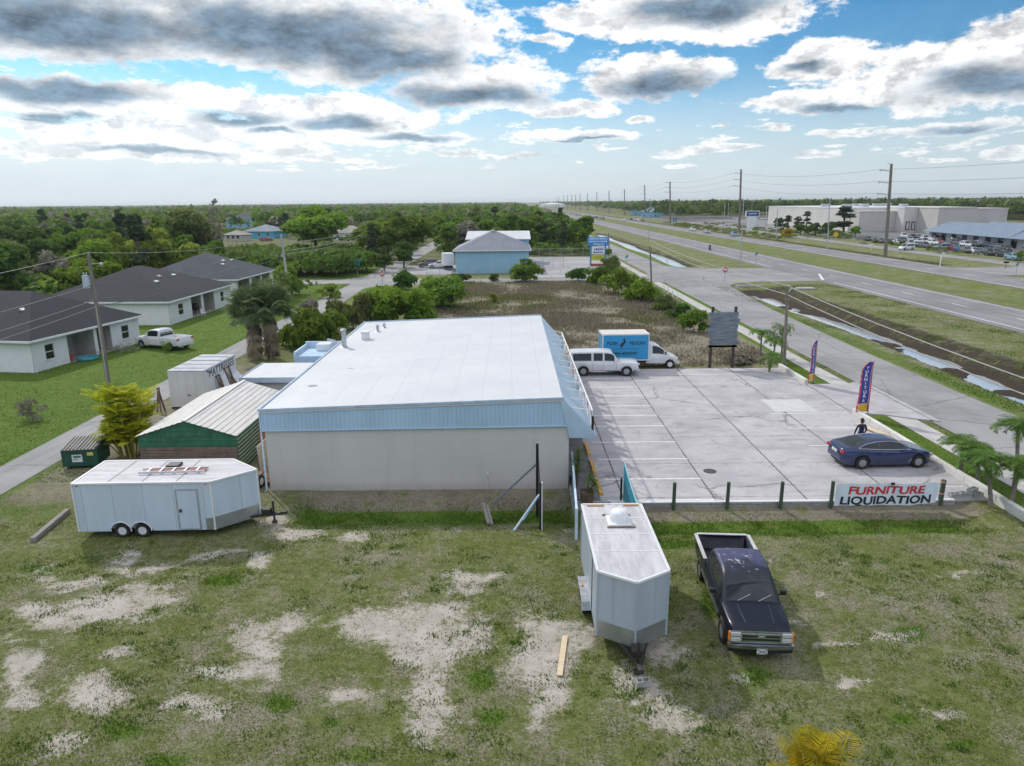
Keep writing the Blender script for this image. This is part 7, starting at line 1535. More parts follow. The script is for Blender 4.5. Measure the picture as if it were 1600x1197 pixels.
# palms
def frond(V, T, base, az, e0, L, droop, mat_tone, leaf=.42, wind=(0, 0), nl=22, wleaf=.022, twist=0):
    p = np.array(base, float); e = e0; st = L/nl; prev = p.copy()
    for k in range(nl):
        d = np.array([math.cos(az)*math.cos(e), math.sin(az)*math.cos(e), math.sin(e)]); d[:2] += np.array(wind)*(k/nl)*.9; d /= np.linalg.norm(d); p = prev+d*st; e -= droop/nl*(1+1.2*k/nl)
        sd_ = np.cross(d, (0, 0, 1)); sd_ /= np.linalg.norm(sd_)+1e-6; upn = np.cross(sd_, d)
        V.append([prev-sd_*.018, prev+sd_*.018, p+sd_*.012, p-sd_*.012]); T.append(mat_tone*.8)
        if k >= 2:
            ll = leaf*math.sin(PI*min(1, (k/nl)*.9+.12))**.7
            for s_ in (-1, 1):
                dd = sd_*s_*.8+d*.55-np.array([0, 0, 1])*(.25+.25*R.random())+upn*.12; dd[:2] += np.array(wind)*.7; dd /= np.linalg.norm(dd); q = p+dd*ll*(.85+.3*R.random()); m_ = p+dd*ll*.45; wv_ = np.cross(dd, upn); wv_ /= np.linalg.norm(wv_)+1e-6
                V.append([p, m_+wv_*wleaf, q, m_-wv_*wleaf]); T.append(min(1, max(0, mat_tone+R.uniform(-.25, .25))))
        prev = p
def palm(name, label, loc, h, lean, nf, L, mat, group=None, wind=(0, 0), leaf=.42, r=.09, droop=1.7, seed=0, wleaf=.024, boots=None):
    R.seed(seed+500); o = thing(name, label, 'palm', loc, 0, group); top = (lean[0], lean[1], h); b = MB(); b.tube([(0, 0, -.1), (lean[0]*.3, lean[1]*.3, h*.45), (lean[0]*.8, lean[1]*.8, h*.9), top], [r*1.35, r, r*.95, r*.7], 10); b.build('trunk', m_palmbark, o)
    if boots: b = MB(); b.sphere((lean[0]*.86, lean[1]*.86, h*.84), (r*2.0, r*2.0, h*.17), 9, 7); b.build('leaf_boots', M('dark leaf boots', (.05, .04, .033), .95, var=.4, scale=9, bump=.4, bscale=14), o)
    V, T = [], []
    for k in range(nf): frond(V, T, top, 2*PI*k*.382+R.uniform(-.2, .2), R.uniform(.15, 1.25), L*R.uniform(.8, 1.1), droop*R.uniform(.8, 1.15), R.uniform(.25, .75), leaf, wind, wleaf=wleaf)
    link('crown', quads('crown', np.array(V), mat, T), o); return o
PG = 'young palms by the wooden sign board'
for k, (px_, base, hh, lb) in enumerate(((1221, 562, 2.6, 'tallest young palm of the group beside the street lamp pole'), (1188, 556, 2.0, 'young palm on the left of the group by the sign board'), (1208, 565, 1.8, 'short young palm between the tall one and its neighbours'), (1201, 583, 1.2, 'lowest young palm in front of the group at the lot edge'))):
    q = at(px_, base); palm('young_palm', lb, (q.x, q.y, 0), hh, (.1*(k-1), .1), 15, 1.35, f_palm, PG, (-.1, 0), .38, .07, 1.6, k, .026)
for k, (px_, base, hh, ln, lb, bt_) in enumerate(((1549, 792, 2.0, (-.35, .5), 'windblown palm with slim grey trunk in the middle of the kerb group', False), (1577, 796, 2.0, (.35, .25), 'windblown palm with thick leaning trunk and dark leaf bases', True), (1501, 737, 1.35, (-.05, .1), 'small windblown palm behind the white kerb wall', False), (1585, 765, 3.0, (.0, .5), 'tall windblown palm farthest right on the verge', False), (1528, 760, 1.7, (-.1, .4), 'grey-green windblown palm between the kerb wall and the sidewalk', False))):
    q = at(px_, base); palm('windblown_palm', lb, (q.x, q.y, 0), hh, ln, 30, 1.15, f_palm, 'windblown palms at the right kerb', (-.55, .1), .48, .085, 1.35, 20+k, .018, bt_)
# cabbage palms with hanging dead fronds
def fan_palm(label, loc, h, lean, n, seed):
    R.seed(seed); o = thing('cabbage_palm', label, 'palm', loc, 0, 'cabbage palms behind the store'); top = np.array((lean[0], lean[1], h)); b = MB(); b.tube([(0, 0, -.1), (lean[0]*.4, lean[1]*.4, h*.5), tuple(top)], [.24, .2, .18], 10); b.build('trunk', m_palmbark, o); V, T, V2, T2 = [], [], [], []
    for k in range(n):
        dead = k < n*.48; az = R.uniform(0, 2*PI); e = R.uniform(-1.5, -1.1) if dead else R.uniform(-.5, 1.35); pl_ = R.uniform(.6, 1.1) if dead else R.uniform(.9, 1.7); st = top-np.array((0, 0, R.uniform(0, h*.68))) if dead else top
        d = np.array([math.cos(az)*math.cos(e), math.sin(az)*math.cos(e), math.sin(e)]); c = st+d*pl_; tgtV, tgtT = (V2, T2) if dead else (V, T); sd_ = np.cross(d, (0, 0, 1)); sd_ /= np.linalg.norm(sd_)+1e-6; upn = np.cross(sd_, d); tn = R.uniform(.1, .8)
        tgtV.append([st-sd_*.02, st+sd_*.02, c+sd_*.015, c-sd_*.015]); tgtT.append(tn*.6)
        for j in range(15):
            a = (j-7)/7*1.9; q = d*math.cos(a*.8)+sd_*math.sin(a*.8)+upn*.12*math.cos(a); q[2] -= .35+.5*(abs(a)/1.9)*.6; q /= np.linalg.norm(q); ll = R.uniform(.8, 1.15)*(1.1 if not dead else .9); wv_ = np.cross(q, upn); wv_ /= np.linalg.norm(wv_)+1e-6
            tgtV.append([c, c+q*ll*.5+wv_*.06, c+q*ll-np.array((0, 0, .12)), c+q*ll*.5-wv_*.06]); tgtT.append(min(1, max(0, tn+R.uniform(-.2, .2))))
    link('crown', quads('crown', np.array(V), f_sabal, T), o); link('dead_fronds', quads('dead_fronds', np.array(V2), f_dead, T2), o)
for k, (px_, hh, ln, lb) in enumerate(((405, 4.4, (-.25, 0), 'cabbage palm on the left of the touching pair with a skirt of dead fronds'), (424, 4.9, (.1, .1), 'taller cabbage palm on the right of the touching pair'))):
    q = at(px_, 562); fan_palm(lb, (q.x, q.y, 0), hh, ln, 150, 70+k)
# cane palm clumps
def cane_clump(name, label, loc, n, h, mat, L, seed, spread=.6, wind=(0, 0), wl=.03, dr=1.0):
    R.seed(seed); o = thing(name, label, 'plant', loc); b = MB(); V, T = [], []
    for k in range(n):
        a = R.uniform(0, 2*PI); r_ = R.uniform(0, spread); hh = h*(R.uniform(.10, .62) if k % 5 else R.uniform(.65, .85)); bx_ = (r_*math.cos(a), r_*math.sin(a), 0); tp = (bx_[0]*1.8+R.uniform(-.15, .15), bx_[1]*1.8, hh); b.tube([bx_, ((bx_[0]+tp[0])*.5, (bx_[1]+tp[1])*.5, hh*.55), tp], [.04, .035, .025], 6)
        for j in range(5): frond(V, T, tp, R.uniform(0, 2*PI), R.uniform(.75, 1.5), L*R.uniform(.7, 1.1), dr, R.uniform(.2, .9), .42, wind, 16, wl)
    b.build('cane', M('yellow canes', (.42, .36, .10), .6), o); link('crown', quads('crown', np.array(V), mat, T), o); return o
cane_clump('cane_palm', 'bright yellow-green cane palm clump between the dumpster and the green shed', (-20.9, 36.9, 0), 54, 3.9, f_areca, 1.35, 90, .62, (-.14, 0), .036, .85)
q = at(1268, 1185, .4); cane_clump('cane_palm', 'orange yellow cane palm clump at the bottom edge of the lawn', (6.75, 13.4, 0), 17, 1.5, f_orange, .72, 91, .26, wl=.013, dr=.7)
# potted plants by the store corner
pot = thing('planter', 'square wooden planter with spiky green plants beside the blue fence', 'planter', (3.35, 29.95, LZ)); b = MB(); b.loft([[(sx*s_, sy*s_, z_) for sx, sy in ((-1, -1), (1, -1), (1, 1), (-1, 1))] for s_, z_ in ((.24, 0), (.30, .5), (.26, .5), (.25, .42))], True, True, 0, False); b.build('box', m_brownwood, pot)
def spiky(label, loc, stems, seed):
    R.seed(seed); o = thing('spiky_plant', label, 'plant', loc); b = MB(); V, T = [], []
    for (dx, dy, hh) in stems:
        b.tube([(0, 0, 0), (dx*.6, dy*.6, hh*.6), (dx, dy, hh)], [.05, .04, .035], 6)
        for k in range(46):
            a = R.uniform(0, 2*PI); e = R.uniform(-.4, 1.4); d = np.array([math.cos(a)*math.cos(e), math.sin(a)*math.cos(e), math.sin(e)]); c = np.array((dx, dy, hh-R.uniform(0, .25))); w_ = np.cross(d, (0, 0, 1)); w_ /= np.linalg.norm(w_)+1e-6; l = R.uniform(.4, .62); V.append([c, c+d*l*.5+w_*.024, c+d*l-np.array((0, 0, .10)), c+d*l*.5-w_*.024]); T.append(R.uniform(.1, 1))
    b.build('stem', m_bark, o); link('crown', quads('crown', np.array(V), f_palm, T), o)
spiky('spiky green plant growing from the wooden planter', (3.35, 29.95, LZ+.42), ((.12, .1, .7), (.32, -.05, .45)), 5); spiky('tall spiky green plant against the store corner behind the planter', (3.05, 31.6, LZ), ((.0, .0, 1.35), (-.05, -.15, .95), (.1, .05, 1.7)), 6)
R.seed(1234)
# ------------------------------------------------------------------ poles, wires, signs, flags
m_polew = M('weathered pole wood', (.20, .175, .15), .92, var=.25, scale=2, aniso=(4, 4, .4), bump=.15, bscale=14)
m_polec = M('pale concrete pole', (.46, .45, .43), .85, var=.12)
m_lamp = M('lamp post grey', (.44, .45, .46), .5, .4)
m_wire = M('overhead cable', (.13, .13, .13), .6)
m_wire2 = M('pale cable', (.40, .39, .37), .6)
def sag(a, b_, s, n=14): a, b_ = Vector(a), Vector(b_); return [a.lerp(b_, i/n)-Vector((0, 0, s*4*(i/n)*(1-i/n))) for i in range(n+1)]
def cable(label, a, b_, s, r=.02, mat=None, group=None):
    o = thing('cable', label, 'cable', a, 0, group); b = MB(); b.tube([p-Vector(a) for p in sag(a, b_, s)], r, 5); b.build('strand', mat or m_wire, o)
def pole(name, label, basepx, toppx, r0_, r1_, mat, cat='utility pole', group=None, y=None):
    q = at(*basepx) if y is None else None
    yy = q.y if q is not None else y
    if q is None: d = ray(*basepx); q = Vector((d[0]*y/d[1], y, 0))
    tp = ptop(*toppx, yy); o = thing(name, label, cat, (q.x, q.y, gz(q.x, q.y)), 0, group); b = MB(); b.tube([(0, 0, -.3), tuple((tp-q)*.5), tuple(tp-q)], [r0_, (r0_+r1_)/2, r1_], 12); b.build('shaft', mat, o); return o, tp
# left wooden pole with transformer
p1, t1 = pole('utility_pole', 'leaning weathered wooden utility pole with grey transformer left of the store', (170, 601), (138.5, 398), .17, .12, m_polew)
b = MB(); q = (t1-p1.location); c = q*.80; b.cyl((c.x-.42, c.y-.1, c.z-.45), (c.x-.42, c.y-.1, c.z+.4), .26, n=16); b.lathe([(.0, .0), (.27, .02), (.27, .06), (.0, .12)], 16, Matrix.Translation((c.x-.42, c.y-.1, c.z+.38))); b.cyl((c.x-.5, c.y-.15, c.z+.4), (c.x-.5, c.y-.15, c.z+.68), .05, n=8); b.cyl((c.x-.3, c.y-.15, c.z+.4), (c.x-.3, c.y-.15, c.z+.68), .05, n=8); b.box((c.x-.16, c.y, c.z), (.1, .1, .5)); b.build('transformer', M('transformer grey', (.42, .47, .53), .45), p1)
b = MB(); b.tube([tuple(q*.62+Vector((.02, -.15, 0))), tuple(q*.30+Vector((.02, -.17, 0))), tuple(q*.02+Vector((.02, -.2, 0)))], .03, 6); b.build('conduit', m_polec, p1); b = MB(); b.cyl((q.x, q.y, q.z), (q.x, q.y, q.z+.2), .05, n=8); b.cyl(tuple(q*.93+Vector((0, 0, 0))), tuple(q*.93+Vector((.75, -.05, .05))), .03, n=6); b.sphere(tuple(q*.93+Vector((.85, -.05, .0))), .14, 8, 6); b.build('insulator', m_lamp, p1)
p2, t2 = pole('utility_pole', 'pale concrete utility pole behind the cabbage palms', (453, 466), (439, 366), .2, .13, m_polec)
b = MB(); q2 = t2-p2.location; b.box((q2.x+.1, q2.y-.15, q2.z-1.2), (.16, .2, 1.6)); b.box((q2.x, q2.y, q2.z-3.0), (.5, .3, .35)); b.build('switch_box', m_lamp, p2)
p3, t3 = pole('utility_pole', 'thin grey utility pole at the end of the dark hedge wood', (587, 410), (581, 345), .16, .12, m_polew)
bk = Vector((-31.5, 2, 0)); LG = 'cables along the alley'
cable('topmost thin cable from the wooden pole towards the left edge', t1+Vector((0, 0, .15)), bk+Vector((0, 0, 9.6)), .9, .016, m_wire2, LG); cable('topmost thin cable between the wooden pole and the pale pole', t1+Vector((0, 0, .15)), t2, .8, .018, m_wire2, LG)
w1 = p1.location
def onp(p0, t0, z_): k = (z_-p0.location.z)/(t0.z-p0.location.z); return p0.location.lerp(t0, k)
for k, z_ in enumerate((7.6, 6.5, 6.0)):
    nm = ('upper', 'middle', 'lower')[k]; cable('%s heavy cable from the wooden pole past the nearest house' % nm, onp(p1, t1, z_), bk+Vector((0, 0, z_-.2)), .8, .026, m_wire, LG); cable('%s heavy cable between the wooden pole and the pale pole' % nm, onp(p1, t1, z_), onp(p2, t2, z_+.3), .7, .028, m_wire, LG); cable('%s heavy cable leaving the pale pole to the right' % nm, onp(p2, t2, z_+.3), onp(p3, t3, z_+.6), .6, .035, m_wire2, LG)
# frontage road poles with lamp arms
def lamp_arm(o, t_, dx, dy=0.0, L=2.2):
    q = t_-o.location; b = MB(); b.tube([(q.x, q.y, q.z-.5), (q.x+dx*L*.5, q.y+dy, q.z-.15), (q.x+dx*L, q.y+dy*2, q.z+.02)], .035, 6); b.build('lamp_arm', m_lamp, o); b = MB(); b.sphere((q.x+dx*(L+.3), q.y+dy*2, q.z), (.2, .1, .05), 10, 6); b.build('lamp_head', m_lamp, o)
p4, t4 = pole('utility_pole', 'wooden lamp pole standing among the young palms by the sidewalk', (1225, 576), (1230.5, 450), .14, .10, m_polew); lamp_arm(p4, t4+Vector((0, 0, -.1)), 1, .2, .5)
p5, t5 = pole('utility_pole', 'dark wooden pole at the sidewalk corner of the crossing', (1018, 440), (1015.5, 385), .16, .12, m_polew)
p6, t6 = pole('utility_pole', 'dark lamp pole with long pale arm beside the blue road sign', (952, 398), (951, 364), .16, .12, m_polew); lamp_arm(p6, t6, 1, .6, 3.4)
bk2 = Vector((21.3, -12, 0)); RG = 'cables along the frontage road'
for k, z_ in enumerate((6.7, 6.0)): nm = ('upper', 'lower')[k]; cable('%s pale cable crossing above the ditch on the right' % nm, onp(p4, t4, z_), bk2+Vector((k*.2, 0, z_+.4)), 1.0, .03, m_wire2, RG); cable('%s cable between the palm lamp pole and the crossing pole' % nm, onp(p4, t4, z_), onp(p5, t5, z_+.2), .5, .03, m_wire2, RG); cable('%s cable between the crossing pole and the sign lamp pole' % nm, onp(p5, t5, z_+.2), onp(p6, t6, z_), .5, .03, m_wire, RG)
# highway lamp posts
for k, (bp, tpx, lb, arm) in enumerate((((1014, 374), (1016, 311), 'pale lamp post with arm between ditch and near carriageway', 1), ((1157, 418.5), (1162, 312), 'tall thin pale lamp post on the tip of the ditch verge', 0), ((1195.5, 369), (1198, 321), 'pale lamp post left of the pair beside the far carriageway', 0), ((1213, 374), (1215.5, 321), 'pale lamp post right of the pair beside the far carriageway', 0), ((1292.5, 389), (1297, 310), 'pale lamp post in front of the open pine', 0), ((1130.5, 362), (1133, 314), 'thin lamp post left of the tall wooden pole at the far carriageway', 0), ((1054, 350), (1055, 322), 'thin lamp post right of the third tall pole', 0), ((1137, 358), (1138.5, 317), 'thin lamp post close to the second tall pole', 0), ((1174, 345), (1175, 319), 'lamp post rising behind the white sign tower', 0))):
    o, tt = pole('lamp_post', lb, bp, tpx, .12 if k < 2 else .16, .07 if k < 2 else .10, m_lamp, 'lamp post', 'lamp posts along the highway')
    if arm: lamp_arm(o, tt+Vector((0, 0, -2.4)), 1, 0, 3.4)
# transmission poles
TP = [((1383, 402), (1393, 256)), ((1155, 362), (1158, 265)), ((1047.5, 351), (1047, 281)), ((1008, 340), (1007.3, 289)), ((976, 336), (975.8, 296)), ((952, 334), (951.5, 298)), ((933, 331), (932.5, 300)), ((918, 330), (918, 302)), ((906.5, 329), (906.2, 303)), ((899.5, 328), (899.5, 304)), ((893.5, 327.5), (893.5, 304)), ((887, 327), (887, 304.5)), ((881, 326), (881, 305)), ((873, 325), (873, 306.5)), ((869, 324.5), (869, 307.5))]
tnm = ['tallest wooden transmission pole with three arms by the car lot', 'transmission pole beside the white sign tower', 'third transmission pole from the right, before the green belt', 'fourth transmission pole from the right', 'fifth transmission pole from the right', 'sixth transmission pole from the right', 'seventh transmission pole from the right', 'eighth transmission pole from the right']+['distant transmission pole in the closing row, %s of seven' % s_ for s_ in ('first', 'second', 'third', 'fourth', 'fifth', 'sixth', 'last')]
tops = []
for k, (bp, tpx) in enumerate(TP):
    o, tt = pole('transmission_pole', tnm[k], bp, tpx, .42 if k == 0 else .5, .28 if k == 0 else .36, m_polew, 'utility pole', 'transmission poles along the highway'); q = tt-o.location; tops.append((o, tt))
    if k < 5:
        for j, z_ in enumerate((1.6, 4.2, 6.8)): b = MB(); b.tube([(q.x, q.y, q.z-z_), (q.x-1.2, q.y, q.z-z_+.15), (q.x-2.5, q.y, q.z-z_+.3)], .10, 6); b.cyl((q.x-2.4, q.y, q.z-z_-.1), (q.x-2.4, q.y, q.z-z_+.25), .1, n=8); b.build('cross_arm', m_lamp, o)
        b = MB(); b.beam((q.x, q.y, q.z-.15), (q.x-1.0, q.y, q.z+.25), .10, .08); b.build('top_bracket', m_lamp, o)
bk3 = tops[0][1]+Vector((9, -95, 1))
for j, z_ in enumerate((1.4, 4.0, 6.6)):
    nm = ('top', 'middle', 'bottom')[j]; off = Vector((-2.4, 0, -z_+.2)); cable('%s power line from the tallest pole to the right edge' % nm, tops[0][1]+off, bk3+off, 1.0, .028, m_wire, 'transmission lines')
    for k in range(4): cable('%s power line spanning from transmission pole %s' % (nm, ('one to two', 'two to three', 'three to four', 'four to five')[k]), tops[k][1]+off, tops[k+1][1]+off, 1.6, .03 if k < 2 else .035, m_wire, 'transmission lines')
# signs
m_signred = M('sign red', (.55, .03, .035), .5); m_signgreen = M('sign green', (.02, .25, .20), .5); m_signblue = M('sign blue', (.05, .19, .34), .5); m_signyel = M('sign yellow', (.72, .42, .03), .5)
def post_sign(name, label, base, toppx, face, size, cat='road sign', rz=0.0):
    q = at(*base); tt = ptop(*toppx, q.y); o = thing(name, label, cat, (q.x, q.y, gz(q.x, q.y)), rz); h_ = tt.z; b = MB(); b.cyl((0, 0, 0), (0, .03, h_-.1), .05, n=8); b.build('post', m_galv, o); b = MB(); s_ = size
    if face == 'enter':
        b.box((0, -.04, h_-s_), (2*s_, .02, 2*s_), bev=.004); f_ = b.build('sign_plate', m_white, o); b = MB(); b.cyl((0, -.055, h_-s_), (0, -.051, h_-s_), s_*.95, n=28); d_ = b.build('red_disc', m_signred, f_); b = MB(); b.b2((-s_*.68, -.062, h_-s_*1.17), (s_*.68, -.057, h_-s_*.83)); b.build('white_bar', m_white, f_)
        for txt, dz in (('DO NOT', .42), ('ENTER', -.42)): put_text(txt, s_*.42, m_white, f_, (0, -.058, h_-s_+s_*dz), (PI/2, 0, 0), bold=.004, ext=.002)
    elif face == 'diamond': b.prism([(0, -s_), (s_, 0), (0, s_), (-s_, 0)], lambda u, v, w: (u, -.05+w, h_-s_+v), .02); b.build('sign_plate', m_signyel, o)
    elif face == 'street':
        b.box((0, -.03, h_-.14), (1.7*s_, .03, .28)); b.build('street_blade', m_signgreen, o); b = MB(); b.box((.05, -.05, h_-.75), (.95*s_, .02, .95*s_), M=Matrix.Rotation(PI/4, 3, 'Y') if False else None); b.prism([(-.5*s_, -.35*s_), (0, -.6*s_), (.5*s_, -.35*s_), (.5*s_, .4*s_), (-.5*s_, .4*s_)], lambda u, v, w: (u, -.07+w, h_-.78+v), .02) if False else None; b.build('sign_back', m_signblue, o)
    elif face == 'blade': b.box((-.1, -.03, h_-.35), (.8, .03, .26), rz=.5); b.build('street_blade', m_signgreen, o); b = MB(); b.box((.05, .0, h_-.1), (.4, .03, .6), rz=.4); b.build('sign_back', m_signblue, o)
    return o
post_sign('road_sign', 'red and white do not enter sign at the side street bend', (598, 447), (597, 423.5), 'enter', .45); post_sign('road_sign', 'red and white do not enter sign at the highway connection', (1132, 440), (1132.5, 416.5), 'enter', .5)
post_sign('street_sign', 'green street name blade above a blue sign at the hedge corner', (558.5, 431), (559.5, 405), 'street', 1.15); post_sign('street_sign', 'teal street blade and blue sign back beside the sidewalk', (979, 415), (982, 399.5), 'blade', 1.0)
post_sign('road_sign', 'yellow diamond warning sign beside the far carriageway', (1305, 378), (1305.5, 361.5), 'diamond', .95); post_sign('street_sign', 'small green street blade in the grass of the highway median', (1181, 413), (1183, 395), 'blade', .8); post_sign('street_sign', 'small green street blade at the right edge by the far road', (1587, 431), (1590, 410.5), 'blade', .9)
post_sign('street_sign', 'green sign blade at the roadside below the third tall pole', (1054, 349), (1054, 341.5), 'street', 2.6)
# curved white pipe sign and mailbox
q = at(1468, 418.5); o = thing('pipe_bracket', 'white hooked pipe post standing beside the far carriageway', 'post', (q.x, q.y, 0)); b = MB(); b.tube([(0, 0, 0), (.05, 0, 2.4), (.25, 0, 2.85), (.6, 0, 2.9), (.8, 0, 2.5), (.72, 0, 2.1)], .09, 8); b.build('pipe', m_white, o)
q = at(1571, 419.5); o = thing('mailbox', 'black double mailbox on the verge of the far side road', 'mailbox', (q.x, q.y, 0)); b = MB(); b.cyl((0, 0, 0), (0, 0, 1.0), .06, n=8); b.build('post', m_brownwood, o)
for s_ in (-.22, .22): b = MB(); b.box((s_, 0, 1.18), (.34, .6, .36), bev=.08); b.build('box', m_blackm, o)
q = at(1361, 391.5); o = thing('mailbox', 'white mailbox beside the side road left of the tallest pole', 'mailbox', (q.x, q.y, 0)); b = MB(); b.cyl((0, 0, 0), (0, 0, 1.1), .08, n=8); b.build('post', m_white, o); b = MB(); b.box((0, 0, 1.3), (.7, .5, .5), bev=.1); b.build('box', m_white, o)
# wooden sign board
sb = thing('sign_board', 'blank grey plank sign board on two dark wooden posts behind the lot', 'sign', (17.1, 56.6, 0)); m_dpost = M('dark wood post', (.055, .045, .04), .9, var=.25, scale=3, aniso=(4, 4, .5)); m_gplank = M('grey weathered planks', (.17, .195, .225), .88, var=.3, scale=1.6, aniso=(.8, 4, 9), bump=.15, bscale=9, dirt=.3, dirtc=(.10, .11, .13))
for x_ in (-.92, .92): b = MB(); b.b2((x_-.1, .02, -.3), (x_+.1, .2, 5.0)); b.build('post', m_dpost, sb)
b = MB()
for k in range(15): z_ = 1.92+k*.178; b.box((R.uniform(-.1, .1), -.03, z_+.085), (R.uniform(2.25, 2.55), .05, .168), M=Matrix.Rotation(R.uniform(-.012, .012), 3, 'Y'))
b.build('plank_panel', m_gplank, sb); b = MB()
for k in range(2): b.box((0, -.03, 1.80), (2.3, .06, .16))
b.build('bottom_rail', M('grey rail', (.30, .33, .36), .85), sb)
# feather flags
m_fblue = M('flag blue', (.035, .05, .30), .6, var=.08); m_fred = M('flag red', (.62, .05, .07), .6); m_fwhite = M('flag white', (.72, .70, .74), .6); m_fyel = M('flag yellow', (.72, .42, .05), .6)
def feather(label, base, H_, w, rz, turn):
    o = thing('feather_flag', label, 'flag', base, rz, 'feather flags at the driveway'); b = MB(); b.tube([(0, 0, 0), (0, 0, H_*.6), (-.02, 0, H_*.9), (-w*.35, 0, H_*1.0)], [.03, .022, .015, .01], 6); b.build('pole', m_steel, o)
    def edge(z_): k = (z_-.35)/(H_-.35); return w*(1-.15*k)*(1 if k < .78 else max(.06, 1-((k-.78)/.22)**2*.9))
    def wav(u, z_): return .04*math.sin(z_*3)
    def sheet(u0, u1, z0, z1, mat, nm, off, par, n=26):
        b = MB(); vs = []
        for i in range(n+1):
            z_ = z0+(z1-z0)*i/n; e = edge(z_); a, c = -e*u0, -e*u1; vs += [(a, wav(a, z_)-off, z_), (c, wav(c, z_)-off, z_), (a, wav(a, z_)+off, z_), (c, wav(c, z_)+off, z_)]
        b.add(vs, [f for i in range(n) for f in ((4*i, 4*i+4, 4*i+5, 4*i+1), (4*i+2, 4*i+3, 4*i+7, 4*i+6), (4*i, 4*i+2, 4*i+6, 4*i+4), (4*i+1, 4*i+5, 4*i+7, 4*i+3))]+[(0, 1, 3, 2), (4*n, 4*n+2, 4*n+3, 4*n+1)]); return b.build(nm, mat, par)
    cl2 = sheet(0, 1, .35, H_*.99, m_fwhite, 'cloth', .004, o)
    sheet(.13, .87, .90, H_*.95, m_fblue, 'blue_panel', .007, cl2); sheet(.86, 1, .35, H_*.97, m_fred, 'red_edge', .008, cl2); sheet(.0, .10, .35, H_*.97, m_fred, 'red_edge', .008, cl2); sheet(.1, .86, .38, .88, m_fyel, 'yellow_panel', .008, cl2)
    n = 9; z0, z1 = 1.12, H_*.86
    for k, chh in enumerate('FURNITURE'):
        z_ = z1-(z1-z0)*k/(n-1); e = edge(z_); u = -e*.515
        for s_ in (1, -1): put_text(chh, .30, m_fwhite, cl2, (u, wav(u, z_)-s_*.012, z_), (PI/2, 0, 0 if s_ > 0 else PI), bold=.008, ext=.002, sx=1.05)
    b = MB(); [b.beam((-w*.86, -.011, .4+k*.34), (-w*.97, -.011, .55+k*.34), .05, .004, up=(0, 1, 0)) for k in range(8)]; b.build('stripe', m_fwhite, cl2)
    b = MB(); b.cyl((0, 0, 0), (0, 0, .12), .07, n=8); b.build('ground_spike', m_blackm, o)
feather('nearer blue furniture feather flag with red and white edges beside the driveway', (22.32, 42.75, 0), 3.75, .82, rad(8), 0); feather('farther blue furniture feather flag seen edge-on past the driveway', (22.3, 50.9, 0), 3.5, .8, rad(40), 0)
# blue road sign of the far building
bs = thing('road_sign_tower', 'tall blue two-post business sign with white and yellow panels by the frontage road', 'sign', (18.3, 151.5, 0)); m_bsb = M('sign tower blue', (.045, .22, .50), .5); m_bsp = M('sign post teal', (.04, .22, .36), .5)
for x_ in (-1.5, 1.5): b = MB(); b.b2((x_-.16, -.16, 0), (x_+.16, .16, 4.4)); b.build('post', m_bsp, bs)
b = MB(); b.b2((-2.2, -.3, 4.25), (2.2, .3, 6.0)); hd = b.build('header_panel', m_bsb, bs); b = MB(); b.b2((-1.34, -.2, 2.5), (1.34, .2, 4.1)); mpn = b.build('white_panel', m_fwhite, bs); b = MB(); b.b2((-1.34, -.18, 1.2), (1.34, .18, 2.3)); yp = b.build('yellow_panel', M('yellow green panel', (.50, .52, .04), .5), bs); b = MB(); b.b2((-1.6, -.5, 0), (1.6, .5, .5)); b.build('brick_base', M('brick base', (.3, .1, .07), .9, var=.3, scale=6), bs)
def marks(parent, x0, x1, z_, hgt, y_, mat):
    b = MB(); x_ = x0
    while x_ < x1: q = R.uniform(.18, .36); b.b2((x_, y_-.012, z_-hgt/2*R.uniform(.7, 1)), (min(x1, x_+q), y_-.004, z_+hgt/2)); x_ += q+.1
    b.build('lettering', mat, parent)
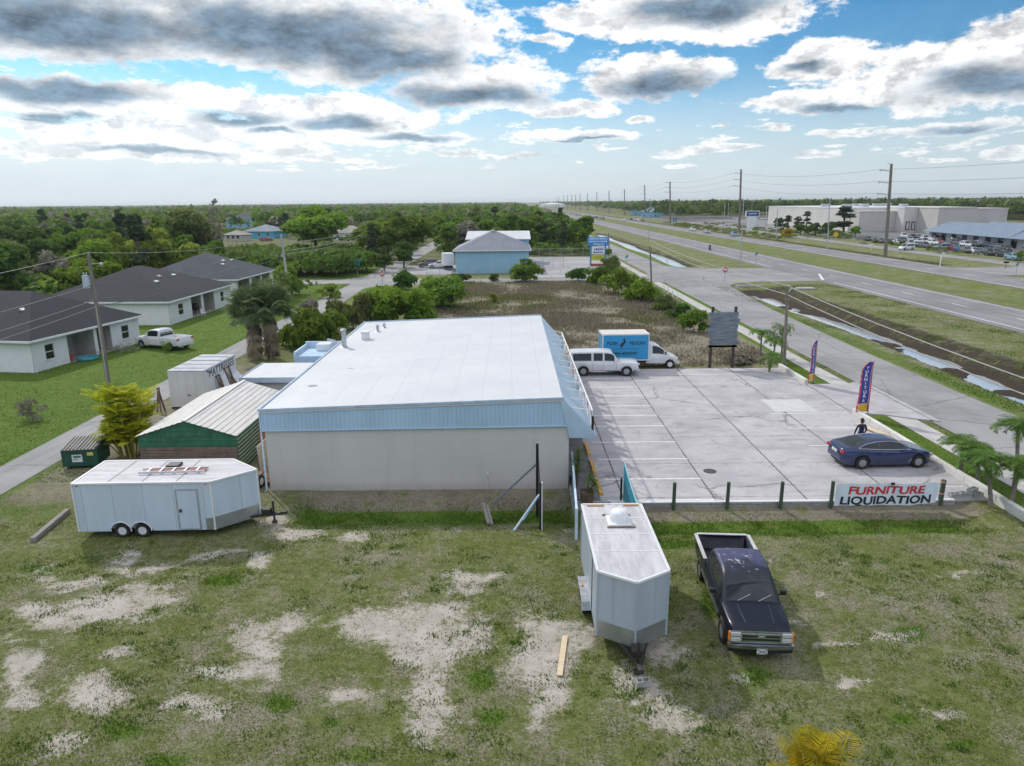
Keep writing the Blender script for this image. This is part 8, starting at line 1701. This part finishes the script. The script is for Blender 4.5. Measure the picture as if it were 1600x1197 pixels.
m_ltb = M('pale sign letters', (.45, .62, .85), .5); marks(hd, -1.9, 1.9, 5.65, .42, -.3, m_ltb); marks(hd, -1.9, 1.9, 5.1, .36, -.3, m_ltb); marks(hd, -1.0, 1.2, 4.55, .3, -.3, m_ltb); marks(mpn, -.8, 1.1, 3.45, .5, -.2, M('blue sign letters', (.1, .16, .4), .5)); marks(mpn, -1.0, 1.0, 2.85, .28, -.2, m_blk); marks(yp, -.9, .9, 1.75, .45, -.18, M('olive letters', (.3, .3, .05), .5))
q = at(1174, 357); ps = thing('sign_tower', 'white sign tower with a small blue face behind the highway', 'sign', (q.x, q.y, 0)); u_ = q.y/FPX; b = MB(); b.loft([[(sx*w_, sy*.6, z_) for sx, sy in ((-1, -1), (1, -1), (1, 1), (-1, 1))] for w_, z_ in ((1.6, 0), (1.9, 3.0), (2.6, 4.6), (1.4, 5.4))], True, True, 0, False); b.build('tower_base', m_white, ps)
b = MB(); b.b2((-3.2, -.5, 5.5), (3.2, .5, 8.2)); fc = b.build('sign_face', m_white, ps); b = MB(); b.b2((-2.9, -.56, 5.8), (2.9, -.51, 7.9)); bf = b.build('blue_face', M('deep blue face', (.02, .06, .22), .5), fc); marks(bf, -2.0, 2.0, 6.85, .6, -.56, m_ltb)
# fence rail along the hedge and white guard rail pieces by the sidewalk
gr_ = thing('pipe_rail', 'short white pipe handrail between hedge and sidewalk', 'handrail', (22.9, 98, 0)); b = MB()
for k in range(3): b.tube([(0, k*3.0, 0), (0, k*3.0, .9), (0, k*3.0+2.6, .9), (0, k*3.0+2.6, 0)], .05, 6)
b.build('rail', m_white, gr_)
# ------------------------------------------------------------------ air
hm = bpy.data.materials.new('haze'); hm.use_nodes = True; t = NT(hm.node_tree); t.n.remove(t.n['Principled BSDF'])
pv = t.new('ShaderNodeVolumePrincipled'); pv.inputs['Color'].default_value = (.93, .96, 1.0, 1); pv.inputs['Density'].default_value = .00010; pv.inputs['Anisotropy'].default_value = .35
t.l.new(pv.outputs[0], t.n['Material Output'].inputs['Volume'])
b = MB(); b.b2((-9100, -700, -2.5), (9100, 12100, 34)); hz_ = b.build('haze', hm); tag(hz_, kind='stuff'); hz_.display_type = 'WIRE'
